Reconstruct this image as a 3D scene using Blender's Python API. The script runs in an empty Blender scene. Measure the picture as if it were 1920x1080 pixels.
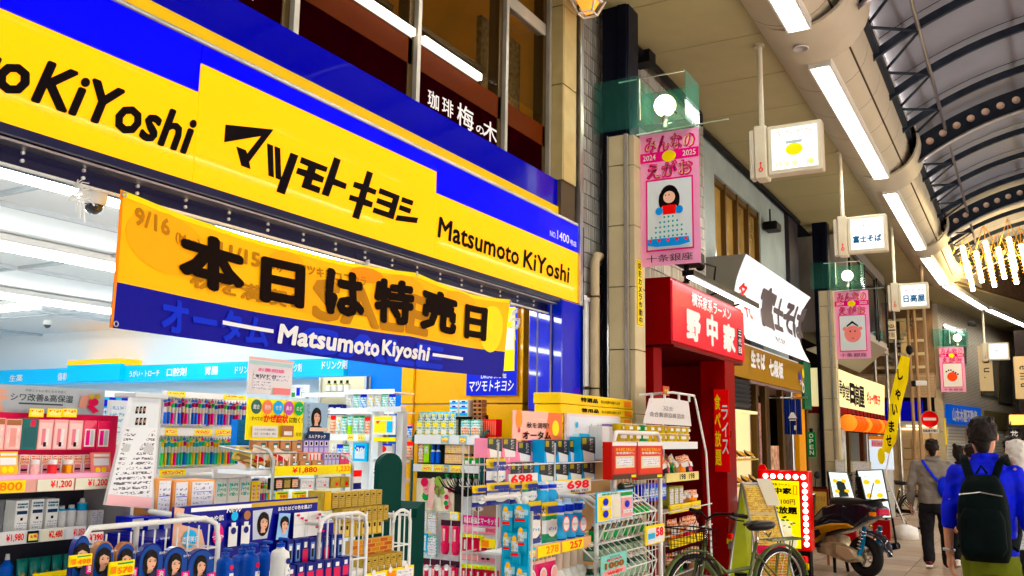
import bpy, math, random
from mathutils import Vector, Matrix
import mathutils.geometry as geo
random.seed(11)
S = bpy.context.scene
COL = S.collection
R = math.radians

# ------------------------------------------------------------------ camera, world, exposure
CZ = 1.62
cam_d = bpy.data.cameras.new('camera'); cam = bpy.data.objects.new('camera', cam_d); COL.objects.link(cam)
_y, _p, _r = R(29.5), R(9.35), R(0.9)
FW = Vector((-math.sin(_y)*math.cos(_p), math.cos(_y)*math.cos(_p), math.sin(_p)))
_rt = Vector((math.cos(_y), math.sin(_y), 0)); _up = _rt.cross(FW)
RT = _rt*math.cos(_r) + _up*math.sin(_r); UP = RT.cross(FW)
CAM = Vector((0, 0, CZ))
cam.matrix_world = Matrix.Translation(CAM) @ Matrix((RT, UP, -FW)).transposed().to_4x4()
cam_d.sensor_width = 36; cam_d.lens = 36*1700/1920; cam_d.clip_end = 300; cam_d.clip_start = 0.05
S.camera = cam
w = bpy.data.worlds.new('World'); S.world = w; w.use_nodes = True
_n = w.node_tree
_sky = _n.nodes.new('ShaderNodeTexSky'); _sky.sky_type = 'NISHITA'; _sky.sun_disc = False
_sky.sun_elevation = R(-4); _sky.sun_rotation = R(250)          # after dusk
_n.links.new(_sky.outputs[0], _n.nodes['Background'].inputs[0])
_n.nodes['Background'].inputs[1].default_value = 0.08
S.view_settings.view_transform = 'Standard'; S.view_settings.look = 'None'
S.view_settings.exposure = 0.85; S.view_settings.gamma = 1
S.cycles.use_denoising = True
S.cycles.max_bounces = 7; S.cycles.diffuse_bounces = 4; S.cycles.glossy_bounces = 3; S.cycles.transmission_bounces = 5
S.cycles.transparent_max_bounces = 8
S.cycles.sample_clamp_indirect = 4.0; S.cycles.caustics_reflective = False; S.cycles.caustics_refractive = False

# ------------------------------------------------------------------ a photo point on a plane of the place
def ray(u, v): return FW + RT*((u-960)/1700) + UP*((540-v)/1700)
def PX(u, v, x): d = ray(u, v); return CAM + d*(x/d.x)
def PY(u, v, y): d = ray(u, v); return CAM + d*(y/d.y)
def PZ(u, v, z): d = ray(u, v); return CAM + d*((z-CZ)/d.z)

# ------------------------------------------------------------------ materials
MC = {}
def vivid(c, k=1.3):
    l = .25*c[0]+.6*c[1]+.15*c[2]
    return tuple(min(1, max(0, l+(x-l)*k)) for x in c)
def mat(name, col, rough=.5, metal=0., emit=0., ecol=None, var=0., vs=6., bump=0., bs=60., trans=0., alpha=1., spec=.13, coat=0., ior=1.45, sub=0.):
    if name in MC: return MC[name]
    col = vivid(col)
    m = bpy.data.materials.new(name); m.use_nodes = True; t = m.node_tree; b = t.nodes['Principled BSDF']
    c = (*col, 1)
    b.inputs['Base Color'].default_value = c; b.inputs['Roughness'].default_value = rough
    b.inputs['Metallic'].default_value = metal; b.inputs['Specular IOR Level'].default_value = spec
    b.inputs['Coat Weight'].default_value = coat; b.inputs['IOR'].default_value = ior
    if trans: b.inputs['Transmission Weight'].default_value = trans
    if alpha < 1: b.inputs['Alpha'].default_value = alpha
    if emit: b.inputs['Emission Color'].default_value = (*(ecol or col), 1); b.inputs['Emission Strength'].default_value = emit
    if var or bump:
        tc = t.nodes.new('ShaderNodeTexCoord')
        if var:
            n = t.nodes.new('ShaderNodeTexNoise'); n.inputs['Scale'].default_value = vs; n.inputs['Detail'].default_value = 5
            t.links.new(tc.outputs['Object'], n.inputs['Vector'])
            mx = t.nodes.new('ShaderNodeMix'); mx.data_type = 'RGBA'
            mx.inputs[6].default_value = (*[x*(1-var) for x in col], 1); mx.inputs[7].default_value = (*[min(1, x*(1+var)) for x in col], 1)
            rmp = t.nodes.new('ShaderNodeMapRange'); rmp.inputs[1].default_value = .3; rmp.inputs[2].default_value = .7
            t.links.new(n.outputs[0], rmp.inputs[0]); t.links.new(rmp.outputs[0], mx.inputs[0]); t.links.new(mx.outputs[2], b.inputs['Base Color'])
            r2 = t.nodes.new('ShaderNodeMapRange'); r2.inputs[3].default_value = max(.02, rough-.12); r2.inputs[4].default_value = min(1, rough+.15)
            t.links.new(n.outputs[0], r2.inputs[0]); t.links.new(r2.outputs[0], b.inputs['Roughness'])
        if bump:
            n2 = t.nodes.new('ShaderNodeTexNoise'); n2.inputs['Scale'].default_value = bs; n2.inputs['Detail'].default_value = 4
            t.links.new(tc.outputs['Object'], n2.inputs['Vector'])
            bp = t.nodes.new('ShaderNodeBump'); bp.inputs['Strength'].default_value = bump; bp.inputs['Distance'].default_value = .01
            t.links.new(n2.outputs[0], bp.inputs['Height']); t.links.new(bp.outputs[0], b.inputs['Normal'])
    MC[name] = m; return m
def prt(name, base, ink, cols=14, rows=7, dens=.5, rough=.4, emit=0., blot=None):
    """small print: lines of broken marks, in the object's own x and z"""
    if name in MC: return MC[name]
    base, ink = vivid(base), vivid(ink); blot = vivid(blot) if blot else None
    m = bpy.data.materials.new(name); m.use_nodes = True; t = m.node_tree; b = t.nodes['Principled BSDF']; b.inputs['Specular IOR Level'].default_value = .2; L = t.links.new
    N = lambda k: t.nodes.new(k)
    tc = N('ShaderNodeTexCoord'); sp = N('ShaderNodeSeparateXYZ'); L(tc.outputs['Object'], sp.inputs[0])
    def mth(op, a, bb=None):
        q = N('ShaderNodeMath'); q.operation = op
        for i, x in enumerate((a, bb)):
            if x is None: continue
            if isinstance(x, (int, float)): q.inputs[i].default_value = x
            else: L(x, q.inputs[i])
        return q.outputs[0]
    zr = mth('MULTIPLY', sp.outputs[2], rows); fz = mth('FRACT', zr); ln = mth('GREATER_THAN', fz, .45)
    cb = N('ShaderNodeCombineXYZ'); hx = mth('ADD', sp.outputs[0], sp.outputs[1]); L(mth('MULTIPLY', hx, cols), cb.inputs[0]); L(mth('MULTIPLY', mth('FLOOR', zr), 3.7), cb.inputs[1]); L(mth('MULTIPLY', sp.outputs[2], rows*2.2), cb.inputs[2])
    nz = N('ShaderNodeTexNoise'); nz.inputs['Scale'].default_value = 1.6; nz.inputs['Detail'].default_value = 1.5; L(cb.outputs[0], nz.inputs['Vector'])
    k = mth('MULTIPLY', ln, mth('GREATER_THAN', nz.outputs[0], 1-dens))
    mx = N('ShaderNodeMix'); mx.data_type = 'RGBA'; mx.inputs[7].default_value = (*ink, 1); L(k, mx.inputs[0])
    if blot:
        n3 = N('ShaderNodeTexNoise'); n3.inputs['Scale'].default_value = 1.2; c3 = N('ShaderNodeCombineXYZ')
        L(mth('MULTIPLY', hx, cols*.35), c3.inputs[0]); L(mth('MULTIPLY', sp.outputs[2], rows*.5), c3.inputs[1]); L(c3.outputs[0], n3.inputs['Vector'])
        m3 = N('ShaderNodeMix'); m3.data_type = 'RGBA'; m3.inputs[6].default_value = (*base, 1); m3.inputs[7].default_value = (*blot, 1)
        L(mth('GREATER_THAN', n3.outputs[0], .52), m3.inputs[0]); L(m3.outputs[2], mx.inputs[6])
    else: mx.inputs[6].default_value = (*base, 1)
    L(mx.outputs[2], b.inputs['Base Color']); b.inputs['Roughness'].default_value = rough
    if emit: L(mx.outputs[2], b.inputs['Emission Color']); b.inputs['Emission Strength'].default_value = emit
    MC[name] = m; return m

# ------------------------------------------------------------------ text meshes (built-in font)
TC = {}
def tmesh(s, bold=0.0, res=2):
    """text outline in a unit box; bold letters are built of thin stacked copies (third value: layer)"""
    k = (s, bold, res)
    if k not in TC:
        c = bpy.data.curves.new('t', 'FONT'); c.body = s; c.offset = 0; c.resolution_u = res; c.fill_mode = 'FRONT'; c.space_line = .95
        if bold > .03: c.space_character = 1+bold*.6
        o = bpy.data.objects.new('t', c); me = bpy.data.meshes.new_from_object(o)
        v0 = [(v.co.x, v.co.y) for v in me.vertices]; f0 = [tuple(p.vertices) for p in me.polygons]
        bpy.data.objects.remove(o); bpy.data.curves.remove(c); bpy.data.meshes.remove(me)
        vs = []; fs = []
        e = bold*.8
        offs = [(0, 0)]
        if e > .003: offs = [(e*math.cos(t*math.pi/3), e*math.sin(t*math.pi/3)) for t in range(6)]
        if e > .03: offs = [(e*math.cos(t*math.pi/6), e*math.sin(t*math.pi/6)) for t in range(12)]+[(e*.5*math.cos(t*math.pi/2+.4), e*.5*math.sin(t*math.pi/2+.4)) for t in range(4)]
        for li, (dx, dy) in enumerate(offs):
            n = len(vs); vs += [(x+dx, y+dy, li) for x, y in v0]; fs += [tuple(i+n for i in f) for f in f0]
        if vs:
            x0 = min(v[0] for v in vs); x1 = max(v[0] for v in vs); y0 = min(v[1] for v in vs); y1 = max(v[1] for v in vs)
            vs = [((a-x0)/max(1e-6, x1-x0), (b-y0)/max(1e-6, y1-y0), l) for a, b, l in vs]
        TC[k] = (vs, fs)
    return TC[k]

# ------------------------------------------------------------------ mesh builder
class MB:
    def __init__(s, M=None): s.v = []; s.f = []; s.m = []; s.sm = []; s.mats = []; s.M = M
    def add(s, vs, fs, m, smooth=False):
        o = len(s.v)
        if s.M is not None: vs = [s.M @ Vector(q) for q in vs]
        s.v += [tuple(q) for q in vs]
        if m not in s.mats: s.mats.append(m)
        k = s.mats.index(m)
        for f in fs: s.f.append(tuple(i+o for i in f)); s.m.append(k); s.sm.append(smooth)
        return s
    def box(s, x0, x1, y0, y1, z0, z1, m):
        if x0 > x1: x0, x1 = x1, x0
        if y0 > y1: y0, y1 = y1, y0
        if z0 > z1: z0, z1 = z1, z0
        v = [(x, y, z) for z in (z0, z1) for y in (y0, y1) for x in (x0, x1)]
        return s.add(v, [(0, 2, 3, 1), (4, 5, 7, 6), (0, 1, 5, 4), (1, 3, 7, 5), (3, 2, 6, 7), (2, 0, 4, 6)], m)
    def bbox(s, x0, x1, y0, y1, z0, z1, m, b=.004):
        """box with chamfered edges"""
        if x0 > x1: x0, x1 = x1, x0
        if y0 > y1: y0, y1 = y1, y0
        if z0 > z1: z0, z1 = z1, z0
        X, Y, Z = (x0, x1), (y0, y1), (z0, z1); v = []; ix = {}
        for i in (0, 1):
            for j in (0, 1):
                for k in (0, 1):
                    sx, sy, sz = (b if i == 0 else -b), (b if j == 0 else -b), (b if k == 0 else -b)
                    for a, p in enumerate(((X[i], Y[j]+sy, Z[k]+sz), (X[i]+sx, Y[j], Z[k]+sz), (X[i]+sx, Y[j]+sy, Z[k]))):
                        ix[(i, j, k, a)] = len(v); v.append(p)
        f = []
        for i in (0, 1): q = [ix[(i, 0, 0, 0)], ix[(i, 1, 0, 0)], ix[(i, 1, 1, 0)], ix[(i, 0, 1, 0)]]; f.append(q if i else q[::-1])
        for j in (0, 1): q = [ix[(0, j, 0, 1)], ix[(1, j, 0, 1)], ix[(1, j, 1, 1)], ix[(0, j, 1, 1)]]; f.append(q[::-1] if j else q)
        for k in (0, 1): q = [ix[(0, 0, k, 2)], ix[(1, 0, k, 2)], ix[(1, 1, k, 2)], ix[(0, 1, k, 2)]]; f.append(q if k else q[::-1])
        for j in (0, 1):
            for k in (0, 1): f.append((ix[(0, j, k, 1)], ix[(1, j, k, 1)], ix[(1, j, k, 2)], ix[(0, j, k, 2)]))
        for i in (0, 1):
            for k in (0, 1): f.append((ix[(i, 0, k, 0)], ix[(i, 1, k, 0)], ix[(i, 1, k, 2)], ix[(i, 0, k, 2)]))
        for i in (0, 1):
            for j in (0, 1): f.append((ix[(i, j, 0, 0)], ix[(i, j, 1, 0)], ix[(i, j, 1, 1)], ix[(i, j, 0, 1)]))
        for i in (0, 1):
            for j in (0, 1):
                for k in (0, 1): f.append((ix[(i, j, k, 0)], ix[(i, j, k, 1)], ix[(i, j, k, 2)]))
        return s.add(v, f, m)
    def quad(s, a, b, c, d, m): return s.add([a, b, c, d], [(0, 1, 2, 3)], m)
    def slab(s, pts, off, m):
        """polygon given by 3-D points, thickened by vector off"""
        n = len(pts); P = [Vector(p) for p in pts]; Q = [p+Vector(off) for p in P]
        tri = geo.tessellate_polygon([P]); f = [tuple(t) for t in tri] + [tuple(i+n for i in t[::-1]) for t in tri]
        f += [(i, (i+1) % n, (i+1) % n+n, i+n) for i in range(n)]
        return s.add(P+Q, f, m)
    def tube(s, pts, r, m, n=8, cap=True, closed=False, flat=1.):
        P = [Vector(p) for p in pts]; k = len(P); rr = r if isinstance(r, (list, tuple)) else [r]*k; v = []; up = None
        for i in range(k):
            if closed: d = P[(i+1) % k]-P[i-1]
            else: d = (P[min(i+1, k-1)]-P[max(i-1, 0)])
            d.normalize()
            if up is None: up = Vector((0, 0, 1)) if abs(d.z) < .9 else Vector((1, 0, 0))
            a = (up - d*up.dot(d))
            if a.length < 1e-4: a = d.orthogonal()
            a.normalize(); up = a; b = d.cross(a)
            for j in range(n): t = 2*math.pi*j/n; v.append(P[i]+(a*math.cos(t)*flat+b*math.sin(t))*rr[i])
        f = []
        for i in range(k if closed else k-1):
            i2 = (i+1) % k
            for j in range(n): j2 = (j+1) % n; f.append((i*n+j, i2*n+j, i2*n+j2, i*n+j2))
        if cap and not closed: f.append(tuple(range(n))[::-1]); f.append(tuple((k-1)*n+j for j in range(n)))
        return s.add(v, f, m, n > 5)
    def cyl(s, p0, p1, r, m, n=12, r1=None): return s.tube([p0, p1], [r, r if r1 is None else r1], m, n)
    def sph(s, c, r, m, n=12, k=8, sc=(1, 1, 1)):
        v = []; f = []
        for i in range(k+1):
            a = math.pi*i/k
            for j in range(n): t = 2*math.pi*j/n; v.append((c[0]+r*sc[0]*math.sin(a)*math.cos(t), c[1]+r*sc[1]*math.sin(a)*math.sin(t), c[2]+r*sc[2]*math.cos(a)))
        for i in range(k):
            for j in range(n): j2 = (j+1) % n; f.append((i*n+j, (i+1)*n+j, (i+1)*n+j2, i*n+j2))
        return s.add(v, f, m, True)
    def torus(s, c, ax, Rr, r, m, n=28, k=8, sq=1.):
        ax = Vector(ax).normalized(); a = ax.orthogonal().normalized(); b = ax.cross(a); v = []; f = []
        for i in range(n):
            t = 2*math.pi*i/n; d = a*math.cos(t)+b*math.sin(t)
            for j in range(k): q = 2*math.pi*j/k; v.append(Vector(c)+d*(Rr+r*math.cos(q))+ax*r*sq*math.sin(q))
        for i in range(n):
            i2 = (i+1) % n
            for j in range(k): j2 = (j+1) % k; f.append((i*k+j, i2*k+j, i2*k+j2, i*k+j2))
        return s.add(v, f, m, True)
    def lathe(s, prof, c, m, n=14, sy=1., cut=None):
        """prof [(r,z)], cut [(z, material)]: material by height"""
        k = len(prof); v = []
        for r_, z in prof:
            for j in range(n): t = 2*math.pi*(j+.5)/n; v.append((c[0]+r_*math.cos(t), c[1]+r_*sy*math.sin(t), c[2]+z))
        for i in range(k-1):
            mm = m
            if cut:
                zc = (prof[i][1]+prof[i+1][1])/2
                for z, q in cut:
                    if zc >= z: mm = q
            o = [v[i*n+j] for j in range(n)]+[v[(i+1)*n+j] for j in range(n)]
            s.add(o, [(j, (j+1) % n, (j+1) % n+n, j+n) for j in range(n)], mm, True)
        s.add(v[:n], [tuple(range(n))[::-1]], m); s.add(v[-n:], [tuple(range(n))], s.mats[s.m[-2]] if len(s.m) > 1 else m)
        return s
    def loft(s, rings, m, n=16, p=2.0, cap=True):
        """rings [(cx,cy,cz,rx,ry)] stacked along z, superellipse power p"""
        v = []; f = []; k = len(rings)
        for cx, cy, cz, rx, ry in rings:
            for j in range(n):
                t = 2*math.pi*j/n; c_, s_ = math.cos(t), math.sin(t)
                v.append((cx+rx*math.copysign(abs(c_)**(2/p), c_), cy+ry*math.copysign(abs(s_)**(2/p), s_), cz))
        for i in range(k-1):
            for j in range(n): j2 = (j+1) % n; f.append((i*n+j, i*n+j2, (i+1)*n+j2, (i+1)*n+j))
        if cap: f.append(tuple(range(n))[::-1]); f.append(tuple((k-1)*n+j for j in range(n)))
        return s.add(v, f, m, True)
    def text(s, t, o, ex, ez, m, bold=0., shear=0., nrm=None, lift=.002, thick=0., res=2):
        """text fitted to the parallelogram o + a*ex + b*ez"""
        vs, fs = tmesh(t, bold, res); o, ex, ez = Vector(o), Vector(ex), Vector(ez)
        nv = nrm if nrm is not None else ex.cross(ez).normalized()
        P = [o+ex*(a+shear*(b-.5)*ez.length/ex.length)+ez*b+nv*(lift+l*.00012) for a, b, l in vs]
        s.add(P, fs, m)
        if thick: pass
        return s
    def mesh(s, name):
        me = bpy.data.meshes.new(name); me.from_pydata(s.v, [], s.f)
        for q in s.mats: me.materials.append(q)
        me.polygons.foreach_set('material_index', s.m); me.polygons.foreach_set('use_smooth', s.sm); me.update(); return me
    def build(s, name, parent=None, world=False, base=None, smooth_all=False):
        if world and parent is not None: inv = parent.matrix_basis.inverted(); s.v = [tuple(inv @ Vector(q)) for q in s.v]
        if base is not None: b = Vector(base); s.v = [tuple(Vector(q)-b) for q in s.v]
        o = bpy.data.objects.new(name, s.mesh(name)); COL.objects.link(o)
        if parent is not None: o.parent = parent
        if base is not None: o.location = base
        return o
def tag(o, label=None, cat=None, group=None, kind=None):
    if label: o['label'] = label
    if cat: o['category'] = cat
    if group: o['group'] = group
    if kind: o['kind'] = kind
    return o
def thing(name, label, cat, loc=(0, 0, 0), rz=0, group=None):
    o = bpy.data.objects.new(name, None); COL.objects.link(o); o.location = loc; o.rotation_euler = (0, 0, rz); o.empty_display_size = .1
    o.matrix_basis = Matrix.Translation(Vector(loc)) @ Matrix.Rotation(rz, 4, 'Z')
    return tag(o, label, cat, group)
def dup(o, parent=None, kids=None):
    c = o.copy(); COL.objects.link(c); c.parent = parent
    for ch in [q for q in ALLKIDS(o)]: dup(ch, c)
    return c
def ALLKIDS(o): return list(o.children)
def struct(name, mb, parent=None, label=None):
    o = mb.build(name, parent, world=parent is not None)
    if parent is None: tag(o, label, None, None, 'structure')
    elif label: o['label'] = label
    return o

class Board:
    """an upright board: origin bottom-left, x to the right, z up, front towards -y; w,h in metres"""
    def __init__(s, P0, P1, h, th=.01, lean=0.):
        P0, P1 = Vector(P0), Vector(P1); z = P0.z; d = P1-P0; d.z = 0; s.w = d.length; s.h = h; s.P0 = Vector((P0.x, P0.y, z)); s.rz = math.atan2(d.y, d.x); s.th = th; s.lean = lean; s.mb = MB()
        s.k = 0
    @staticmethod
    def px(pl, val, u0, v0, u1, v1, vt, th=.01, lean=0.):
        f = {'x': PX, 'y': PY}[pl]; a, b = f(u0, v0, val), f(u1, v1, val); z = (a.z+b.z)/2
        t = f((u0+u1)/2, vt, val).z; a.z = b.z = z
        return Board(a, b, t-z, th, lean)
    def base(s, m, edge=None):
        s.mb.box(0, s.w, 0.0, s.th, 0, s.h, edge or m); s.rect(0, 0, 1, 1, m); return s
    def rect(s, x0, z0, x1, z1, m, lift=None):
        s.k += 1; y = -(lift if lift is not None else .0012*s.k)
        W, H = s.w, s.h; s.mb.quad((x0*W, y, z0*H), (x1*W, y, z0*H), (x1*W, y, z1*H), (x0*W, y, z1*H), m); return s
    def poly(s, pts, m):
        s.k += 1; y = -.0012*s.k; P = [Vector((a*s.w, y, b*s.h)) for a, b in pts]
        tri = geo.tessellate_polygon([P]); s.mb.add(P, [tuple(t)[::-1] for t in tri], m); return s
    def disc(s, cx, cz, r, m, n=18, sx=1., sz=1.):
        """r in metres"""
        s.k += 1; y = -.0012*s.k
        s.mb.add([(cx*s.w+r*sx*math.cos(2*math.pi*i/n), y, cz*s.h+r*sz*math.sin(2*math.pi*i/n)) for i in range(n)], [tuple(range(n))], m); return s
    def text(s, t, x0, z0, x1, z1, m, bold=.02, shear=0., mirror=False):
        s.k += 1; W, H = s.w, s.h
        a, b = (x1, x0) if mirror else (x0, x1)
        s.mb.text(t, (a*W, -.0012*s.k, z0*H), ((b-a)*W, 0, 0), (0, 0, (z1-z0)*H), m, bold, shear, nrm=Vector((0, -1, 0)), lift=0); return s
    def vtext(s, t, x0, z0, x1, z1, m, bold=.02):
        n = len(t); dz = (z1-z0)/n
        for i, c in enumerate(t):
            if c == ' ': continue
            zt = z1-(i+1)*dz
            if c == 'ー': s.rect(x0+(x1-x0)*.44, zt+dz*.1, x0+(x1-x0)*.58, zt+dz*.9, m)
            else: s.text(c, x0, zt+dz*.07, x1, zt+dz*.93, m, bold)
        return s
    def mtx(s): return Matrix.Translation(s.P0) @ Matrix.Rotation(s.rz, 4, 'Z') @ Matrix.Rotation(-s.lean, 4, 'X')
    def done(s, name, label=None, cat=None, group=None, parent=None):
        o = bpy.data.objects.new(name, s.mb.mesh(name)); COL.objects.link(o)
        if parent is not None: o.parent = parent; o.matrix_basis = parent.matrix_basis.inverted() @ s.mtx()
        else: o.matrix_basis = s.mtx(); tag(o, label, cat, group)
        if parent is not None and label: o['label'] = label
        return o

# ------------------------------------------------------------------ palette
WHT = mat('white_paint', (.8, .8, .78), .45, var=.04); BLK = mat('black_plastic', (.006, .006, .007), .45, spec=.1)
INK = mat('black_ink', (.005, .003, .004), .6, spec=.03); WINK = mat('white_ink', (.85, .85, .85), .5)
RINK = mat('red_ink', (.75, .01, .02), .45); BINK = mat('blue_ink', (.0, .03, .5), .4); YINK = mat('yellow_ink', (.95, .75, .02), .45)
PINK = mat('pink_ink', (.85, .12, .35), .45); OINK = mat('orange_ink', (.9, .28, .03), .45); GINK = mat('green_ink', (.02, .3, .1), .45)
SKIN = mat('skin', (.52, .29, .2), .5, var=.08, vs=8); HAIR = mat('black_hair', (.012, .009, .008), .5, bump=.6, bs=90, var=.3, vs=30)
CHROME = mat('chrome', (.75, .75, .75), .15, 1.); STEEL = mat('brushed_steel', (.5, .5, .5), .35, 1., var=.1)
WIRE = mat('white_coated_wire', (.78, .78, .76), .35); DARK = mat('dark_void', (.01, .01, .012), .8)
PAP = mat('paper_white', (.82, .82, .82), .6)
# ================================================================== ground, roof and lamps of the arcade
CREAM = mat('cream_enamel', (.36, .32, .2), .45, var=.06, vs=3); DUCTM = mat('duct_cream', (.54, .5, .41), .4, var=.05, vs=3)
SEAM = mat('dark_seam', (.08, .06, .04), .8); ROOFST = mat('roof_steel_blue', (.025, .032, .045), .5, .1, var=.25)
ROOFSK = mat('roof_sheet', (.24, .25, .29), .5, var=.12, vs=1.2, bump=.1, bs=5)
TUBE = mat('fluorescent_tube', (1, 1, 1), .5, emit=24, ecol=(1, .97, .88)); TRAY = mat('lamp_tray', (.8, .8, .76), .3)
NAVY = mat('navy_steel', (.004, .005, .013), .35, 0, var=.15); BEIGE = mat('beige_cladding', (.56, .49, .34), .4, var=.07, vs=4, bump=.05)

g = MB(); gm = mat('paving_bed', (.14, .11, .09), .8, var=.3); g.quad((-40, -6, 0), (12, -6, 0), (12, 90, 0), (-40, 90, 0), gm)
floor = struct('street_floor', g)
TL = [mat('paving_stone_%d' % i, c, .38, var=.22, vs=5, bump=.12, bs=70) for i, c in enumerate([(.34, .27, .21), (.4, .32, .25), (.3, .235, .19), (.37, .31, .26)])]
tiles = [MB().bbox(-.296, .296, -.296, .296, 0, .012, t, .003).mesh('paving_tile') for t in TL]
tiles2 = [MB().bbox(-.296, .296, -.296, .296, 0, .012, t, .003).mesh('paving_tile') for t in TL]
nt = 0; far = MB()
for j in range(70):
    for i in range(-7, 9):
        x = i*.6+.05; y = 3+j*.6
        if 8.2 < y < 19.9 and x < 1.0 and x > -3.6 or (y <= 8.2 and y > 6.2 and -3.2 < x < -.8):
            o = bpy.data.objects.new('paving_tile', random.choice(tiles)); COL.objects.link(o); o.parent = floor
            o.location = (x, y, .001+random.uniform(0, .002)); o.rotation_euler = (0, 0, random.choice((0, 1, 2, 3))*math.pi/2); nt += 1
        elif y < 44: far.bbox(x-.296, x+.296, y-.296, y+.296, .001, .013, random.choice(TL), .003)
o = far.build('far_paving', floor); tag(o, 'beige stone paving further along the arcade', kind='stuff')

# flat cream ceiling along the left side, in panels
DIRB = Vector((.33, .94, 0)).normalized()      # the street bends right beyond y=27
mb = MB(); mb.box(-3.9, -1.5, -9, 27.5, 6.13, 6.2, SEAM)
mb.slab([(-4.2, 27.5, 6.03), (-1.5, 27.5, 6.03), (7.0, 52, 6.03), (-1.5, 52, 6.03)], (0, 0, .07), SEAM)
ceil = struct('arcade_ceiling', mb)
pm = MB().bbox(-3.88, -1.55, 0, 1.185, 6.1, 6.128, CREAM, .004).mesh('ceiling_panel')
for k in range(21):
    o = bpy.data.objects.new('ceiling_panel', pm); COL.objects.link(o); o.parent = ceil; o.location = (0, 2.4+k*1.2, 0)
for k in range(18):
    y0 = 27.6+k*1.2; t = y0-27.5; m_ = MB()
    m_.slab([(-4.2+.11*t, y0, 6.0), (-1.5+.347*t, y0, 6.0), (-1.5+.347*(t+1.18), y0+1.18, 6.0), (-4.2+.11*(t+1.18), y0+1.18, 6.0)], (0, 0, .028), CREAM)
    m_.build('ceiling_panel', ceil)

# round service duct with its lamps
DC = [Vector((-1.92, 4, 6.45)), Vector((-1.92, 26.8, 6.45)), Vector((-1.2, 32.3, 6.45)), Vector((.25, 38.8, 6.45)), Vector((3.5, 48, 6.45))]
ductT = thing('service_duct', 'long round cream service duct carrying the strip lights under the arcade roof', 'duct', (-1.93, 4, 6.2))
def arc_shell(mb, c0, c1, rr, m, a0=0, a1=360, n=28, th=.0):
    d = (c1-c0).normalized(); sx = d.cross(Vector((0, 0, 1))).normalized()
    v = []; k = n+1
    for c in (c0, c1):
        for i in range(k):
            a = R(a0+(a1-a0)*i/n); v.append(c+sx*rr*math.cos(a)+Vector((0, 0, 1))*rr*math.sin(a))
    mb.add(v, [(i, i+1, i+1+k, i+k) for i in range(n)], m, True)
for si in range(4):
    a, b = DC[si], DC[si+1]; L = (b-a).length; n = max(1, round(L/1.03)); d = (b-a).normalized()
    for k in range(n):
        q = MB(); p0 = a+d*(L*k/n+.006); p1 = a+d*(L*(k+1)/n-.006)
        arc_shell(q, p0, p1, .515, DUCTM)
        q.build('duct_panel', ductT, world=True)
q = MB()
for si in range(4): arc_shell(q, DC[si], DC[si+1], .506, SEAM)
q.build('duct_core', ductT, world=True)
for (yc) in (9.75, 15.9, 22.15):
    q = MB(); c = Vector((-1.84, yc, 6.51))
    arc_shell(q, c-Vector((0, .48, 0)), c+Vector((0, .5, 0)), .61, DUCTM); arc_shell(q, c-Vector((0, .48, 0)), c+Vector((0, .5, 0)), .58, DUCTM)
    for s_ in (-.48, .5):
        v = []; nn = 32
        for rr in (.58, .61):
            for i in range(nn): a = 2*math.pi*i/nn; v.append(c+Vector((rr*math.cos(a), s_, rr*math.sin(a))))
        q.add(v, [(i, (i+1) % nn, (i+1) % nn+nn, i+nn) for i in range(nn)], DUCTM)
    q.build('duct_collar', ductT, world=True)
q = MB(); c = Vector((.55, 39.6, 6.5)); dd = (DC[4]-DC[3]).normalized(); arc_shell(q, c-dd*.5, c+dd*.5, .6, DUCTM); q.build('duct_collar', ductT, world=True)
q = MB(); q.cyl((-1.9, 9.72, 5.92), (-1.9, 9.72, 5.875), .075, mat('speaker_grille', (.4, .38, .38), .5), 20); q.torus((-1.9, 9.72, 5.885), (0, 0, 1), .075, .008, TRAY)
q.build('ceiling_speaker', ductT, world=True)
def strip(a, b, label):
    a, b = Vector(a), Vector(b); L = (b-a).length; rz = math.atan2((b-a).y, (b-a).x)
    t = thing('strip_light', label, 'strip light', a, rz, 'fluorescent strip lights under the duct')
    q = MB(); q.box(0, L, -.125, -.105, -.03, .1, TRAY); q.box(0, L, .105, .125, -.03, .1, TRAY); q.box(0, .02, -.105, .105, -.03, .1, TRAY); q.box(L-.02, L, -.105, .105, -.03, .1, TRAY)
    q.box(.02, L-.02, -.105, .105, .04, .1, TRAY); q.build('lamp_housing', t)
    q = MB(); n = max(1, round(L/2.5))
    for k in range(n): q.box(.08+k*L/n, (k+1)*L/n-.05, -.05, .05, .0, .035, TUBE)
    q.build('tube', t)
strip((-1.815, 4.2, 5.9), (-1.815, 9.25, 5.9), 'strip light nearest the camera, cut by the top edge of the picture')
strip((-1.815, 10.3, 5.9), (-1.815, 15.4, 5.9), 'longest looking strip light, between the first and second duct collars')
strip((-1.815, 16.4, 5.9), (-1.815, 21.65, 5.9), 'strip light between the second and third duct collars')
strip((-1.815, 22.7, 5.9), (-1.715, 26.8, 5.9), 'short strip light just before the bend of the duct')
strip((-1.685, 27.1, 5.9), (-.96, 32.3, 5.9), 'strip light on the duct just after the bend')
strip((-.86, 32.5, 5.9), (.35, 38.4, 5.9), 'strip light furthest along the duct at the right edge')
strip((-1.815, -8, 5.9), (-1.815, 2.8, 5.9), 'strip light under the duct behind the camera')
strip((4.2, -8, 5.9), (4.2, 2.8, 5.9), 'strip light under the opposite duct behind the camera')
strip((4.2, 4.2, 5.9), (4.2, 14.4, 5.9), 'strip light under the opposite duct, near part')
strip((4.2, 16.4, 5.9), (4.2, 26.4, 5.9), 'strip light under the opposite duct, far part')
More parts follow.
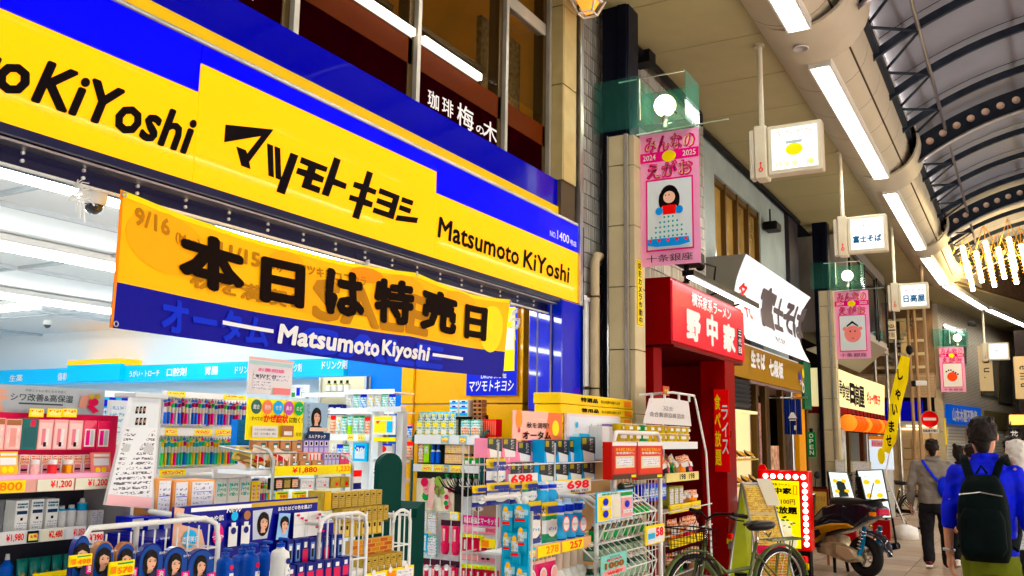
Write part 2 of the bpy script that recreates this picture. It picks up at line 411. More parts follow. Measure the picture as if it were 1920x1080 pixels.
# fascia and steel gutter between duct and vault
q = MB(); q.box(-1.42, -1.4, 4, 27, 6.5, 6.6, DUCTM); q.slab([(-1.5, 27, 6.2), (-.2, 34, 6.2), (-.2, 34, 6.62), (-1.5, 27, 6.62)], (.03, 0, 0), DUCTM)
q.slab([(-.2, 34, 6.2), (5.3, 50, 6.2), (5.3, 50, 6.62), (-.2, 34, 6.62)], (.03, 0, 0), DUCTM); struct('roof_fascia', q)

vault = thing('arcade_vault', 'barrel vaulted roof of steel arches and pale sheeting over the street', 'roof', (1.2, 4, 6.4))
VC = (1.2, 2.43); VR = 4.77
def vp(a, rr, y): return Vector((VC[0]+rr*math.cos(a), y, VC[1]+rr*math.sin(a)))
A0, A1 = R(180-57), R(57)
A0 = math.acos((-1.42-VC[0])/VR); A1 = math.pi-A0
NA = 28
angs = [A0+(A1-A0)*i/NA for i in range(NA+1)]
SPY = 1.55
def rib(y, rr, ww, hh, m, holes=False):
    q = MB(); v = []
    for a in angs:
        for (dr, dy) in ((0, -ww/2), (0, ww/2), (hh, ww/2), (hh, -ww/2)): v.append(vp(a, rr+dr, y+dy))
    f = []
    for i in range(NA):
        for j in range(4): j2 = (j+1) % 4; f.append((i*4+j, i*4+j2, (i+1)*4+j2, (i+1)*4+j))
    q.add(v, f, m)
    if holes:
        hm = mat('arch_hole_bright', (.75, .6, .5), .6)
        for i in range(24):
            a = A0+(A1-A0)*(i+.5)/24
            c = vp(a, rr+hh*.5, y-ww/2-.004); q.cyl(c, c+Vector((0, -.006, 0)), .06, hm, 14)
    return q
ky = [4.0+i*SPY for i in range(17)]
big = (9.75, 15.93, 22.1, 28.3)
yy = [y for y in ky if min(abs(y-b) for b in big) > .4]
for y in yy: rib(y, VR, .06, .1, ROOFST).build('arch_rib', vault, world=True)
for y in big: rib(y, VR-.22, .1, .34, ROOFST, True).build('main_arch', vault, world=True)
for y in big:
    q = MB(); q.tube([vp(a, VR-.25, y-.08) for a in angs], .03, STEEL, 8); q.build('arch_pipe', vault, world=True)
q = MB(); q.box(-1.4, -1.33, 4, 29, 6.5, 6.6, ROOFST); q.build('gutter_beam', vault, world=True)
q = MB(); q.box(3.74, 3.9, 4, 29, 6.4, 6.62, ROOFST); q.build('gutter_beam', vault, world=True)
for fr in (.115, .35, .5, .65, .885):
    a = A0+(A1-A0)*fr; q = MB(); q.tube([vp(a, VR-.02, 4), vp(a, VR-.02, 29)], .026, mat('purlin_steel', (.16, .15, .17), .4, .5), 8); q.build('purlin', vault, world=True)
ap = A0+(A1-A0)*.115
for i in range(16):
    y = 4+i*SPY
    q = MB(); q.tube([Vector((-1.38, y+SPY*.5, 6.55)), vp(ap, VR-.02, y+SPY)], .022, ROOFST, 6); q.build('brace', vault, world=True)
    q = MB(); q.tube([Vector((-1.38, y+SPY*.5, 6.55)), vp(ap, VR-.02, y)], .02, ROOFST, 6); q.build('brace', vault, world=True)
for i in range(16):
    y = 4+i*SPY; q = MB(); v = []
    for a in angs:
        for t_ in (0, .25, .5, .75, 1): v.append(vp(a, VR+.2+.05*math.sin(math.pi*t_), y+.01+t_*(SPY-.02)))
    q.add(v, [(i_*5+j, i_*5+j+1, i_*5+j+6, i_*5+j+5) for i_ in range(NA) for j in range(4)], ROOFSK, True)
    q.build('roof_sheet', vault, world=True)
# darker crossing hall roof beyond the vault with truss work
DKR = mat('dark_far_roof', (.12, .085, .07), .7, var=.3)
q = MB(); q.box(-6, 14, 29, 60, 9.2, 9.3, DKR); q.slab([(-1.3, 29, 6.1), (6, 50, 6.1), (6, 50, 9.2), (-1.3, 29, 9.2)], (.05, 0, 0), DKR); q.box(-6, 14, 60, 60.1, 0, 9.3, DKR)
far_roof = struct('far_hall_roof', q)
TRB = mat('truss_brown', (.2, .13, .1), .5)
for j in range(6):
    y = 31+j*2.6; q = MB(); P = []
    x0 = -1.0+j*.95; n = 9
    for i in range(n): P.append((Vector((x0+i*1.1, y, 8.9)), Vector((x0+.55+i*1.1, y, 8.1-.0*i))))
    q.tube([P[0][0], P[-1][0]], .05, TRB, 6); q.tube([P[0][1], P[-1][1]], .05, TRB, 6)
    for i in range(n-1): q.tube([P[i][0], P[i][1]], .03, TRB, 6); q.tube([P[i][1], P[i+1][0]], .03, TRB, 6)
    q.build('roof_truss', far_roof)
for sx_ in (-1.37, 3.82):  # added uplights, put in only to brighten the vault sheeting
    for k in range(4):
        t = thing('added_cove_light', 'slim cove lamp added on the gutter beam to brighten the vault', 'cove lamp', (sx_, 4.6+k*6, 6.66), 0, 'added cove lamps along the vault gutters')
        q = MB(); q.box(-.04, .04, 0, 4.6, 0, .03, TRAY); q.build('lamp_housing', t); q = MB(); q.box(-.02, .02, .05, 4.55, .032, .06, mat('added_cove_tube', (1, 1, 1), .5, emit=8, ecol=(1, .86, .74))); q.build('tube', t)
# hanging cluster of warm lamp tubes
LEDM = mat('warm_lamp_tube', (1, 1, 1), .4, emit=22, ecol=(1, .7, .3)); BRASS = mat('brass_rod', (.8, .5, .15), .3, .8)
cl = 0
for r_ in range(3):
    for c_ in range(6 if r_ else 5):
        x = -1.15+c_*.52+(r_ % 2)*.26; y = 25.2+r_*1.0; z = 6.62+.35*math.sin(math.acos(max(-1, min(1, (x-1.2)/2.8))))-r_*.02-.1
        t = thing('pendant_lamp', 'warm glowing tube lamp with brass rods hanging in the cluster under the vault', 'lamp', (x, y, z), R(0), 'cluster of warm tube lamps under the vault')
        q = MB(); q.tube([(0, 0, -.12), (.1, .0, -.95)], .05, LEDM, 8); q.build('glowing_tube', t)
        q = MB()
        for k in range(9):
            zz = -.15-k*.09; xx = k*.0105; q.tube([(xx-.1, 0, zz+.015), (xx+.1, 0, zz-.01)], .012, BRASS, 5); q.tube([(xx, -.1, zz+.01), (xx, .1, zz)], .012, BRASS, 5)
        for a_ in (-.22, .22): q.tube([(0, 0, .35), (a_, 0, -.3)], .01, BRASS, 5)
        q.tube([(0, 0, .35), (0, 0, -.1)], .01, BRASS, 5); q.build('rods', t)
# opposite side of the street (out of the picture); window and sign glow added to light the goods
q = MB(); ow = mat('opposite_wall', (.45, .4, .34), .6, var=.1); q.box(5.9, 6.1, -12, 27, 0, 6, ow); struct('opposite_wall', q)
q = MB(); q.box(3.9, 6.1, -5, 27, 6, 6.1, CREAM); struct('opposite_ceiling', q)
for k in range(-2, 4):
    t = thing('fill_window', 'unseen shop window opposite, its glow added to light the goods', 'window', (5.88, 1+k*6, 0), 0, 'unseen opposite fill windows')
    q = MB(); q.box(-.02, 0, 0, 4.6, .6, 2.6, mat('opposite_glow', (.9, .85, .75), .4, emit=3.8, ecol=(1, .93, .82))); q.build('pane', t)
    q = MB(); q.box(-.05, 0, -.06, 0, .5, 2.7, STEEL); q.box(-.05, 0, 4.6, 4.66, .5, 2.7, STEEL); q.box(-.05, 0, -.06, 4.66, 2.6, 2.7, STEEL); q.box(-.05, 0, -.06, 4.66, .5, .6, STEEL); q.build('frame', t)
    q = MB(); q.box(-.3, 0, 0, 4.6, 2.8, 3.5, mat('opposite_fill_sign_%d' % (k % 4), [(.8, .78, .7), (.7, .1, .1), (.8, .75, .6), (.1, .3, .6)][k % 4], .4, emit=2.5)); tag(q.build('shop_sign', base=(5.88, 1+k*6, 3.1)) if False else q.build('shop_sign', t))

# ------------------------------------------------------------------ arcade columns, banners, lamp boxes
GLASS = mat('teal_glass', (.3, .85, .72), .05, trans=.9, ior=1.15, alpha=.45); BULBY = mat('lamp_globe', (1, .9, .6), .4, emit=7, ecol=(1, .84, .45))
CAPM = mat('column_cap_metal', (.6, .58, .55), .25, .8)
def column(x, y, ztop, label, zt2, sc=1.):
    """arcade post: navy steel core, beige cladding panels in courses"""
    t = thing('arcade_column', label, 'column', (x, y, 0))
    q = MB(); q.bbox(-.28, .02, .02, .3, 0, ztop, NAVY, .01); q.bbox(-.1, .0, .0, .06, zt2-.9, ztop, NAVY, .005); q.build('steel_post', t)
    z = .0; i = 0
    while z < zt2-.1:
        z1 = min(z+.62, zt2); q = MB(); q.bbox(-.17, .0, -.06, -.02, z+.004, z1-.004, BEIGE, .004); q.bbox(.035, .09, -.02, .25, z+.004, z1-.004, BEIGE, .004); q.build('cladding_panel', t); z = z1
    q = MB(); q.box(.0, .035, -.075, -.02, 0, zt2, CAPM); q.box(-.185, -.17, -.07, -.02, 0, zt2, CAPM); q.build('corner_trim', t)
    return t
c1 = column(-3.36, 8.25, 6.3, 'nearest navy and beige arcade column with the yellow camera notice', 4.66)
q = Board(Vector((-3.27+.0, 8.27, 2.72)), Vector((-3.27, 8.43, 2.72)), .66, .004)
q.base(YINK).rect(.06, .015, .94, .985, INK).rect(.1, .022, .9, .978, YINK).vtext('防犯カメラ作動中', .24, .03, .76, .97, INK, .03)
tag(q.done('notice_plate'), 'narrow yellow upright notice plate with black characters on the nearest column', 'notice')
def lampbox(x, y, z, label, s=1.):
    t = thing('lamp_box', label, 'lamp', (x, y, z), 0)
    q = MB(); q.box(-.36, .12, -.04, -.032, -.02, .52, GLASS); q.build('glass_pane', t)
    q = MB(); q.box(.112, .12, -.03, .42, 0, .5, GLASS); q.build('glass_pane', t)
    q = MB(); q.box(-.16, .6, .42, .428, 0, .5, GLASS); q.build('glass_pane', t)
    q = MB(); q.box(.6, .608, .0, .42, 0, .5, GLASS); q.box(.13, .6, .0, .42, -.012, 0, GLASS); q.build('glass_pane', t)
    q = MB(); q.sph((.32, .2, .25), .11, BULBY, 16, 10); q.cyl((.32, .2, .02), (.32, .2, .18), .03, STEEL); q.build('globe', t)
    q = MB(); q.tube([(-.1, 0, .5), (.6, 0, .5)], .008, STEEL, 6); q.tube([(.12, 0, .06), (.12, 0, .5)], .012, STEEL, 6); q.tube([(.4, -.02, .18), (.52, -.02, .06)], .006, BLK, 5); q.build('bracket', t)
    return t
lampbox(-3.32, 8.2, 4.72, 'teal glass lamp box with a glowing globe above the nearest pink banner')
BPINK = mat('banner_pink', (.85, .42, .62), .6, bump=.1, bs=8, var=.04); BMAG = mat('banner_magenta', (.7, .02, .22), .5); BCREAM = mat('banner_cream', (.9, .8, .45), .5)
def streetbanner(P0, P1, h, which, label):
    t = thing('street_banner', label, 'banner', P0, 0)
    b = Board(P0, P1, h, .004); b.base(BPINK)
    def outl(s, x0, z0, x1, z1):
        b.text(s, x0-.028, z0-.011, x1+.028, z1+.011, BMAG, .09); b.text(s, x0, z0, x1, z1, BCREAM, .012)
    outl('みんなの', .1, .86, .92, .97); b.rect(0, .78, 1, .855, BMAG); b.text('2024', .05, .797, .27, .838, WINK, .01); b.text('2025', .73, .797, .95, .838, WINK, .01)
    b.disc(.5, .812, .065*b.w/.6, YINK, 16, 1.1, .9); outl('えがお', .14, .66, .88, .765)
    b.rect(.1, .105, .9, .645, BMAG); b.rect(.125, .118, .875, .632, mat('banner_paper', (.75, .82, .85), .6) if which != 2 else PAP)
    b.text('十条銀座', .1, .025, .88, .08, INK, .0)
    SK = mat('drawn_skin', (.9, .62, .5), .6)
    if which == 0:
        DB = mat('drawn_blue', (.04, .3, .75), .6)
        b.disc(.5, .5, .1, INK, 20, 1., 1.25); b.disc(.5, .5, .062, SK, 16); b.disc(.36, .48, .03, INK, 10, .8, 2.6); b.disc(.64, .48, .03, INK, 10, .8, 2.6)
        b.poly([(.38, .44), (.62, .44), (.6, .36), (.4, .36)], RINK); b.disc(.33, .4, .04, DB, 12); b.disc(.67, .4, .04, DB, 12)
        b.poly([(.4, .37), (.6, .37), (.78, .24), (.84, .17), (.16, .17), (.22, .24)], mat('drawn_pale', (.75, .85, .85), .6))
        for i in range(9):
            for j in range(5):
                if abs(i-4) < 2+j*.62: b.disc(.5+(i-4)*.075, .35-j*.036, .011, mat('drawn_teal', (.05, .35, .38), .6), 8)
        b.poly([(.16, .19), (.84, .19), (.86, .145), (.7, .13), (.3, .13), (.14, .145)], DB)
        for i in range(5): b.disc(.2+i*.15, .175, .016, RINK, 8)
        b.disc(.47, .505, .007, INK, 8); b.disc(.53, .505, .007, INK, 8)
    elif which == 1:
        SP = mat('drawn_pinkface', (.85, .3, .28), .6); b.disc(.5, .36, .16, SP, 24, 1., 1.05); b.disc(.27, .44, .04, SP, 10); b.disc(.73, .44, .04, SP, 10)
        b.poly([(.32, .46), (.5, .52), (.68, .46), (.66, .49), (.5, .555), (.34, .49)], INK); b.disc(.43, .4, .016, INK, 8); b.disc(.57, .4, .016, INK, 8); b.poly([(.45, .3), (.55, .3), (.5, .29)], INK)
    else:
        SP = mat('drawn_redball', (.85, .12, .07), .6); b.disc(.48, .34, .14, SP, 24)
        for i in range(6): b.disc(.26+i*.09, .5-.03*abs(i-1.5), .025, INK, 8)
    b.done('cloth', parent=t)
    q = MB(); a_ = Vector(P0)+Vector((-.04, 0, h+.015)); e_ = Vector(P1)+Vector((.3, 0, h+.03)); q.tube([a_, e_], .008, STEEL, 6); q.tube([Vector(P0)+Vector((-.03, 0, h*.97)), Vector(P0)+Vector((-.03, 0, 0))], .004, STEEL, 5)
    q.build('rod', t, world=True); return t
streetbanner((-3.27, 8.4, 3.32), (-2.655, 8.4, 3.32), 1.37, 0, 'nearest pink street banner with a drawn girl in a dotted blue dress')
# ================================================================== the drugstore
YLIT = mat('sign_yellow_lit', (.8, .31, .0), .3, emit=.5, ecol=(1, .5, .0), coat=.12); BLIT = mat('sign_blue_gloss', (.0, .0, .42), .2, emit=.34, ecol=(0, .0, 1), coat=.12)
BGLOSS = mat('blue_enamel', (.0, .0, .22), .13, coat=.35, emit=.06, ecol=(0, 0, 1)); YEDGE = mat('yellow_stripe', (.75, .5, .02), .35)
NAVYG = mat('navy_trim', (.001, .002, .03), .25, spec=.3); WALLW = mat('store_white', (.85, .87, .88), .5); CYAN = mat('header_cyan', (.0, .38, .72), .35, emit=.16, ecol=(0, .6, 1))
DX = -3.5
Y0 = .6
sg = thing('shop_sign', 'long yellow and blue lit drugstore sign box above the shop front', 'shop sign', (DX, 1, 2.83))
q = MB(); q.box(DX-.34, DX-.02, Y0, 7.5, 2.86, 3.56, NAVYG); q.build('sign_box', sg, world=True)
q = MB(); q.box(DX-.02, DX, Y0, 2.975, 2.835, 3.295, YLIT); q.build('yellow_panel', sg, world=True)
q = MB(); q.box(DX-.02, DX, 2.981, 5.085, 2.835, 3.45, YLIT); q.build('yellow_panel', sg, world=True)
q = MB(); q.box(DX-.02, DX, 5.091, 7.49, 2.835, 3.297, YLIT); q.build('yellow_panel', sg, world=True)
q = MB(); q.box(DX-.02, DX, Y0, 2.975, 3.3, 3.55, BLIT); q.build('blue_panel', sg, world=True)
q = MB(); q.box(DX-.02, DX, 2.981, 5.085, 3.455, 3.55, BLIT); q.build('blue_panel', sg, world=True)
q = MB(); q.box(DX-.02, DX, 5.091, 7.49, 3.302, 3.55, BLIT); q.build('blue_panel', sg, world=True)
q = MB(); q.box(DX-.34, DX+.015, Y0, 7.51, 2.79, 2.83, NAVYG); q.box(DX-.34, DX+.012, 7.492, 7.515, 2.83, 3.56, NAVYG); q.build('frame_edge', sg, world=True)
q = MB(); q.cyl((DX-.01, Y0, 3.565), (DX-.01, 7.5, 3.565), .017, STEEL, 10); q.build('edge_pipe', sg, world=True)
LX = DX+.003
def stext(s, u0, v0, u1, v1, m, bold, shear, par, name='lettering'):
    a = PX(u0, v0, LX); b = PX(u1, v1, LX); q = MB(); q.text(s, (LX, a.y, a.z), (0, b.y-a.y, 0), (0, 0, b.z-a.z), m, bold, shear, nrm=Vector((1, 0, 0)))
    return q.build(name, par, world=True)
a = PX(68, 195, LX); b_ = PX(360, 222, LX)
q = MB(); q.text('Matsumoto', (LX, .92, a.z), (0, 1.2, 0), (0, 0, .2), INK, .042, .3, nrm=Vector((1, 0, 0))); q.build('lettering', sg, world=True)
q = MB(); q.text('KiYoshi', (LX, a.y, a.z), (0, b_.y-a.y+.01, 0), (0, 0, .205), INK, .042, .3, nrm=Vector((1, 0, 0))); q.build('lettering', sg, world=True)
a = PX(820, 450, LX)
q = MB(); q.text('Matsumoto', (LX, 5.12, 2.985), (0, 1.17, 0), (0, 0, .155), INK, .036, .12, nrm=Vector((1, 0, 0))); q.text('KiYoshi', (LX, 6.36, 2.985), (0, .86, 0), (0, 0, .155), INK, .036, .12, nrm=Vector((1, 0, 0))); q.build('lettering', sg, world=True)
q = MB(); q.text('NO.', (LX, 6.83, 3.345), (0, .12, 0), (0, 0, .05), WINK, .01, 0, nrm=Vector((1, 0, 0))); q.text('1400', (LX, 6.97, 3.345), (0, .24, 0), (0, 0, .08), WINK, .01, 0, nrm=Vector((1, 0, 0))); q.text('号店', (LX, 7.23, 3.345), (0, .13, 0), (0, 0, .05), WINK, .01, 0, nrm=Vector((1, 0, 0))); q.build('lettering', sg, world=True)
def zp(pts, ox, oy, sc): return [(ox+x/sc, oy+y/sc) for x, y in pts]
LOGO = [zp([(85, 92), (690, 155), (382, 565), (398, 655), (285, 612), (222, 370), (338, 415), (358, 462), (535, 238), (68, 316)], 410, 220, 6.75),
 zp([(612, 330), (682, 358), (694, 762), (628, 738)], 410, 220, 6.75), zp([(706, 366), (774, 392), (786, 752), (798, 748), (908, 447), (1004, 484), (832, 978), (728, 940), (776, 792), (720, 770)], 410, 220, 6.75),
 zp([(1046, 502), (1376, 632), (1356, 694), (1228, 652), (1214, 700), (1332, 760), (1310, 830), (1186, 790), (1170, 846), (1286, 890), (1266, 964), (1044, 884), (1086, 752), (976, 710), (1000, 638), (1116, 672), (1130, 622), (1026, 574)], 410, 220, 6.75),
 zp([(190, 105), (276, 143), (196, 398), (358, 465), (338, 540), (170, 478), (112, 640), (18, 606)], 600, 280, 7.2),
 zp([(634, 290), (712, 322), (656, 508), (760, 550), (742, 616), (636, 575), (608, 672), (712, 716), (692, 788), (578, 752), (520, 948), (432, 914), (492, 716), (386, 682), (404, 612), (516, 648), (546, 548), (442, 508), (462, 436), (578, 470)], 600, 280, 7.2),
 zp([(806, 522), (1074, 628), (986, 948), (706, 852), (726, 784), (925, 850), (942, 796), (756, 722), (776, 656), (966, 722), (980, 666), (788, 594)], 600, 280, 7.2),
 zp([(1110, 644), (1258, 696), (1242, 760), (1094, 708)], 600, 280, 7.2), zp([(1078, 750), (1228, 804), (1210, 870), (1060, 814)], 600, 280, 7.2), zp([(1040, 888), (1320, 924), (1302, 998), (1014, 960)], 600, 280, 7.2)]
for pl in LOGO:
    q = MB(); q.slab([PX(u, v, DX+.001) for u, v in pl], (.004, 0, 0), INK); q.build('logo_character', sg, world=True)
# upper fascia
q = MB(); q.box(-3.72, -3.56, Y0, 7.42, 3.5, 3.92, BGLOSS); uf = q.build('fascia_board', base=(-3.6, 1, 3.5)); tag(uf, 'deep blue glossy fascia board with a yellow stripe above the drugstore sign', 'fascia')
q = MB(); q.box(-3.56, -3.548, Y0, 7.42, 3.585, 3.665, YEDGE); q.build('yellow_stripe', uf, world=True) if False else None
ye = MB(); ye.box(.04, .052, Y0-1, 6.42, .095, .17, YEDGE); ye.build('yellow_stripe', uf)
# head rail under the sign with screws
rl = thing('head_rail', 'dark navy head rail with pairs of screws across the open shop front', 'rail', (-3.62, 1, 2.7))
q = MB(); q.box(-3.66, -3.60, Y0, 7.4, 2.695, 2.86, NAVYG); q.box(-3.605, -3.585, Y0, 7.4, 2.69, 2.70, WHT); q.box(-3.6, -3.52, Y0, 7.4, 2.775, 2.785, STEEL); q.build('rail', rl, world=True)
q = MB()
for k in range(24):
    for z in (2.73, 2.765): q.cyl((-3.6, .75+k*.285, z), (-3.592, .75+k*.285, z), .009, WHT, 8)
tag(q.build('screw', rl, world=True), kind='stuff')
# store shell
BRN = mat('ceiling_edge_brown', (.12, .05, .015), .6)
q = MB(); q.box(-16, -3.68, -4, 8.1, 2.95, 3.0, WALLW); q.box(-3.9, -3.7, -4, 7.4, 2.8, 2.95, BRN); struct('store_ceiling', q)
q = MB(); q.box(-16, -3.4, -4, 8.1, .0, .014, mat('store_floor', (.6, .6, .58), .3, var=.05)); struct('store_floor', q)
q = MB(); q.box(-16, -3.7, 8.0, 8.1, 0, 3, WALLW); q.box(-16, -15.9, -4, 8.1, 0, 3, WALLW); q.box(-16, -3.7, -4.1, -4, 0, 3, WALLW); struct('store_wall', q)
q = MB(); gr_ = mat('ceiling_rail_grey', (.45, .48, .5), .4)
for y in (1.6, 2.9, 4.4, 6.4): q.box(-15, -4.0, y, y+.03, 2.925, 2.95, gr_)
for x in (-5.2, -7.2, -9.6, -12): q.box(x, x+.03, -3, 7.9, 2.92, 2.95, gr_)
struct('store_ceiling_rails', q)
# suspended ceiling rails and lamps inside
SLIT = mat('store_tube', (1, 1, 1), .4, emit=16, ecol=(.95, 1, 1))
def slamp(a, b, label):
    a, b = Vector(a), Vector(b); L = (b-a).length; rz = math.atan2((b-a).y, (b-a).x); t = thing('ceiling_lamp', label, 'ceiling lamp', a, rz, 'white batten lamps on the drugstore ceiling')
    q = MB(); q.bbox(0, L, -.1, .1, -.0, .055, WHT, .01); q.build('batten', t); q = MB(); q.box(.03, L-.03, -.035, .035, -.045, -.005, SLIT); q.build('tube', t)
for i, x in enumerate((-4.3, -6.1, -8.4)):
    slamp((x, -2, 2.89), (x, 7.4, 2.89), ['long batten lamp just inside the shop opening', 'long batten lamp further in over the first aisle', 'long batten lamp deep inside over the back aisle'][i])
for i, y in enumerate((3.6, 5.6)):
    slamp((-11.5, y, 2.89), (-8.7, y, 2.89), ['cross batten lamp over the rear of the shop', 'cross batten lamp nearest the far wall'][i])
for i, (u, v, z) in enumerate([(90, 600, 2.95), (8, 655, 2.95)]):
    p = PZ(u, v, z) if z > CZ else None
    q = MB(); q.cyl((0, 0, 0), (0, 0, -.06), .05, WHT, 14, .055); q.sph((0, 0, -.06), .04, mat('grey_lens', (.1, .1, .11), .2), 10, 6)
    p.x = max(p.x, -14); tag(q.build('smoke_detector'), ['small white ceiling sensor inside the drugstore', 'small dark ceiling sensor at the left edge inside the drugstore'][i], 'detector').location = (p.x, min(p.y, 7.4), 2.949)
q = MB(); p = PX(176, 385, -3.66)
cc = thing('dome_camera', 'white dome security camera with smoked glass under the head rail', 'camera', (p.x, p.y, p.z))
q = MB(); q.lathe([(.052, .10), (.056, .03), (.05, .0)], (0, 0, 0), WHT, 18); q.cyl((0, 0, .1), (0, 0, .17), .03, WHT); q.build('housing', cc); q = MB(); q.sph((0, 0, 0), .043, mat('smoked_dome', (.03, .03, .035), .08, coat=1), 16, 10); q.build('dome', cc)
# loose tie of white cord beside it
def cord(u, v, label, seed, s=1.):
    random.seed(seed); p = PX(u, v, -3.57); q = MB()
    for k in range(6):
        a_ = random.uniform(0, 6.28); pts = [p+Vector((.0+.01*k*.3, .03*s*math.cos(a_+t_*1.3)*(1+t_*.2), .02*s*math.sin(a_+t_*1.7)-t_*.012*s)) for t_ in range(8)]
        q.tube(pts, .0028, WIRE, 5)
    for k in range(3): q.tube([p, p+Vector((.004*k, .012*(k-1), -.05*s)), p+Vector((.004*k, .02*(k-1)+.01, -.13*s-.02*k))], .0028, WIRE, 5)
    tag(q.build('tie_cord', base=p), label, 'cord')
cord(152, 345, 'knotted white cord tying the banner beside the dome camera', 3); cord(962, 580, 'loose white cord hanging from the right end of the banner', 5, 1.6); cord(688, 490, 'dark twist of cord at the middle of the banner top', 8, .5)
# cyan header with category names
H0 = 7.55
hd = thing('category_header', 'cyan header band with white category names above the shelves', 'header', (-8, H0, 2.25))
q = MB(); q.box(-14.5, -6.32, H0, 7.9, 2.24, 2.43, CYAN); q.box(-10.9, -9.85, H0-.06, H0, 2.25, 2.46, CYAN); q.box(-10.9, -9.85, H0-.06, 7.9, 2.46, 2.52, YLIT); q.box(-14.5, -6.32, 7.8, 8.0, 2.43, 2.96, WALLW); q.build('band', hd, world=True)
def hdt(s, u0, u1, v0, v1, y=H0): a = PY(u0, v0, y); b = PY(u1, v1, y); q = MB(); q.text(s, (a.x, y-.004, a.z), (b.x-a.x, 0, 0), (0, 0, b.z-a.z), WINK, .02, nrm=Vector((0, -1, 0))); q.build('lettering', hd, world=True)
hdt('うがい・トローチ', 243, 300, 707, 693); hdt('口腔剤', 313, 351, 706, 689); hdt('胃腸', 385, 410, 703, 687); hdt('ドリンク剤', 441, 486, 701, 685); hdt('ドリンク剤', 604, 652, 693, 675); hdt('ドリンク剤', 530, 567, 698, 681)
hdt('傷軟膏', 108, 138, 714, 698, H0-.0); hdt('生薬', 18, 44, 716, 702)
q = MB(); a = PY(140, 690, 7.5); b = PY(58, 690, 7.5)
for (u0, u1) in ((58, 92),): pass
# blue end panel with pegboard and yellow wall
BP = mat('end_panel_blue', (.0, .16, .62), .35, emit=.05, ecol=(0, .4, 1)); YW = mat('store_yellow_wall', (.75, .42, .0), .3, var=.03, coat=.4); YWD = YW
XE0 = PY(652, 730, 7.5).x; XE1 = PY(752, 730, 7.5).x
q = MB(); q.box(XE0, XE1+.1, 7.5, 7.56, 1.9, 2.75, BP); q.box(XE0, XE1+.1, 7.5, 7.56, 0, 1.9, mat('peg_blue', (.0, .1, .4), .45)); 
pb = q.build('end_panel', base=(-6, 7.5, 0)); tag(pb, 'blue end panel with pegboard beside the yellow wall', 'panel')
q = MB()
for i in range(13): q.box(-6.31+i*.055-.002+6, -6.31+i*.055+.002+6, -.006, -.001, 1.2, 1.9, NAVY)
for i in range(10): q.box(-6.33+6, -5.62+6, -.008, -.002, 1.25+i*.07, 1.254+i*.07, NAVY)
tag(q.build('peg_grid', pb), kind='stuff')
yw = thing('entrance_wall', 'yellow panelled wall at the right end of the shop opening', 'wall', (-4.6, 7.3, 0))
XW = PY(752, 730, 7.3).x
for (x0, x1, yo) in ((XW, XW+.14, 0), (XW+.145, XW+.6, .03), (XW+.605, -4.0, 0.0)):
    for (z0, z1) in ((0, .96), (.97, 1.92), (1.93, 2.8)):
        q = MB(); q.bbox(x0, x1, 7.3+yo, 7.5, z0, z1, YW, .006); q.build('wall_panel', yw, world=True)
b = Board.px('y', 7.27, 874, 744, 969, 739, 575, .006)
b.base(YINK).rect(0, 0, 1, 1, BINK).rect(.05, .27, .95, .98, YINK).text('マツモトキヨシ', .06, .045, .94, .17, WINK, .02, .1).text('DRUG STORE', .3, .19, .8, .235, WINK, .02).rect(.6, .5, .93, .75, mat('leaflet', (.8, .8, .6), .6))
b.done('wall_poster', 'blue and yellow poster with the shop name in white on the yellow wall', 'poster')
# blue end pillar of the shop
pl = thing('shop_pillar', 'glossy blue pillar at the right end of the drugstore front', 'pillar', (-3.8, 7.2, 0))
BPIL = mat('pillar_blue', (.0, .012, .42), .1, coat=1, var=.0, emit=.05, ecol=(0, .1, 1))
XP0, XP1 = PY(988, 650, 7.0).x, -3.47
for (x0, x1, y0, y1) in ((XP0, XP0+.1, 7.03, 7.05), (XP0+.105, XP1-.1, 7.0, 7.05), (XP1-.095, XP1, 7.03, 7.47)):
    for z0, z1 in ((0, .9), (.905, 1.85), (1.855, 2.82)):
        q = MB(); q.bbox(x0, x1, y0, y1, z0, z1, BPIL, .008); q.build('pillar_panel', pl, world=True)
q = MB(); q.cyl((XP0+.1, 7.01, 0), (XP0+.1, 7.01, 2.8), .009, STEEL); q.cyl((XP1-.1, 7.01, 0), (XP1-.1, 7.01, 2.8), .007, STEEL); q.build('trim', pl, world=True)

# ---- hanging banner across the opening
BY = mat('banner_yellow', (.95, .44, .0), .6, emit=.12, ecol=(1, .45, 0), var=.05, vs=2); BO = mat('banner_orange', (.9, .26, .0), .6, emit=.1, ecol=(1, .3, 0)); BB = mat('banner_blue', (.0, .006, .18), .5, emit=.03, ecol=(0, 0, 1)); BSH = mat('banner_ghost', (.42, .2, .0), .6); BGB = mat('banner_ghost_blue', (.0, .04, .5), .55)  # cloth colours carry a faint glow in place of light through the banner
P0 = PX(212, 358, -3.54); P1 = PX(950, 562, -3.54); BL_ = PX(195, 615, -3.54); BR_ = PX(945, 708, -3.54)
BINKB = mat('banner_black', (.008, .004, .003), .6, spec=.03)
def bpt(a, b, off=0.):
    """banner surface: a along (0..1), b up (0..1) with sag and folds"""
    top = P0.lerp(P1, a); bot = BL_.lerp(BR_, a); sag = -.06*math.sin(math.pi*min(1, a/.64))*(1 if a < .64 else 0)*b - (.04*math.sin(math.pi*(a-.64)/.36)*b if a >= .64 else 0)
    p = bot.lerp(top, b); x = .012*math.sin(a*17+b*2)+.005*math.sin(a*41+1)*(.4+.6*b)+.03*(1-b)*math.sin(a*5)
    return Vector((p.x+.035+x+off, p.y, p.z+sag-.02*math.sin(math.pi*a)*(1-b)))
bn = thing('hanging_banner', 'sagging yellow and blue sale banner tied across the shop opening', 'banner', P0)
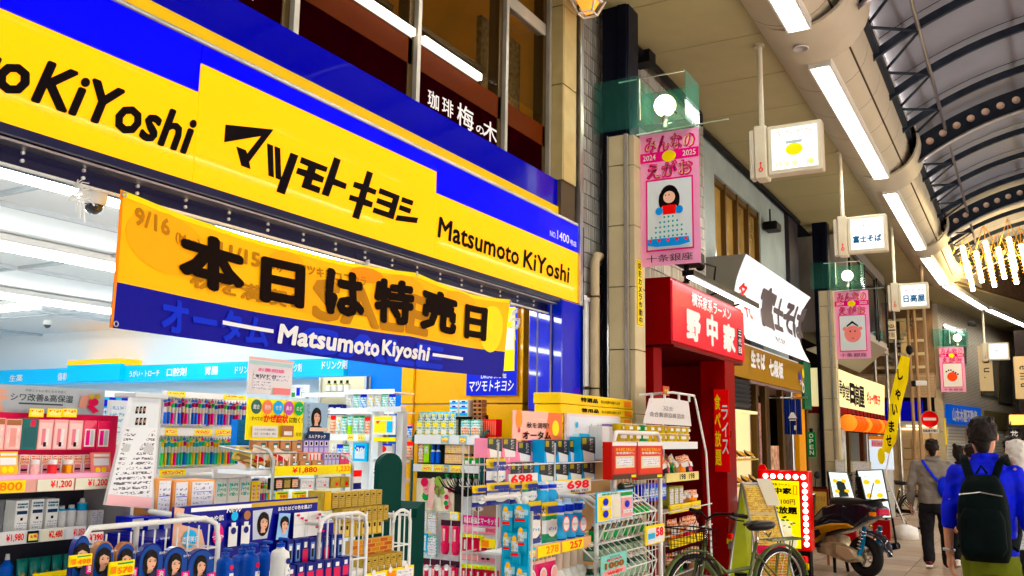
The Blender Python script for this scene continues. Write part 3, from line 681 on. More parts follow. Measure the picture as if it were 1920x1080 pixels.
def cloth(a0, a1, b0, b1, m, off, q, na=None, nb=None):
    na = na or max(1, int((a1-a0)*90)); nb = nb or max(1, int((b1-b0)*10)); v = [bpt(a0+(a1-a0)*i/na, b0+(b1-b0)*j/nb, off) for i in range(na+1) for j in range(nb+1)]
    q.add(v, [(i*(nb+1)+j, (i+1)*(nb+1)+j, (i+1)*(nb+1)+j+1, i*(nb+1)+j+1) for i in range(na) for j in range(nb)], m, True)
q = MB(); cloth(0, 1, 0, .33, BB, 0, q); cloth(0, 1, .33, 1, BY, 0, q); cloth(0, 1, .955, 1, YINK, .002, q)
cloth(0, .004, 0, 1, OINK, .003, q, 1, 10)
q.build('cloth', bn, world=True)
import bmesh
def btext(s, a0, b0, a1, b1, m, bold, off, shear=0., name='lettering'):
    vs, fs = tmesh(s, bold); bm = bmesh.new(); V_ = [bm.verts.new((x, y, l)) for x, y, l in vs]
    for f in fs:
        try: bm.faces.new([V_[i] for i in f])
        except ValueError: pass
    n = max(2, int((a1-a0)*60))
    for k in range(1, n): bmesh.ops.bisect_plane(bm, geom=bm.verts[:]+bm.edges[:]+bm.faces[:], plane_co=(k/n, 0, 0), plane_no=(1, 0, 0))
    for k in range(1, 4): bmesh.ops.bisect_plane(bm, geom=bm.verts[:]+bm.edges[:]+bm.faces[:], plane_co=(0, k/4, 0), plane_no=(0, 1, 0))
    bm.verts.index_update(); hh = (b1-b0)*.62; q = MB()
    pts = [bpt(a0+(a1-a0)*v.co.x+shear*(v.co.y-.5)*hh/3.56, b0+(b1-b0)*v.co.y, off+v.co.z*.00012) for v in bm.verts]
    q.add(pts, [tuple(v.index for v in f.verts) for f in bm.faces], m); bm.free(); return q.build(name, bn, world=True)
def bdisc(a, b, ra, rb, m, off, q):
    n = 20; K = 6; v = [bpt(a+ra*k/K*math.cos(2*math.pi*i/n), min(.99, max(.01, b+rb*k/K*math.sin(2*math.pi*i/n))), off) for k in range(K+1) for i in range(n)]
    q.add(v, [(k*n+i, k*n+(i+1) % n, (k+1)*n+(i+1) % n, (k+1)*n+i) for k in range(K) for i in range(n)], m)
def au(u): return (PX(u, 358+.2764*(u-212), -3.54).y-P0.y)/(P1.y-P0.y)
q = MB()
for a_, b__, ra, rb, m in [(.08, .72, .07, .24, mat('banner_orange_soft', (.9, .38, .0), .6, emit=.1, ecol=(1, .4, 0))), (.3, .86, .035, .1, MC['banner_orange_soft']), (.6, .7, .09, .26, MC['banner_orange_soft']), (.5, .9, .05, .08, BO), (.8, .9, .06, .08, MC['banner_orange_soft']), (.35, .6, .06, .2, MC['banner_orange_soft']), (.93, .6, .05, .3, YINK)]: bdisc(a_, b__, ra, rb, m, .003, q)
q.build('show_through_print', bn, world=True)
for s, u0, b0, u1, b1, m in [('9/16', 240, .78, 312, .92, BSH), ('(Mon)', 322, .74, 370, .84, BSH), ('11/15', 405, .74, 482, .88, BSH), ('(Fri)', 488, .74, 520, .83, BSH), ('マツキヨココカラ', 545, .78, 680, .88, BSH), ('秋を満喫！', 350, .42, 545, .58, BSH), ('SALE', 575, .35, 800, .78, BSH), ('オータム', 300, .02, 500, .3, BGB), ('SALE', 560, .02, 830, .28, BGB)]:
    btext(s, au(u0), b0, au(u1), b1, m, .05, .004)
for s, u0, u1 in [('本', 328, 454), ('日', 482, 560), ('は', 598, 674), ('特', 695, 769), ('売', 782, 848), ('日', 864, 910)]:
    btext(s, au(u0), .43, au(u1), .9 if s != '日' else .86, BINKB, .07, .009)
btext('Matsumoto', au(517), .07, au(706), .26, WINK, .05, .009, .15); btext('Kiyoshi', au(711), .05, au(804), .26, WINK, .05, .009, .15)
q = MB(); cloth(au(412), au(508), .16, .195, WINK, .009, q); q.build('dash', bn, world=True); q = MB(); cloth(au(810), au(865), .16, .195, WINK, .009, q); q.build('dash', bn, world=True)
q = MB(); 
for a_, b__ in ((.004, .97), (.006, .03), (.64, .98), (.996, .97), (.994, .03)): c = bpt(a_, b__, .012); q.torus(c, (1, 0, 0), .011, .003, STEEL, 12, 5)
q.build('eyelet', bn, world=True)

# ================================================================== coffee shop floor above
MULL = mat('window_mullion_grey', (.45, .43, .38), .35, .5, var=.1); BRZ = mat('window_bronze', (.07, .045, .02), .35, .5); AMB = mat('cafe_wall_amber_glow', (.4, .17, .025), .6, var=.3, vs=1.5, emit=.045, ecol=(.8, .38, .03)); MAR = mat('maroon_panel', (.008, .0005, .0012), .5, var=.3, spec=0); OBR = mat('orange_brown_band', (.07, .016, .002), .5, spec=.02)  # amber walls get a faint glow standing in for room light
cf = thing('coffee_shop_front', 'dark framed window front of the coffee shop above the drugstore', 'shop front', (-3.75, 5, 3.92))
FX = -3.66
cg = mat('cafe_glass', (.02, .012, .004), .03, alpha=.2, spec=.3)
q = MB(); q.box(-6.9, FX-.03, -2, 7.1, 3.72, 3.9, AMB); q.box(-6.9, -6.8, -2, 7.1, 3.9, 6.6, AMB); q.box(-6.9, -3.66, -2, 7.1, 6.6, 6.7, AMB); q.box(-6.9, -3.7, 7.1, 7.15, 3.9, 6.6, AMB); q.build('room_wall', cf, world=True)
ys = [(-1, 1.15), (1.15, 2.45), (2.45, 3.74), (3.74, 4.98), (4.98, 6.24), (6.24, 7.04)]
for i, (y0, y1) in enumerate(ys):
    q = MB(); q.box(FX-.01, FX, y0+.06, y1-.06, 4.5, 6.6, cg); q.build('pane', cf, world=True)
    q = MB(); q.box(FX-.03, FX+.0, y0+.03, y1-.03, 3.9, 4.22, MAR); q.build('lower_panel', cf, world=True)
    q = MB(); q.box(FX-.04, FX+.01, y0+.03, y1-.03, 4.22, 4.41, OBR); q.build('sill_band', cf, world=True)
    q = MB(); q.box(FX-.09, FX+.045, y1-.012, y1+.03, 3.9, 6.7, MULL); q.build('mullion', cf, world=True)
    q = MB(); q.box(FX-.09, FX+.01, y1-.075, y1-.015, 3.9, 6.7, BRZ); q.box(FX-.09, FX+.01, y1+.035, y1+.07, 3.9, 6.7, BRZ); q.build('inner_frame', cf, world=True)
    if i < 5: q = MB(); q.box(FX-.3, FX-.1, y0+.1, y1-.12, 4.62, 4.66, BRZ); q.build('curtain_rail', cf, world=True)
q = MB(); q.bbox(FX-.06, FX+.02, 6.28, 7.0, 5.28, 5.4, MULL, .01); q.build('transom', cf, world=True)
q = MB(); q.box(FX-.3, FX-.25, 6.3, 7.0, 4.45, 5.25, mat('lace_curtain', (.16, .11, .05), .8, var=.5, vs=25)); q.build('curtain', cf, world=True)
for y0, y1 in ((1.3, 3.6), (3.9, 4.93), (5.05, 5.84)):
    t = thing('window_tube_lamp', ['left fluorescent tube behind the coffee shop window', 'middle fluorescent tube behind the coffee shop window', 'right fluorescent tube behind the coffee shop window'][[1.3, 3.9, 5.05].index(y0)], 'tube lamp', (FX+.03, y0, 4.425))
    q = MB(); q.box(-.012, .02, 0, y1-y0, -.0, .05, mat('cafe_tube', (1, 1, 1), .5, emit=2.5, ecol=(1, .93, .8))); q.box(-.03, -.012, 0, y1-y0, -.01, .06, MULL); q.build('tube', t)
b = Board((FX+.004, 5.06, 3.93), (FX+.004, 6.17, 3.93), .4, .003); b.mb.M = None
q = MB()
def ctx(s, y0, z0, y1, z1, bold=.02): q.text(s, (FX+.004, y0, z0), (0, y1-y0, 0), (0, 0, z1-z0), WINK, bold, 0, nrm=Vector((1, 0, 0)))
def cpx(s, u0, v0, u1, v1, bold=.015): a_ = PX(u0, v0, FX+.004); b_ = PX(u1, v1, FX+.004); ctx(s, a_.y, a_.z, b_.y, b_.z, bold)
cpx('珈', 801, 198, 823, 178); cpx('琲', 828, 212, 850, 192); cpx('梅', 856, 232, 888, 208); cpx('の', 892, 247, 907, 240); cpx('木', 905, 258, 932, 236)
q.build('lettering', cf, world=True)
q = MB(); a_ = PX(462, -2, FX+.004); q.text('木', (FX+.004, a_.y-.16, a_.z-.02), (0, .22, 0), (0, 0, .25), WINK, .02, 0, nrm=Vector((1, 0, 0))); q.build('lettering', cf, world=True)
wl = thing('wall_lamp', 'brass candle wall lamp glowing inside the coffee shop', 'wall lamp', PX(752, 18, -4.5), 0)
q = MB(); q.tube([(0, 0, -.12), (0, .03, -.05), (0, .0, 0)], .01, BRASS, 6); q.torus((0, 0, -.1), (1, 0, 0), .03, .006, BRASS, 14, 6); q.build('arm', wl); q = MB(); q.lathe([(.008, 0), (.02, .03), (.018, .08), (.004, .12)], (0, 0, 0), mat('flame_bulb', (1, .7, .3), .4, emit=12, ecol=(1, .6, .2)), 10); q.build('bulb', wl)
q = MB(); q.box(-4.62, -4.56, 4.4, 5.0, 4.5, 6.4, mat('lamp_backing', (.75, .35, .04), .6, var=.2, emit=.0)); tag(q.build('wall_lamp_board', base=(-4.6, 4.7, 4.5)), 'amber wall board behind the brass lamp', 'board')

# ---- beige stone pier, flashing, corrugated grey tile building
pr = thing('stone_pier', 'beige tiled pier between the coffee shop windows and the grey tiled building', 'pier', (-3.6, 7.2, 0))
ST = mat('stone_tile', (.42, .34, .19), .35, var=.12, vs=5)
z = 3.9
for k, z0 in enumerate((3.92, 4.83, 5.6)):
    z1 = (4.82, 5.59, 6.7)[k]; q = MB(); q.bbox(-3.66, -3.5, 7.075, 7.09, z0, z1, ST, .003); q.build('stone_tile', pr, world=True); q = MB(); q.bbox(-3.515, -3.5, 7.1, 7.36, z0, z1, ST, .003); q.build('stone_tile', pr, world=True)
q = MB(); q.box(-3.7, -3.52, 7.095, 7.38, 0, 6.7, SEAM); q.build('pier_core', pr, world=True)
q = MB(); q.bbox(-3.62, -3.47, 7.4, 7.46, 0, 6.7, STEEL, .004); q.bbox(-3.66, -3.56, 7.5, 7.62, 0, 6.7, mat('flashing_grey', (.4, .4, .4), .4, .4, var=.15), .004); q.bbox(-3.66, -3.6, 7.64, 7.72, 0, 6.7, MULL, .004); q.build('flashing', pr, world=True)
gb = thing('tiled_building', 'grey building clad in small upright tiles behind the nearest column', 'building', (-3.8, 9, 0))
GT = [mat('grey_tile_%d' % i, (c, c*.97, c*.9), .3, var=.1, vs=3) for i, c in enumerate((.36, .42, .3))]
q = MB(); q.box(-4.5, -3.74, 7.7, 8.45, 0, 6.6, SEAM); q.box(-4.5, -3.74, 9.0, 12.0, 3.2, 6.6, SEAM); q.box(-4.5, -3.9, 8.45, 9.0, 0, 6.6, DARK); q.box(-3.9, -3.74, 8.45, 9.0, 5.25, 6.6, SEAM); q.build('wall', gb, world=True)
random.seed(4); q = MB()
def tl(y0, y1, z0, z1):
    y = y0
    while y < y1-.03:
        z = z0
        while z < z1-.05:
            q.box(-3.74, -3.725+random.uniform(-.002, .002), y+.004, y+.046, z+.006, z+.144, random.choice(GT)); z += .15
        y += .05
tl(7.72, 8.45, 0, 6.6); tl(8.45, 9.0, 5.25, 6.6); tl(9.0, 12.0, 3.3, 6.6)
tag(q.build('tile_cladding', gb, world=True), kind='stuff')
q = MB(); q.bbox(-3.8, -3.7, 8.44, 8.47, 0, 5.25, STEEL, .003); q.bbox(-3.8, -3.7, 8.45, 9.0, 4.25, 4.3, BRZ, .003); q.build('opening_trim', gb, world=True)
dpm = mat('drainpipe_beige', (.5, .42, .3), .4, var=.1)
dp = thing('drain_pipe', 'beige drain pipe with brackets on the grey tiled wall', 'pipe', (-3.66, 8.1, 0))
q = MB(); q.tube([(-3.72, 8.5, 3.42), (-3.66, 8.3, 3.44), (-3.64, 8.15, 3.42), (-3.64, 8.1, 3.34), (-3.64, 8.1, 0)], .045, dpm, 12); q.build('pipe', dp, world=True)
q = MB(); 
for z in (1.2, 2.1, 3.0): q.torus((-3.64, 8.1, z), (0, 0, 1), .05, .008, BRZ, 14, 6); q.box(-3.72, -3.66, 8.0, 8.04, z-.015, z+.015, BRZ)
q.build('bracket', dp, world=True)
q = MB(); q.torus((0, 0, 0), (1, 0, 0), .06, .01, BLK, 16, 6); q.bbox(-.02, .03, -.05, .05, -.1, -.03, BLK, .01); q.tube([(0, .05, -.05), (0, .12, 0), (0, .05, .08), (0, 0, .04)], .008, BLK, 6); q.cyl((0, .08, -.2), (0, .08, .05), .03, BLK)
tag(q.build('cable_coil'), 'black coil of cable and junction box on the grey tiled wall', 'cable').location = PX(1122, 512, -3.66)
# ghostly round shop symbol of the neighbouring door
b = Board.px('x', -3.7, 1126, 395, 1142, 398, 280, .004); b.disc(.5, .75, .12, WHT, 20, 1, 1.3).disc(.5, .75, .1, mat('grey_print', (.3, .3, .28), .6), 20, 1, 1.3).disc(.5, .75, .07, WHT, 20, 1, 1.4).poly([(.2, .5), (.8, .5), (.95, 0), (.3, 0)], WHT); b.done('round_sign', 'pale round emblem sign on the dark opening left of the column', 'sign')
# orange glass lamp at the top edge
t = thing('street_lantern', 'white framed square lantern with orange glass at the top edge', 'lantern', PY(1102, 8, 7.2))
q = MB(); q.bbox(-.12, .12, -.1, .1, .03, .12, WHT, .01)
for a_ in (-1, 1):
    for b__ in (-1, 1): q.tube([(a_*.13, b__*.11, .04), (a_*.07, b__*.06, -.1)], .01, WHT, 6)
q.tube([(-.07, -.06, -.1), (.07, -.06, -.1), (.07, .06, -.1), (-.07, .06, -.1), (-.07, -.06, -.1)], .01, WHT, 6); q.tube([(0, 0, .1), (0, 0, .5)], .02, WHT, 8); q.tube([(.1, .0, .09), (.9, .3, .15)], .03, CREAM, 8); q.build('frame', t)
q = MB(); q.lathe([(.05, -.085), (.115, .03)], (0, 0, 0), mat('orange_glass', (.9, .35, .05), .2, emit=.6, ecol=(1, .4, .05)), 4); q.build('glass', t)

# ================================================================== red ramen shop
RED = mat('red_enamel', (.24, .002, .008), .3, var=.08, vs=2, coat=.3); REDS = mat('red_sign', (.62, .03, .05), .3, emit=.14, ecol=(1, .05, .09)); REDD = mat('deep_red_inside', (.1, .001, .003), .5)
rs = thing('ramen_shop', 'bright red ramen shop front next to the nearest column', 'shop', (-3.4, 9.3, 0))
q = MB(); q.box(-3.9, -3.22, 9.12, 11.9, 2.62, 3.34, RED); q.build('sign_box', rs, world=True)
q = MB(); q.box(-3.75, -3.45, 9.2, 9.45, 0, 2.62, RED); q.build('side_post', rs, world=True)
q = MB(); q.bbox(-3.55, -3.22, 11.1, 11.5, 0, 2.62, RED, .01); q.build('front_pillar', rs, world=True)
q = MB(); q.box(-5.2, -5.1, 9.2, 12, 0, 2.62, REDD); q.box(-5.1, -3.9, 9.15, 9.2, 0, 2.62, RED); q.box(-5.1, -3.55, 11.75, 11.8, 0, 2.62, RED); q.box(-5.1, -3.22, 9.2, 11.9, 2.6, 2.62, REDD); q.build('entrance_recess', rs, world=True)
q = MB(); q.box(-4.6, -4.56, 10.0, 10.7, 0, 2.1, DARK); q.box(-4.58, -4.5, 9.95, 10.02, 0, 2.15, RED); q.build('door', rs, world=True)
q = MB(); q.box(-3.225, -3.2, 9.12, 11.92, 2.66, 3.3, REDS); q.build('sign_face', rs, world=True)
q = MB(); RX = -3.196
def rpx(s, u0, v0, u1, v1, bold=.04, x=RX, m=WINK): a_ = PX(u0, v0, x); b_ = PX(u1, v1, x); q.text(s, (x, a_.y, a_.z), (0, b_.y-a_.y, 0), (0, 0, max(.03, b_.z-a_.z)), m, bold, 0, nrm=Vector((1, 0, 0)))
rpx('横浜家系ラーメン', 1297, 572, 1370, 580, .03); rpx('野', 1287, 636, 1313, 588, .07); rpx('中', 1325, 646, 1345, 594, .07); rpx('家', 1356, 657, 1378, 612, .07)
a_ = PX(1384, 663, RX); b_ = PX(1390, 612, RX); q.box(RX-.003, RX, a_.y, b_.y, 2.72, 3.06, BLK)
for k, c_ in enumerate('三代目'): q.text(c_, (RX+.001, a_.y+.02, 2.96-k*.11), (0, b_.y-a_.y-.04, 0), (0, 0, .085), WINK, .03, 0, nrm=Vector((1, 0, 0)))
q.build('lettering', rs, world=True)
t = thing('sign_lamp', 'slim black bar lamp over the red ramen sign', 'bar lamp', (-3.08, 9.3, 3.37))
q = MB(); q.box(-.07, .06, 0, 2.75, .0, .06, BLK)
for yy_ in (.3, 1.3, 2.3): q.tube([(0, yy_, .03), (-.3, yy_, -.06)], .012, BLK, 6)
q.build('housing', t); q = MB(); q.box(-.03, .03, .04, 2.7, -.02, -.001, mat('bar_lamp_tube', (1, 1, 1), .4, emit=5, ecol=(1, .95, .9))); q.build('tube', t)
b = Board((-3.17, 11.12, 1.3), (-3.17, 11.48, 1.3), 1.0, .01); 
b = Board.px('y', 11.05, 1341, 886, 1369, 884, 730, .01); b.base(RINK)
b.vtext('食べ放題', .05, .06, .45, .96, YINK, .03).vtext('ライス', .52, .2, .95, .82, WINK, .02)
b.done('vertical_poster', 'upright red poster with yellow and white characters on the ramen shop pillar', 'poster')
t = thing('floodlight', 'black floodlight on an arm above the red ramen shop', 'floodlight', (-3.3, 9.5, 3.6))
q = MB(); q.bbox(-.02, .25, -.05, .3, -.06, .1, BLK, .02); q.tube([(.1, .1, -.06), (.1, .1, -.26)], .03, BLK, 8); q.tube([(.2, .3, 0), (.28, .6, .0), (.2, .8, -.12)], .012, BLK, 6); q.sph((.05, .75, .05), .06, BLK, 10, 6); q.build('lamp_body', t)
q = MB(); q.box(-.05, .2, .0, .28, .1, .13, STEEL); q.build('bracket', t)
# ---- soba shop
SOW = mat('soba_sign_white', (.8, .8, .84), .3, emit=.27, ecol=(.96, .97, 1)); OCH = mat('ochre_fascia', (.3, .17, .02), .4, var=.12, emit=.0)
so = thing('soba_shop', 'soba shop with a curved white lit sign and ochre fascia', 'shop', (-3.4, 12.5, 0))
q = MB(); rows = []
YA, YB = 12.5, 16.6
nz_ = 10
for fx in (0, 1):
    for i in range(nz_+1):
        t_ = i/nz_; z = 3.02+1.2*t_; x = -3.33+.03*t_-.17*math.sin(math.pi*t_)
        yo0 = YA-.16*math.sin(math.pi*t_)*0; yb = YB+.6*(t_-.5)**2*2*(1 if t_ > .5 else .6)
        rows += [(x-(.02 if fx else 0), YA+.0, z), (x-(.02 if fx else 0), yb, z)]
q.add(rows[:2*(nz_+1)], [(2*i, 2*i+1, 2*i+3, 2*i+2) for i in range(nz_)], SOW, True); q.build('sign_face', so, world=True)
q = MB(); v = []; 
pts = [(-3.33+.03*i/nz_-.17*math.sin(math.pi*i/nz_), YA, 3.02+1.2*i/nz_) for i in range(nz_+1)]
q.slab(pts+[(-3.95, YA, 4.22), (-3.95, YA, 3.02)], (0, .02, 0), mat('soba_side', (.2, .19, .16), .5)); q.build('sign_side', so, world=True)
q = MB(); q.box(-3.95, -3.5, YA, YB, 3.0, 3.02, WHT); q.build('sign_bottom', so, world=True)
q = MB()
def sop(s, u0, v0, u1, v1, m, bold=.06):
    a_ = PX(u0, v0, -3.40); b_ = PX(u1, v1, -3.40); vs, fs = tmesh(s, bold); P = []
    for a2, b2, l2 in vs:
        z = a_.z+(b_.z-a_.z)*b2; P.append((-3.33+.025*(z-3.02)-.17*math.sin(math.pi*(z-3.02)/1.2)+.012+l2*.00015, a_.y+(b_.y-a_.y)*a2, z))
    q.add(P, fs, m)
GRYI = mat('brush_grey_ink', (.1, .085, .09), .5)
sop('名', 1393, 566, 1407, 534, RINK, .04); sop('代', 1405, 594, 1418, 568, RINK, .04); sop('富', 1434, 610, 1458, 548, GRYI, .055); sop('士', 1459, 616, 1475, 565, GRYI, .055); sop('そ', 1477, 622, 1494, 574, GRYI, .055); sop('ば', 1495, 632, 1512, 580, GRYI, .055); sop('株式会社', 1455, 641, 1474, 636, GRYI, .01)
q.build('lettering', so, world=True)
q = MB(); q.box(-3.6, -3.45, 11.95, YB+.2, 2.5, 2.98, OCH); q.build('fascia', so, world=True)
q = MB(); 
rpx('生そば', 1408, 688, 1434, 664, .08, -3.445); rpx('七段坂', 1442, 705, 1468, 680, .08, -3.445)
q.build('lettering', so, world=True)
q = MB(); q.box(-3.6, -3.45, YB+.2, 17.4, 2.2, 3.05, mat('green_board', (.01, .1, .05), .5)); q.build('green_board', so, world=True)
b = Board.px('x', -3.44, 1496, 745, 1512, 748, 692, .004)
b.disc(.3, .7, .09, BINK, 14).disc(.7, .85, .09, YINK, 14).disc(.65, .35, .09, WINK, 14).disc(.65, .35, .05, GINK, 12).text('24', .25, .45, .6, .6, WINK, .02); b.done('green_board_print', parent=so)
q = MB(); q.box(-3.62, -3.5, 11.9, 13.3, 2.06, 2.48, BLK); q.build('vent_panel', so, world=True)
for k in range(6): q = MB(); q.slab([(-3.5, 12.0, 2.09+k*.064), (-3.5, 13.2, 2.09+k*.064), (-3.46, 13.2, 2.14+k*.064), (-3.46, 12.0, 2.14+k*.064)], (-.006, 0, .004), mat('slat_dark_steel', (.05, .05, .055), .4, .5)); q.build('slat', so, world=True)
q = MB(); wd = mat('display_cream', (.75, .6, .35), .5, emit=.3, ecol=(1, .8, .45)); q.box(-3.64, -3.6, 11.95, 13.6, .6, 2.04, wd); q.box(-3.6, -3.48, 11.95, 13.6, 2.01, 2.05, wd); q.box(-3.6, -3.48, 11.95, 13.6, .55, .6, wd); q.box(-3.6, -3.48, 11.95, 13.6, 1.0, 1.02, mat('display_shelf', (.6, .45, .15), .5)); q.box(-3.6, -3.48, 11.95, 13.6, 1.35, 1.37, MC['display_shelf']); q.build('food_display_case', so, world=True)
q = MB(); q.box(-3.6, -3.48, 11.95, 13.6, 0, .55, mat('wood_dark', (.08, .03, .012), .4)); q.build('case_base', so, world=True)
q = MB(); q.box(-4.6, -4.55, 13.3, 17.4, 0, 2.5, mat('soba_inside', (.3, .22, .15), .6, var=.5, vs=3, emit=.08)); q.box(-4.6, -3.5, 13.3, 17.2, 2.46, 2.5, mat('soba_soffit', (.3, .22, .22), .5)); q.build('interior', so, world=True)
for y_, w_, m_ in ((13.65, .1, BRZ), (14.2, .22, BRZ), (15.3, .12, BRZ), (16.0, .12, STEEL), (16.5, .5, mat('ochre_post', (.65, .3, .02), .4, emit=.08)), (17.2, .12, BRZ)):
    q = MB(); q.bbox(-3.6, -3.5, y_, y_+w_, 0, 2.48, m_, .01); q.build('door_post', so, world=True)
q = MB(); q.box(-3.58, -3.57, 13.7, 14.15, .7, 2.2, mat('lace_print', (.35, .2, .17), .6, var=.7, vs=22)); q.box(-3.58, -3.57, 14.6, 15.25, .7, 1.55, mat('poster_photo', (.6, .35, .25), .6, var=.6, vs=9)); q.build('door_poster', so, world=True)
random.seed(9)
q0 = MB(); q0.lathe([(.03, 0), (.045, .01), (.075, .04), (.07, .042)], (0, 0, 0), mat('dark_bowl', (.03, .015, .012), .3), 12); q0.sph((0, 0, .035), .06, mat('noodle_yellow', (.6, .42, .15), .6, var=.3, vs=60), 10, 5, (1, 1, .35)); bowl_me = q0.mesh('bowl')
q0 = MB(); q0.lathe([(.06, 0), (.085, .012)], (0, 0, 0), WHT, 14); q0.sph((0, 0, .015), .06, mat('tempura_gold', (.6, .3, .06), .6, var=.4, vs=40), 10, 5, (1, .8, .4)); dish_me = q0.mesh('dish')
for r_, z_ in enumerate((.6, 1.02, 1.37)):
    for k in range(6):
        o = bpy.data.objects.new('food_model', (bowl_me, dish_me)[(k+r_) % 2]); COL.objects.link(o); o.location = (-3.54, 12.3+k*.21, z_+.05); o.rotation_euler = (0, R(38), 0)
        tag(o, ['food model on the bottom shelf of the soba shop case', 'food model on the middle shelf of the soba shop case', 'food model on the top shelf of the soba shop case'][r_], 'food model', 'food models in the soba display case')
t = thing('noren_curtain', 'short navy noren curtain with a white mountain mark at the soba shop door', 'curtain', (-3.2, 15.2, 2.2))
NV = mat('noren_navy', (.004, .02, .13), .7, var=.2, vs=8)
pa, pb_ = PY(1469, 742, 14.6), PY(1502, 742, 14.6)
for k in range(3):
    q = MB(); n = 8; x0 = pa.x+(pb_.x-pa.x)*k/3; x1 = pa.x+(pb_.x-pa.x)*(k+1)/3-.006; v = []
    for i in range(n+1):
        for j in range(5): v.append((x0+(x1-x0)*i/n, 14.6+.02*math.sin(i*1.6+k)*(j/4), 2.28-.55*j/4))
    q.add(v, [(i*5+j, i*5+j+1, i*5+j+6, i*5+j+5) for i in range(n) for j in range(4)], NV, True); q.build('cloth_strip', t, world=True)
q = MB(); xm = (pa.x+pb_.x)/2; q.add([(xm-.07, 14.57, 1.98), (xm+.07, 14.57, 1.98), (xm+.02, 14.57, 2.07), (xm-.02, 14.57, 2.07)], [(0, 1, 2, 3)], WINK); q.box(xm-.05, xm+.05, 14.568, 14.572, 1.945, 1.96, WINK); q.box(xm+.02, xm+.05, 14.568, 14.572, 1.8, 1.87, WINK); q.build('mark', t, world=True)
q = MB(); q.tube([(pa.x-.05, 14.6, 2.3), (pb_.x+.1, 14.6, 2.3)], .012, STEEL, 8); q.tube([(pa.x-.3, 14.6, 2.3), (pa.x-.05, 14.6, 2.3)], .012, STEEL, 8); q.build('rod', t, world=True)
t = thing('green_door_flag', 'small green hanging cloth tag beside the ochre post', 'flag', PY(1521, 810, 16.2))
q = MB(); q.bbox(-.07, .07, -.01, .01, -.42, 0, mat('green_cloth', (.01, .2, .05), .6, var=.3), .005); q.cyl((0, 0, 0), (0, 0, .06), .03, BLK); q.build('cloth', t)
q = MB(); [q.text(c_, (-.035, -.012, -.1-k*.095), (.07, 0, 0), (0, 0, .075), WINK, .02, nrm=Vector((0, -1, 0))) for k, c_ in enumerate('OPEN')]; q.build('lettering', t)
# teal wall with brown windows above the soba shop
tb = thing('plastered_building', 'pale blue grey building with brown windows above the soba shop', 'building', (-3.9, 13, 3))
TEAL = mat('pale_teal_plaster', (.33, .38, .37), .6, var=.12, vs=2); WBR = mat('window_brown', (.1, .06, .025), .4, .3); wg = mat('window_glass_warm', (.3, .2, .08), .06, coat=.5, emit=.03, ecol=(1, .6, .2), var=.4, vs=1.5)
q = MB(); q.box(-4.4, -3.88, 12.0, 13.0, 2.9, 6.3, TEAL); q.box(-4.4, -3.88, 15.7, 17.6, 2.9, 6.3, TEAL); q.box(-4.4, -3.88, 13.0, 15.7, 5.6, 6.3, TEAL); q.box(-4.4, -4.1, 13.0, 15.7, 2.9, 5.6, BRZ); q.build('wall', tb, world=True)
for k in range(4):
    q = MB(); y0 = 13.0+k*.675; q.box(-4.0, -3.98, y0+.04, y0+.635, 4.0, 5.55, wg); q.build('pane', tb, world=True)
    q = MB(); q.bbox(-4.02, -3.9, y0, y0+.04, 3.9, 5.6, WBR, .005); q.bbox(-4.02, -3.9, y0+.635, y0+.675, 3.9, 5.6, WBR, .005); q.bbox(-4.02, -3.92, y0, y0+.675, 5.5, 5.6, WBR, .005); q.build('window_frame', tb, world=True)
q = MB(); q.box(-4.4, -3.8, 17.6, 18.4, 2.9, 6.3, mat('dark_gap', (.03, .025, .03), .6)); q.build('dark_bay', tb, world=True)
q = MB(); q.tube([(-3.75, 15.9, 5.4), (-3.75, 15.9, 5.7)], .015, BLK, 6); q.bbox(-3.85, -3.6, 15.75, 16.1, 5.3, 5.45, BLK, .02); tag(q.build('wall_spotlight', base=(-3.75, 15.9, 5.4)), 'small black spotlight on the pale wall under the ceiling', 'spotlight')
# pipes and cables running along the wall tops
q = MB(); q.tube([(-3.6, 9.0, 6.0), (-3.62, 11.5, 6.0), (-3.8, 12.1, 6.02), (-3.8, 18.5, 6.02)], .05, BLK, 8); q.box(-3.7, -3.5, 9.3, 9.5, 5.9, 6.05, BLK); tag(q.build('cable_duct', base=(-3.6, 9, 6)), 'black cable duct along the top of the walls under the ceiling', 'duct')
# ================================================================== further along: dumpling-and-noodle shop, side street, end buildings
c2 = column(-3.36, 19.0, 6.3, 'second navy and beige arcade column in front of the noodle diner', 4.66)
lampbox(-3.32, 18.95, 4.72, 'teal glass lamp box on the second arcade column')
streetbanner((-3.27, 19.15, 3.28), (-2.62, 19.15, 3.28), 1.37, 1, 'second pink street banner with a drawn pink face')
CRL = mat('cream_lit_sign', (.85, .75, .42), .35, emit=.38, ecol=(1, .86, .42)); DKW = mat('dark_wood_front', (.06, .02, .01), .4)
hk = thing('noodle_diner', 'noodle diner with a cream lit sign and a row of orange lanterns', 'shop', (-3.4, 20, 0))
q = MB(); q.box(-3.9, -3.34, 19.25, 26.0, 2.36, 3.12, CRL); q.build('sign_box', hk, world=True)
q = MB(); q.slab([PX(1568, 693, -3.33), PX(1657, 723, -3.33), PX(1657, 780, -3.33), PX(1568, 762, -3.33)], (.02, 0, 0), CRL); q.build('sign_face', hk, world=True)
q = MB(); HX = -3.305
def hpx(s, u0, v0, u1, v1, m, bold=.05):
    a_ = PX(u0, v0, HX); b_ = PX(u1, v1, HX); q.text(s, (HX, a_.y, a_.z), (0, b_.y-a_.y, 0), (0, 0, max(.05, b_.z-a_.z)), m, bold, 0, nrm=Vector((1, 0, 0)))
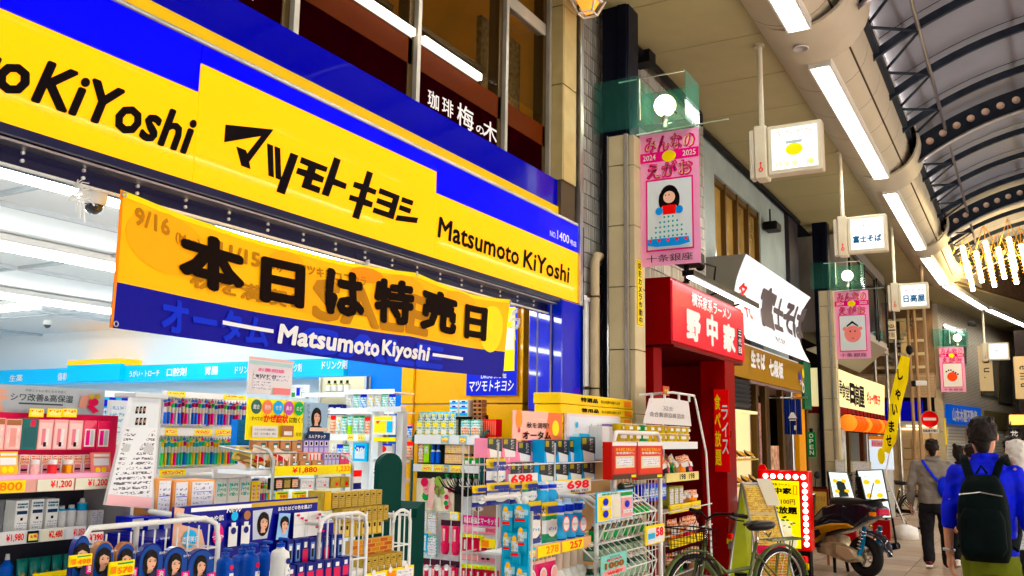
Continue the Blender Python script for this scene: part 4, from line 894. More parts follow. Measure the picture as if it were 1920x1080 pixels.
hpx('中華', 1569, 740, 1578, 712, INK, .02); hpx('食', 1579, 746, 1585, 718, INK, .02); hpx('堂', 1586, 750, 1592, 724, INK, .02); hpx('日', 1594, 757, 1602, 720, INK, .09); hpx('高', 1603, 762, 1611, 722, INK, .03); hpx('屋', 1612, 764, 1620, 726, INK, .04); hpx('ギョーザ', 1626, 757, 1640, 738, RINK, .05); hpx('餃子', 1641, 758, 1650, 742, RINK, .05)
q.build('lettering', hk, world=True)
q = MB(); q.box(-3.9, -3.3, 19.3, 26.2, 2.2, 2.34, mat('dark_red_eave', (.18, .01, .01), .5)); q.build('eave', hk, world=True)
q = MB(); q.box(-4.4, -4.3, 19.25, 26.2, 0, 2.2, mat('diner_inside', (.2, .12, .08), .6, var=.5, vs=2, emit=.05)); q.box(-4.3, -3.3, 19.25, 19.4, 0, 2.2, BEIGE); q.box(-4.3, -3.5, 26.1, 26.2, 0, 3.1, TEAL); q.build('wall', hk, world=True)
for k, y in enumerate((19.5, 20.4, 21.6, 23.6, 24.2)):
    q = MB(); q.bbox(-3.6, -3.5, y, y+.14, 0, 2.2, (DKW, STEEL, BRZ)[k % 3], .01); q.build('door_post', hk, world=True)
q = MB(); q.box(-3.57, -3.56, 20.6, 21.5, .6, 1.9, mat('diner_window', (.5, .5, .45), .2, var=.6, vs=4, emit=.15)); q.build('window', hk, world=True)
LANT = mat('lantern_orange', (.8, .1, .01), .5, emit=.35, ecol=(1, .13, .0)); LANT2 = mat('lantern_cream', (.9, .25, .05), .5, emit=.4, ecol=(1, .25, .02))
for k in range(12):
    a_ = PX(1572+k*7.6, 795, -3.2)
    t = thing('paper_lantern', 'round glowing orange paper lantern in the row under the diner sign', 'lantern', (a_.x, 19.7+k*.52, 2.02), 0, 'orange lanterns under the diner sign')
    q = MB(); q.lathe([(.05, -.17), (.12, -.13), (.17, -.05), (.18, 0), (.17, .05), (.12, .13), (.05, .17)], (0, 0, 0), LANT if k % 4 else LANT2, 14); q.build('shade', t)
    q = MB(); q.cyl((0, 0, .165), (0, 0, .19), .055, BLK, 10); q.cyl((0, 0, -.19), (0, 0, -.165), .055, BLK, 10); q.tube([(0, 0, .19), (0, 0, .3)], .006, BLK, 5); q.build('rim', t)
ub = thing('grey_box_building', 'grey box shaped upper floor with dark windows above the noodle diner', 'building', (-3.6, 20, 3.2))
GB = mat('box_grey', (.3, .28, .26), .5, var=.08)
q = MB(); q.slab([(-3.9, 19.3, 3.5), (-3.9, 26.2, 3.5), (-2.9, 24, 3.9), (-3.0, 20.3, 3.9)], (0, 0, .02), GB); q.box(-4.3, -3.1, 19.8, 25.8, 3.93, 6.0, GB); q.build('wall', ub, world=True)
for y0 in (20.0, 22.0, 24.0):
    q = MB(); q.box(-3.1, -3.08, y0, y0+1.6, 4.2, 5.6, mat('dark_glass', (.02, .02, .025), .05, coat=.5)); q.build('pane', ub, world=True); q = MB(); q.bbox(-3.12, -3.05, y0-.08, y0, 4.1, 5.7, BLK, .01); q.bbox(-3.12, -3.05, y0+1.6, y0+1.68, 4.1, 5.7, BLK, .01); q.bbox(-3.12, -3.05, y0-.08, y0+1.68, 5.6, 5.7, BLK, .01); q.build('window_frame', ub, world=True)
# building across the side street, facing the camera
YE = 30.0
def ex(u, v=800, y=YE): return PY(u, v, y).x
def ez(v, u=1700, y=YE): return PY(u, v, y).z
cb = thing('corner_building', 'beige corner building with a blue band and outside stairs across the side street', 'building', (-5, YE, 0))
BG2 = mat('warm_beige_wall', (.6, .46, .3), .6, var=.1, vs=2); BRK = mat('small_brick', (.42, .32, .22), .6)
xl, xr = ex(1560), ex(1757)
q = MB(); q.box(xl, xr, YE, YE+.3, 0, ez(795), BG2); q.box(xl, xr, YE, YE+.3, ez(745), ez(700), mat('mortar', (.3, .22, .16), .8)); q.box(xl, xr, YE+.5, YE+.8, ez(700), 7, mat('stair_back', (.2, .13, .08), .7, var=.4, vs=2)); q.build('wall', cb, world=True)
q = MB(); q.box(xl, ex(1733), YE-.12, YE, ez(789), ez(752), mat('deep_blue_band', (.0, .003, .4), .3, emit=.06, ecol=(0, 0, 1))); q.build('blue_band', cb, world=True)
q = MB(); q.box(xl, xr, YE-.1, YE, ez(797), ez(790), WHT); q.build('ledge', cb, world=True)
q = MB(); random.seed(3); z = ez(745); zt = ez(700)
while z < zt-.06:
    x = xl+random.choice((0, .1))
    while x < xr: q.box(x, min(x+.2, xr), YE-.02, YE, z, z+.07, BRK); x += .215
    z += .085
tag(q.build('brick_course', cb, world=True), kind='stuff')
q = MB(); q.box(ex(1700), ex(1757), YE-.06, YE-.02, ez(800), ez(796), mat('warm_tube_far', (1, .9, .6), .4, emit=1.2, ecol=(1, .85, .5))); q.box(xl, ex(1757), YE-.06, YE-.02, ez(806), ez(803), MC['warm_tube_far']); q.build('tube_lamp', cb, world=True)
for i in range(3):
    for j in range(4):
        u0 = 1682+i*26; v1 = 822+j*20
        q = MB(); q.bbox(ex(u0), ex(u0+24), YE-.05, YE, max(.0, ez(v1+18, u0)), ez(v1, u0), BG2, .01); q.build('wall_panel', cb, world=True)
for u in (1650, 1672, 1690, 1716, 1728):
    q = MB(); q.cyl((ex(u), YE-.4, 0), (ex(u), YE-.4, 8), .05, mat('pipe_brown', (.3, .2, .12), .5) if u > 1700 else STEEL, 10); q.build('post', cb, world=True)
for v in (600, 640, 665, 690):
    q = MB(); q.box(ex(1640), ex(1740), YE+.2, YE+.28, ez(v), ez(v)+.08, BEIGE); q.build('stair_rail', cb, world=True)
for k in range(14):
    q = MB(); q.box(ex(1662+k*4.4), ex(1668+k*4.4), YE+.1, YE+.5, ez(690-k*7), ez(690-k*7)+.04, STEEL); q.build('stair_tread', cb, world=True)
q = MB(); q.box(ex(1648), ex(1688), YE+.3, YE+.4, ez(648), ez(605), mat('stair_window', (.08, .07, .05), .1, coat=.5)); q.box(ex(1695), ex(1712), YE+.3, YE+.4, ez(690), ez(600), mat('lit_blind', (.6, .45, .25), .6, emit=.1)); q.build('pane', cb, world=True)
# slanted signboard
b = Board.px('y', 26.5, 1646, 632, 1680, 640, 602, .06); b.base(mat('small_sign_cream', (.7, .6, .45), .5)); b.rect(0, .45, 1, .52, INK).text('JUJO GINZA', .05, .55, .95, .8, INK, .03).text('名店街', .3, .1, .95, .36, INK, .0)
b.done('hanging_signboard', 'small cream hanging signboard in front of the outside stairs', 'sign')
# no-entry sign on a pole
p = PY(1744, 786, 24.0)
t = thing('no_entry_sign', 'round red no entry sign with a white plate below it on a beige pole', 'road sign', (p.x, 24, 0))
q = MB(); q.cyl((0, 0, 0), (0, 0, 6), .04, mat('pipe_tan', (.4, .3, .2), .5), 12); q.build('pole', t)
q = MB(); q.cyl((0, -.09, p.z), (0, -.07, p.z), .2, WHT, 28); q.cyl((0, -.1, p.z), (0, -.09, p.z), .19, RINK, 28); q.box(-.14, .14, -.105, -.1, p.z-.03, p.z+.03, WHT); q.build('disc', t)
q = MB(); q.box(-.18, .18, -.09, -.07, p.z-.33, p.z-.22, WHT); q.text('自転車を除く', (-.16, -.092, p.z-.31), (.32, 0, 0), (0, 0, .07), INK, .03, nrm=Vector((0, -1, 0))); q.build('plate', t)
q = MB(); q.bbox(-.28, -.02, -.1, .02, 3.0, 3.12, WHT, .02); q.bbox(-.36, -.26, -.14, -.02, 2.98, 3.12, BLK, .01); tag(q.build('street_camera', base=(0, 0, 0)), 'white street camera on the beige pole above the no entry sign', 'camera').location = (p.x, 24, 0)
# yellow advertising flag
t = thing('advert_flag', 'tall leaning yellow advertising flag with black characters', 'flag', (-2.0, 17.6, 0))
YF = mat('flag_yellow', (.9, .72, .0), .6, var=.04, emit=.05)
ctr = [PY(u, v, 17.2) for u, v in ((1698, 668), (1690, 710), (1680, 750), (1675, 790), (1668, 825), (1660, 848))]
wd_ = [.07, .11, .1, .08, .1, .06]
q = MB(); v = []
n = len(ctr)
for i, c in enumerate(ctr):
    for j in range(5): s_ = j/4-.5; v.append(c+Vector((s_*wd_[i]*2, .03*math.sin(i*1.3+j), -s_*.05)))
q.add(v, [(i*5+j, i*5+j+1, i*5+j+6, i*5+j+5) for i in range(n-1) for j in range(4)], YF, True); q.build('cloth', t, world=True)
q = MB(); q.tube([PY(1703, 660, 17.25), PY(1690, 740, 17.25), PY(1668, 850, 17.25), PY(1660, 890, 17.25), (-1.95, 17.25, .25)], .012, WHT, 6); q.sph(PY(1705, 656, 17.25), .06, BLK, 8, 6, (1, 1, 1.5)); q.build('pole', t, world=True)
q = MB(); q.loft([(-1.95, 17.25, .0, .22, .22), (-1.95, 17.25, .2, .2, .2), (-1.95, 17.25, .25, .05, .05)], WHT, 16); q.build('base', t, world=True)
q = MB()
for s_, (u, v) in (('し', (1686, 702)), ('ゃ', (1682, 740)), ('い', (1676, 768)), ('ま', (1670, 800)), ('せ', (1665, 826))):
    c = PY(u, v, 17.1); q.text(s_, c+Vector((-.03, 0, -.1)), (.09, 0, 0), (0, 0, .2), INK, .05, nrm=Vector((0, -1, 0)))
q.build('lettering', t, world=True)
# --- third column and the right hand wall after the bend
p = PZ(1757, 1000, 0)
C3X, C3Y = -2.4, 31.0
d0 = PY(1757, 800, C3Y).x
col3 = thing('far_column', 'third arcade column beside the small pink banner', 'column', (d0, C3Y, 0))
q = MB(); q.bbox(-.35, -.0, -.1, .3, 0, 6.1, NAVY, .02); q.build('steel_post', col3)
for k in range(7): q = MB(); q.bbox(-.02, .22, -.2, .0, k*.66+.005, k*.66+.655, BEIGE, .01); q.build('cladding_panel', col3)
q = MB(); q.box(.22, .27, -.2, -.1, 1.6, 2.4, YINK); q.build('notice_plate', col3)
z_ = PY(1790, 735, 30.5).z; a_ = PY(1765, 735, 30.5).x; b_ = PY(1812, 735, 30.5).x
streetbanner((a_, 30.5, z_), (b_, 30.5, z_), PY(1790, 651, 30.5).z-z_, 2, 'small far pink street banner with a drawn red ball')
lampbox(a_+.2, 30.5, PY(1780, 648, 30.5).z, 'far teal glass lamp box above the small pink banner')
WP = Vector((d0+.2, 31.2, 0)); WD = Vector((.19, 1, 0)).normalized()
def wallpt(u, v):
    """a photo point on the wall that follows the bend"""
    d = ray(u, v); n = Vector((WD.y, -WD.x, 0)); t = (WP-CAM).dot(n)/d.dot(n); return CAM+d*t
fb = thing('far_tiled_building', 'grey tiled building with tall windows on the right past the bend', 'building', WP)
FT = mat('far_grey_tile', (.52, .47, .4), .5, var=.08, vs=3)
def wslab(u0, v0, u1, v1, m, th, name, par, off=0.):
    n = Vector((WD.y, -WD.x, 0)); a, b_, c, d = wallpt(u0, v0), wallpt(u1, v0), wallpt(u1, v1), wallpt(u0, v1); z0 = (a.z+b_.z)/2; z1 = (c.z+d.z)/2; a.z = b_.z = z0; c.z = d.z = z1
    q = MB(); q.slab([p_+n*off for p_ in (a, b_, c, d)], n*th, m); return q.build(name, par, world=True) if par is not None else q
q = MB(); e = WP+WD*24; q.slab([WP, e, e+Vector((0, 0, 6.1)), WP+Vector((0, 0, 6.1))], Vector((-WD.y, WD.x, 0))*.3, FT); q.build('wall', fb, world=True)
q = MB(); n_ = Vector((WD.y, -WD.x, 0))
for k in range(70): z = 2.7+k*.05; q.slab([WP+Vector((0, 0, z)), e+Vector((0, 0, z)), e+Vector((0, 0, z+.012)), WP+Vector((0, 0, z+.012))], n_*.006, mat('tile_joint', (.16, .14, .12), .8))
tag(q.build('tile_joint', fb, world=True), kind='stuff')
gl = mat('far_glass', (.12, .11, .09), .04, coat=.6, var=.5, vs=1.2)
for (u0, u1, v0, v1) in ((1768, 1790, 668, 612), (1792, 1811, 680, 620), (1840, 1870, 742, 655), (1872, 1898, 755, 665)):
    wslab(u0, v0, u1, v1, gl, .02, 'pane', fb, .0); wslab(u0, v0+1.5, u1, v0, STEEL, .05, 'window_frame', fb); wslab(u0-1, v0, u0, v1, BRZ, .05, 'window_frame', fb); wslab(u0, v1, u1, v1-2, STEEL, .05, 'window_frame', fb)
for k in range(16): wslab(1776, 806+k*6.0, 1808, 801.5+k*6.0, WHT if k % 2 else TRAY, .03+.0*k, 'shutter_slat', fb)
for k in range(14): wslab(1850, 812+k*6.0, 1880, 807.5+k*6.0, TRAY, .03, 'shutter_slat', fb)
wslab(1842, 806, 1886, 772, mat('gold_panel', (.35, .28, .15), .25, .6), .06, 'gold_fascia', fb)
sb = thing('blue_estate_sign', 'blue office sign with white characters past the no entry sign', 'sign', wallpt(1775, 795))
wslab(1772, 797, 1831, 762, mat('estate_blue', (.0, .06, .45), .3, emit=.14, ecol=(0, .2, 1)), .15, 'sign_box', sb)
a, b_ = wallpt(1776, 790), wallpt(1822, 770)
q = MB(); nv = n_; ex_ = Vector((b_.x-a.x, b_.y-a.y, 0)); q.text('山本木屋不動産', a+n_*.16, ex_, (0, 0, b_.z-a.z), WINK, .05, nrm=nv); q.build('lettering', sb, world=True)
for (u0, v0, u1, v1, y_, s_, lb) in ((1838, 733, 1864, 648, 33, 'm u .', 'cream upright sign reading m u on the far grey building'), (1905, 748, 1935, 668, 30, 'e m u', 'cream upright sign at the right edge of the picture')):
    b = Board.px('y', y_, u0, v0, u1, v0, v1, .06); b.base(mat('cream_cloth', (.65, .55, .38), .6))
    b.k += 1; W, H = b.w, b.h
    b.mb.text(s_, (W*.35, -.01, H*.78), (0, 0, -H*.5), (W*.42, 0, 0), INK, .0, nrm=Vector((0, -1, 0)), lift=0)
    b.done('upright_sign', lb, 'sign')
for (u0, v0, u1, v1, y_) in ((1893, 832, 1914, 805, 22),):
    t = thing('flower_shop_sign', 'small black hanging sign with the white character for flower', 'sign', PY(u0, v0, y_))
    b = Board.px('y', y_, u0, v0, u1, v0, v1, .04); b.base(BLK).text('花', .15, .2, .85, .9, WINK, .02); b.done('plate', parent=t)
    q = MB(); q.tube([PY(1886, 800, y_), PY(1925, 797, y_)], .015, BLK, 6); q.tube([PY(1895, 806, y_), PY(1895, 790, y_)], .012, BLK, 6); q.build('bracket', t, world=True)
t = thing('wall_lantern', 'glowing amber wall lantern above the flower shop sign', 'lantern', PY(1908, 788, 23)); q = MB(); q.bbox(-.16, .16, -.1, .1, -.1, .12, mat('amber_glow', (1, .6, .2), .4, emit=.8, ecol=(1, .5, .1)), .02); q.build('shade', t); q = MB(); q.bbox(-.18, .18, -.12, .12, .12, .15, BLK, .01); q.build('cap', t)
b = Board.px('y', 21, 1897, 800, 1950, 800, 675, .2); b.base(mat('dark_edge_wall', (.02, .016, .015), .6)); 
q = MB(); p = PY(1900, 620, 36); q.box(p.x, p.x+8, 36, 36.4, 0, p.z, mat('dark_shopfront', (.03, .022, .02), .6)); tag(q.build('dark_shopfront', base=(p.x+4, 36, 0)), 'dark shop front filling the right edge beyond the cream sign', 'shop front')
q = MB(); 
for (u, v) in ((1820, 607), (1826, 608)): c = PY(u, v, 31); q.bbox(c.x-.08, c.x+.08, c.y-.1, c.y+.1, c.z-.06, c.z+.06, BLK, .02)
tag(q.build('speaker_pair', base=PY(1822, 607, 31)), 'pair of small black wall speakers under the far ceiling', 'speaker')

# ---- hanging projecting lit signs on poles
LITW = mat('sign_panel_lit', (.85, .88, .9), .35, emit=.4, ecol=(.93, .98, 1)); BOXC = mat('sign_box_cream', (.66, .62, .5), .4, var=.05)
def hangsign(u0, v0, u1, v1, vt, x, y, ptop, label, k):
    a = PY(u0, v0, y); b_ = PY(u1, v1, y); zt = PY((u0+u1)/2, vt, y).z; z0 = (a.z+b_.z)/2; w_ = b_.x-a.x; h = zt-z0
    t = thing('hanging_sign', label, 'sign', (a.x, y, z0))
    q = MB(); q.bbox(0, w_, -.07, .07, 0, h, BOXC, .012); q.build('sign_box', t)
    q = MB(); q.box(.05, w_-.05, -.082, -.0705, .05, h-.05, LITW); q.build('lit_face', t)
    q = MB(); q.bbox(-.14, -.005, -.1, .1, -.03, h+.02, BOXC, .012); q.bbox(-.2, -.145, -.08, .06, -.02, h-.02, mat('sign_box_side', (.6, .57, .48), .4), .01); q.build('bracket_box', t)
    q = MB(); q.cyl((-.07, 0, h), (-.07, 0, ptop-z0), .03, BOXC, 12); q.cyl((-.07, 0, ptop-z0-.03), (-.07, 0, ptop-z0), .06, BOXC, 12); q.build('pole', t)
    q = MB(); q.torus((-.07, -.104, .07), (0, 1, 0), .02, .006, RINK, 12, 5); q.box(-.075, -.065, -.106, -.102, .09, .13, RINK); q.sph((-.07, -.104, .145), .012, RINK, 8, 6); q.build('emblem', t)
    b = Board((a.x, y-.084, z0), (a.x+w_, y-.084, z0), h, .001); TEALI = mat('teal_ink', (.0, .12, .25), .5); PALEY = mat('pale_yellow_ink', (.8, .7, .1), .5, emit=.2)
    if k == 0: b.text('なべさん・かべさん', .2, .76, .84, .86, OINK, .02).disc(.5, .46, .085, PALEY, 20, 1.1, .8).poly([(.36, .58), (.64, .58), (.66, .64), (.34, .64)], mat('pale_blue_ink', (.6, .7, .75), .5)).text('パスタ　庵', .14, .12, .86, .24, PALEY, .02)
    elif k == 1: b.text('名代', .38, .66, .64, .8, PINK, .0).text('富士そば', .14, .26, .86, .46, TEALI, .05)
    elif k == 2: b.text('中華食堂日高屋', .12, .66, .86, .76, PINK, .0).text('日高屋', .16, .24, .88, .54, TEALI, .04)
    else: b.text('− emu −', .15, .42, .8, .6, TEALI, .0)
    b.done('lettering', parent=t)
    return t
hangsign(1443, 331, 1546, 321, 233, 0, 9.9, 6.1, 'nearest hanging lit sign with an orange heading and a yellow round picture', 0)
hangsign(1592, 478, 1666, 470, 405, 0, 14.3, 6.1, 'second hanging lit sign with teal brush characters of the soba shop', 1)
hangsign(1687, 581, 1743, 577, 531, 0, 19.6, 6.1, 'third hanging lit sign with the noodle diner name in teal', 2)
hangsign(1853, 676, 1894, 675, 643, 0, 33, 6.1, 'smallest hanging lit sign, beside the far cream upright sign', 3)
# ================================================================== goods of the drugstore
# prototypes live in a unit box: x -.5...5, y 0 (front) to 1 (back), z 0..1
def pm(name, fn):
    q = MB(); fn(q); return q.mesh(name)
def front(q, x0, z0, x1, z1, m, l=.012): q.quad((x0-.5, -l, z0), (x1-.5, -l, z0), (x1-.5, -l, z1), (x0-.5, -l, z1), m)
def Pbox(name, body, patches=(), bevel=.02, side=None):
    q = MB(); q.bbox(-.5, .5, 0, 1, 0, 1, body, bevel)
    for i, (x0, z0, x1, z1, m) in enumerate(patches): front(q, x0, z0, x1, z1, m, .012+.006*i)
    if side: q.quad((.51, .05, .05), (.51, .95, .05), (.51, .95, .95), (.51, .05, .95), side)
    return q.mesh(name)
def Ppouch(name, bands, patches=(), bulge=.5):
    """soft pouch with a flat sealed top; bands [(z_from, material)]"""
    q = MB(); nx, nz = 7, 9; v = []
    for s_ in (-1, 1):
        for j in range(nz+1):
            z = j/nz; t = max(0, min(1, (z-.0)/.82)); pz = math.sin(math.pi*min(1, .12+.88*(1-abs(2*t-1)**1.5)))if z < .86 else 0
            pz = (4*t*(1-t))**.5 if z < .84 else .0
            for i in range(nx+1):
                x = i/nx-.5; px = (1-(2*x)**2)**.5 if abs(x) < .5 else 0
                v.append((x*(1-.05*pz), .5+s_*(.5*bulge*pz*px+.02), z))
    k = nx+1; off = k*(nz+1)
    for j in range(nz):
        zc = (j+.5)/nz; m = bands[0][1]
        for z_, mm in bands:
            if zc >= z_: m = mm
        vs = []; fs = []
        for i in range(nx):
            a = j*k+i; q.add([v[a], v[a+1], v[a+k+1], v[a+k]], [(0, 1, 2, 3)], m, True)
            q.add([v[off+a], v[off+a+1], v[off+a+k+1], v[off+a+k]], [(3, 2, 1, 0)], m, True)
    for i, (x0, z0, x1, z1, m) in enumerate(patches):
        yf = .5-.5*bulge-.05-.01*i; n = 14
        if x0 == 'o': 
            cx, cz, rr, mm = z0[0]-.5, z0[1], x1, m; q.add([(cx+rr*math.cos(2*math.pi*t/n), yf, cz+rr*z1*math.sin(2*math.pi*t/n)) for t in range(n)], [tuple(range(n))], mm)
        else: q.quad((x0-.5, yf, z0), (x1-.5, yf, z0), (x1-.5, yf, z1), (x0-.5, yf, z1), m)
    return q.mesh(name)
def Pbottle(name, prof, body, cut=(), cap=None, patches=(), n=12):
    q = MB(); q.lathe([(r_*.5, z) for r_, z in prof], (0, .5, 0), body, n, 1., cut)
    for i, (x0, z0, x1, z1, m) in enumerate(patches): front(q, x0, z0, x1, z1, m, .01+.01*i)
    return q.mesh(name)
def Pbrush(name, card, handle, head):
    """toothbrush in a blister on a card"""
    q = MB(); q.box(-.42, .42, .5, .6, 0, 1, card); q.box(-.16, .16, .1, .5, .06, .5, handle); q.box(-.1, .1, .15, .5, .5, .72, WHT); q.box(-.2, .2, .1, .5, .72, .88, head); q.box(-.42, .42, .42, .5, .9, 1, handle); q.tube([(0, .55, 1), (0, .5, 1.06)], .06, BLK, 4)
    return q.mesh(name)
def Pcan(name, cols):
    q = MB(); q.lathe([(.36, 0), (.5, .9), (.52, .93), (.52, 1)], (0, .5, 0), cols[0], 12, 1., [(0.0, cols[0]), (.92, WHT)])
    for i, (x0, z0, x1, z1, m) in enumerate(cols[1:]): front(q, x0, z0, x1, z1, m, .0+.01*i)
    return q.mesh(name)
class Row:
    pass
def row(protos, pl, val, u0, v0, u1, v1, vt, n, name, label, cat, group=None, fill=.92, depth=None, jit=.0, rotj=0., lean=0., order=None, dd=0., labs=None):
    f = {'x': PX, 'y': PY}[pl]; a, b = f(u0, v0, val), f(u1, v1, val); z0 = (a.z+b.z)/2; h = f((u0+u1)/2, vt, val).z-z0
    d = b-a; d.z = 0; L = d.length; rz = math.atan2(d.y, d.x); w_ = L/n*fill; depth = depth or w_
    if not isinstance(protos, (list, tuple)): protos = [protos]
    out = []
    for i in range(n):
        me = protos[i % len(protos)] if order is None else protos[order[i % len(order)]]
        o = bpy.data.objects.new(name, me); COL.objects.link(o)
        c = a.lerp(b, (i+.5)/n); o.location = (c.x, c.y, z0+dd*i)
        o.rotation_euler = (-lean, 0, rz+random.uniform(-rotj, rotj)); o.scale = (w_*(1+random.uniform(-jit, jit)*.3), depth, h*(1+random.uniform(-jit, jit)))
        tag(o, labs[i] if labs else label, cat, group or (label if n > 1 else None)); out.append(o)
    return out
def rail(pl, val, u0, v0, u1, v1, hpx_, m, name, label, cat, th=.015, depthback=.3, tags=(), shelf=None, parent=None):
    """shelf: price strip on its front edge, tags [(x0,x1,material,text,textmat)]"""
    b = Board.px(pl, val, u0, v0, u1, v1, (v0+v1)/2-hpx_, th)
    b.base(m)
    for (x0, x1, mm, tx, tm_) in tags:
        b.rect(x0, .04, x1, .96, mm)
        if tx: b.text(tx, x0+(x1-x0)*.35, .2, x1-(x1-x0)*.06, .85, tm_ or RINK, .03)
        else: b.rect(x0+(x1-x0)*.1, .2, x1-(x1-x0)*.1, .75, PRTAG)
    b.mb.box(0, b.w, th, th+depthback, b.h*.25, b.h*.45, shelf or WHT)
    return b.done(name, label, cat)
PRTAG = prt('tag_print', (.9, .8, .3), (.75, .15, .05), 60, 28, .5); TYEL = mat('tag_yellow', (.92, .78, .05), .5); RAILW = mat('rail_white', (.82, .84, .86), .35)
PRW = prt('print_white', (.82, .82, .84), (.15, .15, .2), 9, 8, .45); PRB = prt('print_white_m', (.82, .82, .84), (.2, .2, .3), 70, 55, .45); PRY = prt('print_yellow', (.88, .75, .05), (.7, .1, .05), 8, 6, .45)
PMIX1 = prt('print_candy', (.7, .75, .8), (.1, .25, .5), 7, 5, .45, blot=(.8, .6, .15)); PMIX2 = prt('print_red_mix', (.75, .6, .5), (.5, .03, .03), 7, 6, .5, blot=(.8, .45, .2)); PMIX3 = prt('print_green_mix', (.75, .8, .75), (.02, .3, .2), 7, 6, .5, blot=(.3, .7, .75)); PMIX4 = prt('print_blue_mix', (.7, .8, .9), (.0, .1, .5), 7, 6, .5, blot=(.1, .4, .8))
GOLD = mat('gold_card', (.42, .3, .09), .35, .3, var=.2, vs=3); GOLDP = prt('gold_print', (.45, .33, .11), (.16, .09, .02), 7, 9, .5, .3); PINKB = mat('pale_pink_pack', (.8, .42, .42), .4); PINKC = mat('clear_pink', (.8, .5, .48), .25, var=.2, vs=3); CRIM = mat('crimson_pack', (.55, .01, .09), .3, coat=.3); MAG = mat('magenta_pack', (.6, .01, .2), .3); SKY = mat('sky_blue_pack', (.08, .45, .75), .35); DBLU = mat('deep_blue_pack', (.0, .012, .14), .3, coat=.1); BROWNP = mat('brown_pack', (.35, .16, .08), .45); LILAC = mat('lilac_pack', (.3, .25, .55), .4); ORG = mat('orange_pack', (.85, .3, .05), .4); GRN = mat('green_pack', (.02, .3, .08), .4); TEALP = mat('teal_pack', (.0, .13, .12), .3, coat=.2); SILV = mat('silver_pack', (.55, .56, .58), .3, .5)

# ---------- toothbrush wall inside
CARDS = [mat('brush_card_%d' % i, c, .4) for i, c in enumerate([(.7, .8, .85), (.75, .7, .8), (.1, .3, .6), (.8, .8, .3), (.5, .75, .7)])]
HND = [mat('brush_handle_%d' % i, c, .3) for i, c in enumerate([(.0, .12, .5), (.7, .05, .25), (.02, .4, .45), (.75, .5, .02), (.1, .5, .15), (.5, .5, .6), (.35, .02, .12), (.0, .3, .3)])]
random.seed(21)
BR = [Pbrush('toothbrush_pack', random.choice(CARDS), h, random.choice(HND)) for h in HND]
XT = -4.6
def gond(pl, val, u0, u1, vb, vt, name, label, m=WALLW, th=.05, off=.12):
    f = {'x': PX, 'y': PY}[pl]; a, b = f(u0, vb, val), f(u1, vb, val); t = f(u0, vt, val).z
    bd = Board(a, b, t-a.z, th); bd.mb.box(0, bd.w, off, off+th, -a.z+.02, bd.h, m); bd.mb.box(0, .03, off-.02, off+.02, -a.z+.02, bd.h, STEEL); bd.mb.box(bd.w-.03, bd.w, off-.02, off+.02, -a.z+.02, bd.h, STEEL)
    return bd.done(name, label, 'shelf unit')
gond('x', XT, 184, 500, 1000, 728, 'toothbrush_shelf', 'white shelf unit holding the toothbrush packs inside the shop', th=.04, off=.2)
rail('x', XT, 305, 742, 462, 752, 10, RAILW, 'shelf_rail', 'top white shelf rail above the toothbrushes', 'shelf', depthback=.18, tags=[(.05, .25, TYEL, None, None), (.7, .98, TYEL, None, None)])
row(BR, 'x', XT-.02, 308, 797, 466, 801, 752, 26, 'toothbrush_pack', 'slim carded toothbrush in the tight upper hook row', 'toothbrush', depth=.05, order=[0, 0, 1, 5, 0, 6, 1, 5], jit=.04)
rail('x', XT, 300, 815, 450, 820, 14, RAILW, 'shelf_rail', 'middle white shelf rail between the toothbrush rows', 'shelf', depthback=.18, tags=[(.05, .2, TYEL, None, None), (.4, .62, TYEL, None, None), (.66, .9, TYEL, None, None)])
row(BR, 'x', XT-.02, 302, 871, 448, 877, 823, 26, 'toothbrush_pack', 'slim carded toothbrush in the tight lower hook row', 'toothbrush', depth=.05, order=[4, 3, 7, 3, 1, 2, 4, 0, 2], jit=.04)
rail('x', XT, 298, 890, 450, 894, 14, RAILW, 'shelf_rail', 'lower white shelf rail under the toothbrush rows', 'shelf', depthback=.18, tags=[(.0, .3, TYEL, None, None)])
BLP = Pbox('blue_pack', SKY, [(.1, .1, .9, .6, PMIX4), (.1, .66, .9, .9, BINK)]); 
row([BLP, Pbox('dark_blue_pack', BINK, [(.15, .1, .85, .7, PMIX4)])], 'x', XT+.02, 190, 797, 247, 798, 745, 5, 'hanging_pack', 'large blue hanging pack left of the leaflet stand', 'pack', depth=.05)
row([Pbox('white_floss_pack', WHT, [(.1, .4, .9, .9, PMIX3)])], 'x', XT+.25, 402, 952, 468, 952, 897, 3, 'wipe_pack', 'pale blue pack hanging under the toothbrushes', 'pack', depth=.06)
row([Pbox('yellow_pack', YINK, [(.2, .15, .8, .85, PMIX2)])], 'x', XT+.25, 470, 946, 487, 946, 902, 2, 'yellow_stick_pack', 'yellow stick pack below the snack basket', 'pack', depth=.04)
row(BR, 'x', XT+.25, 488, 944, 512, 944, 905, 5, 'brush_pack', 'small coloured brush pack at the end of the row', 'toothbrush', depth=.04)
row([Pbox('floss_pack', WHT, [(.1, .1, .9, .5, PMIX4), (.1, .55, .9, .9, PMIX3)]), Pbox('floss_pack2', BINK, [(.1, .1, .9, .6, PMIX3)]), Pbox('white_floss_pack', WHT, [(.1, .4, .9, .9, PMIX3)])], 'x', XT+.22, 376, 958, 530, 960, 899, 12, 'floss_pack', 'small blue and white pack in the row under the brushes', 'pack', depth=.05, jit=.03)
rail('x', XT+.3, 400, 895, 505, 893, 16, RAILW, 'shelf_rail', 'thick white shelf rail beside the snack basket', 'shelf', depthback=.2)
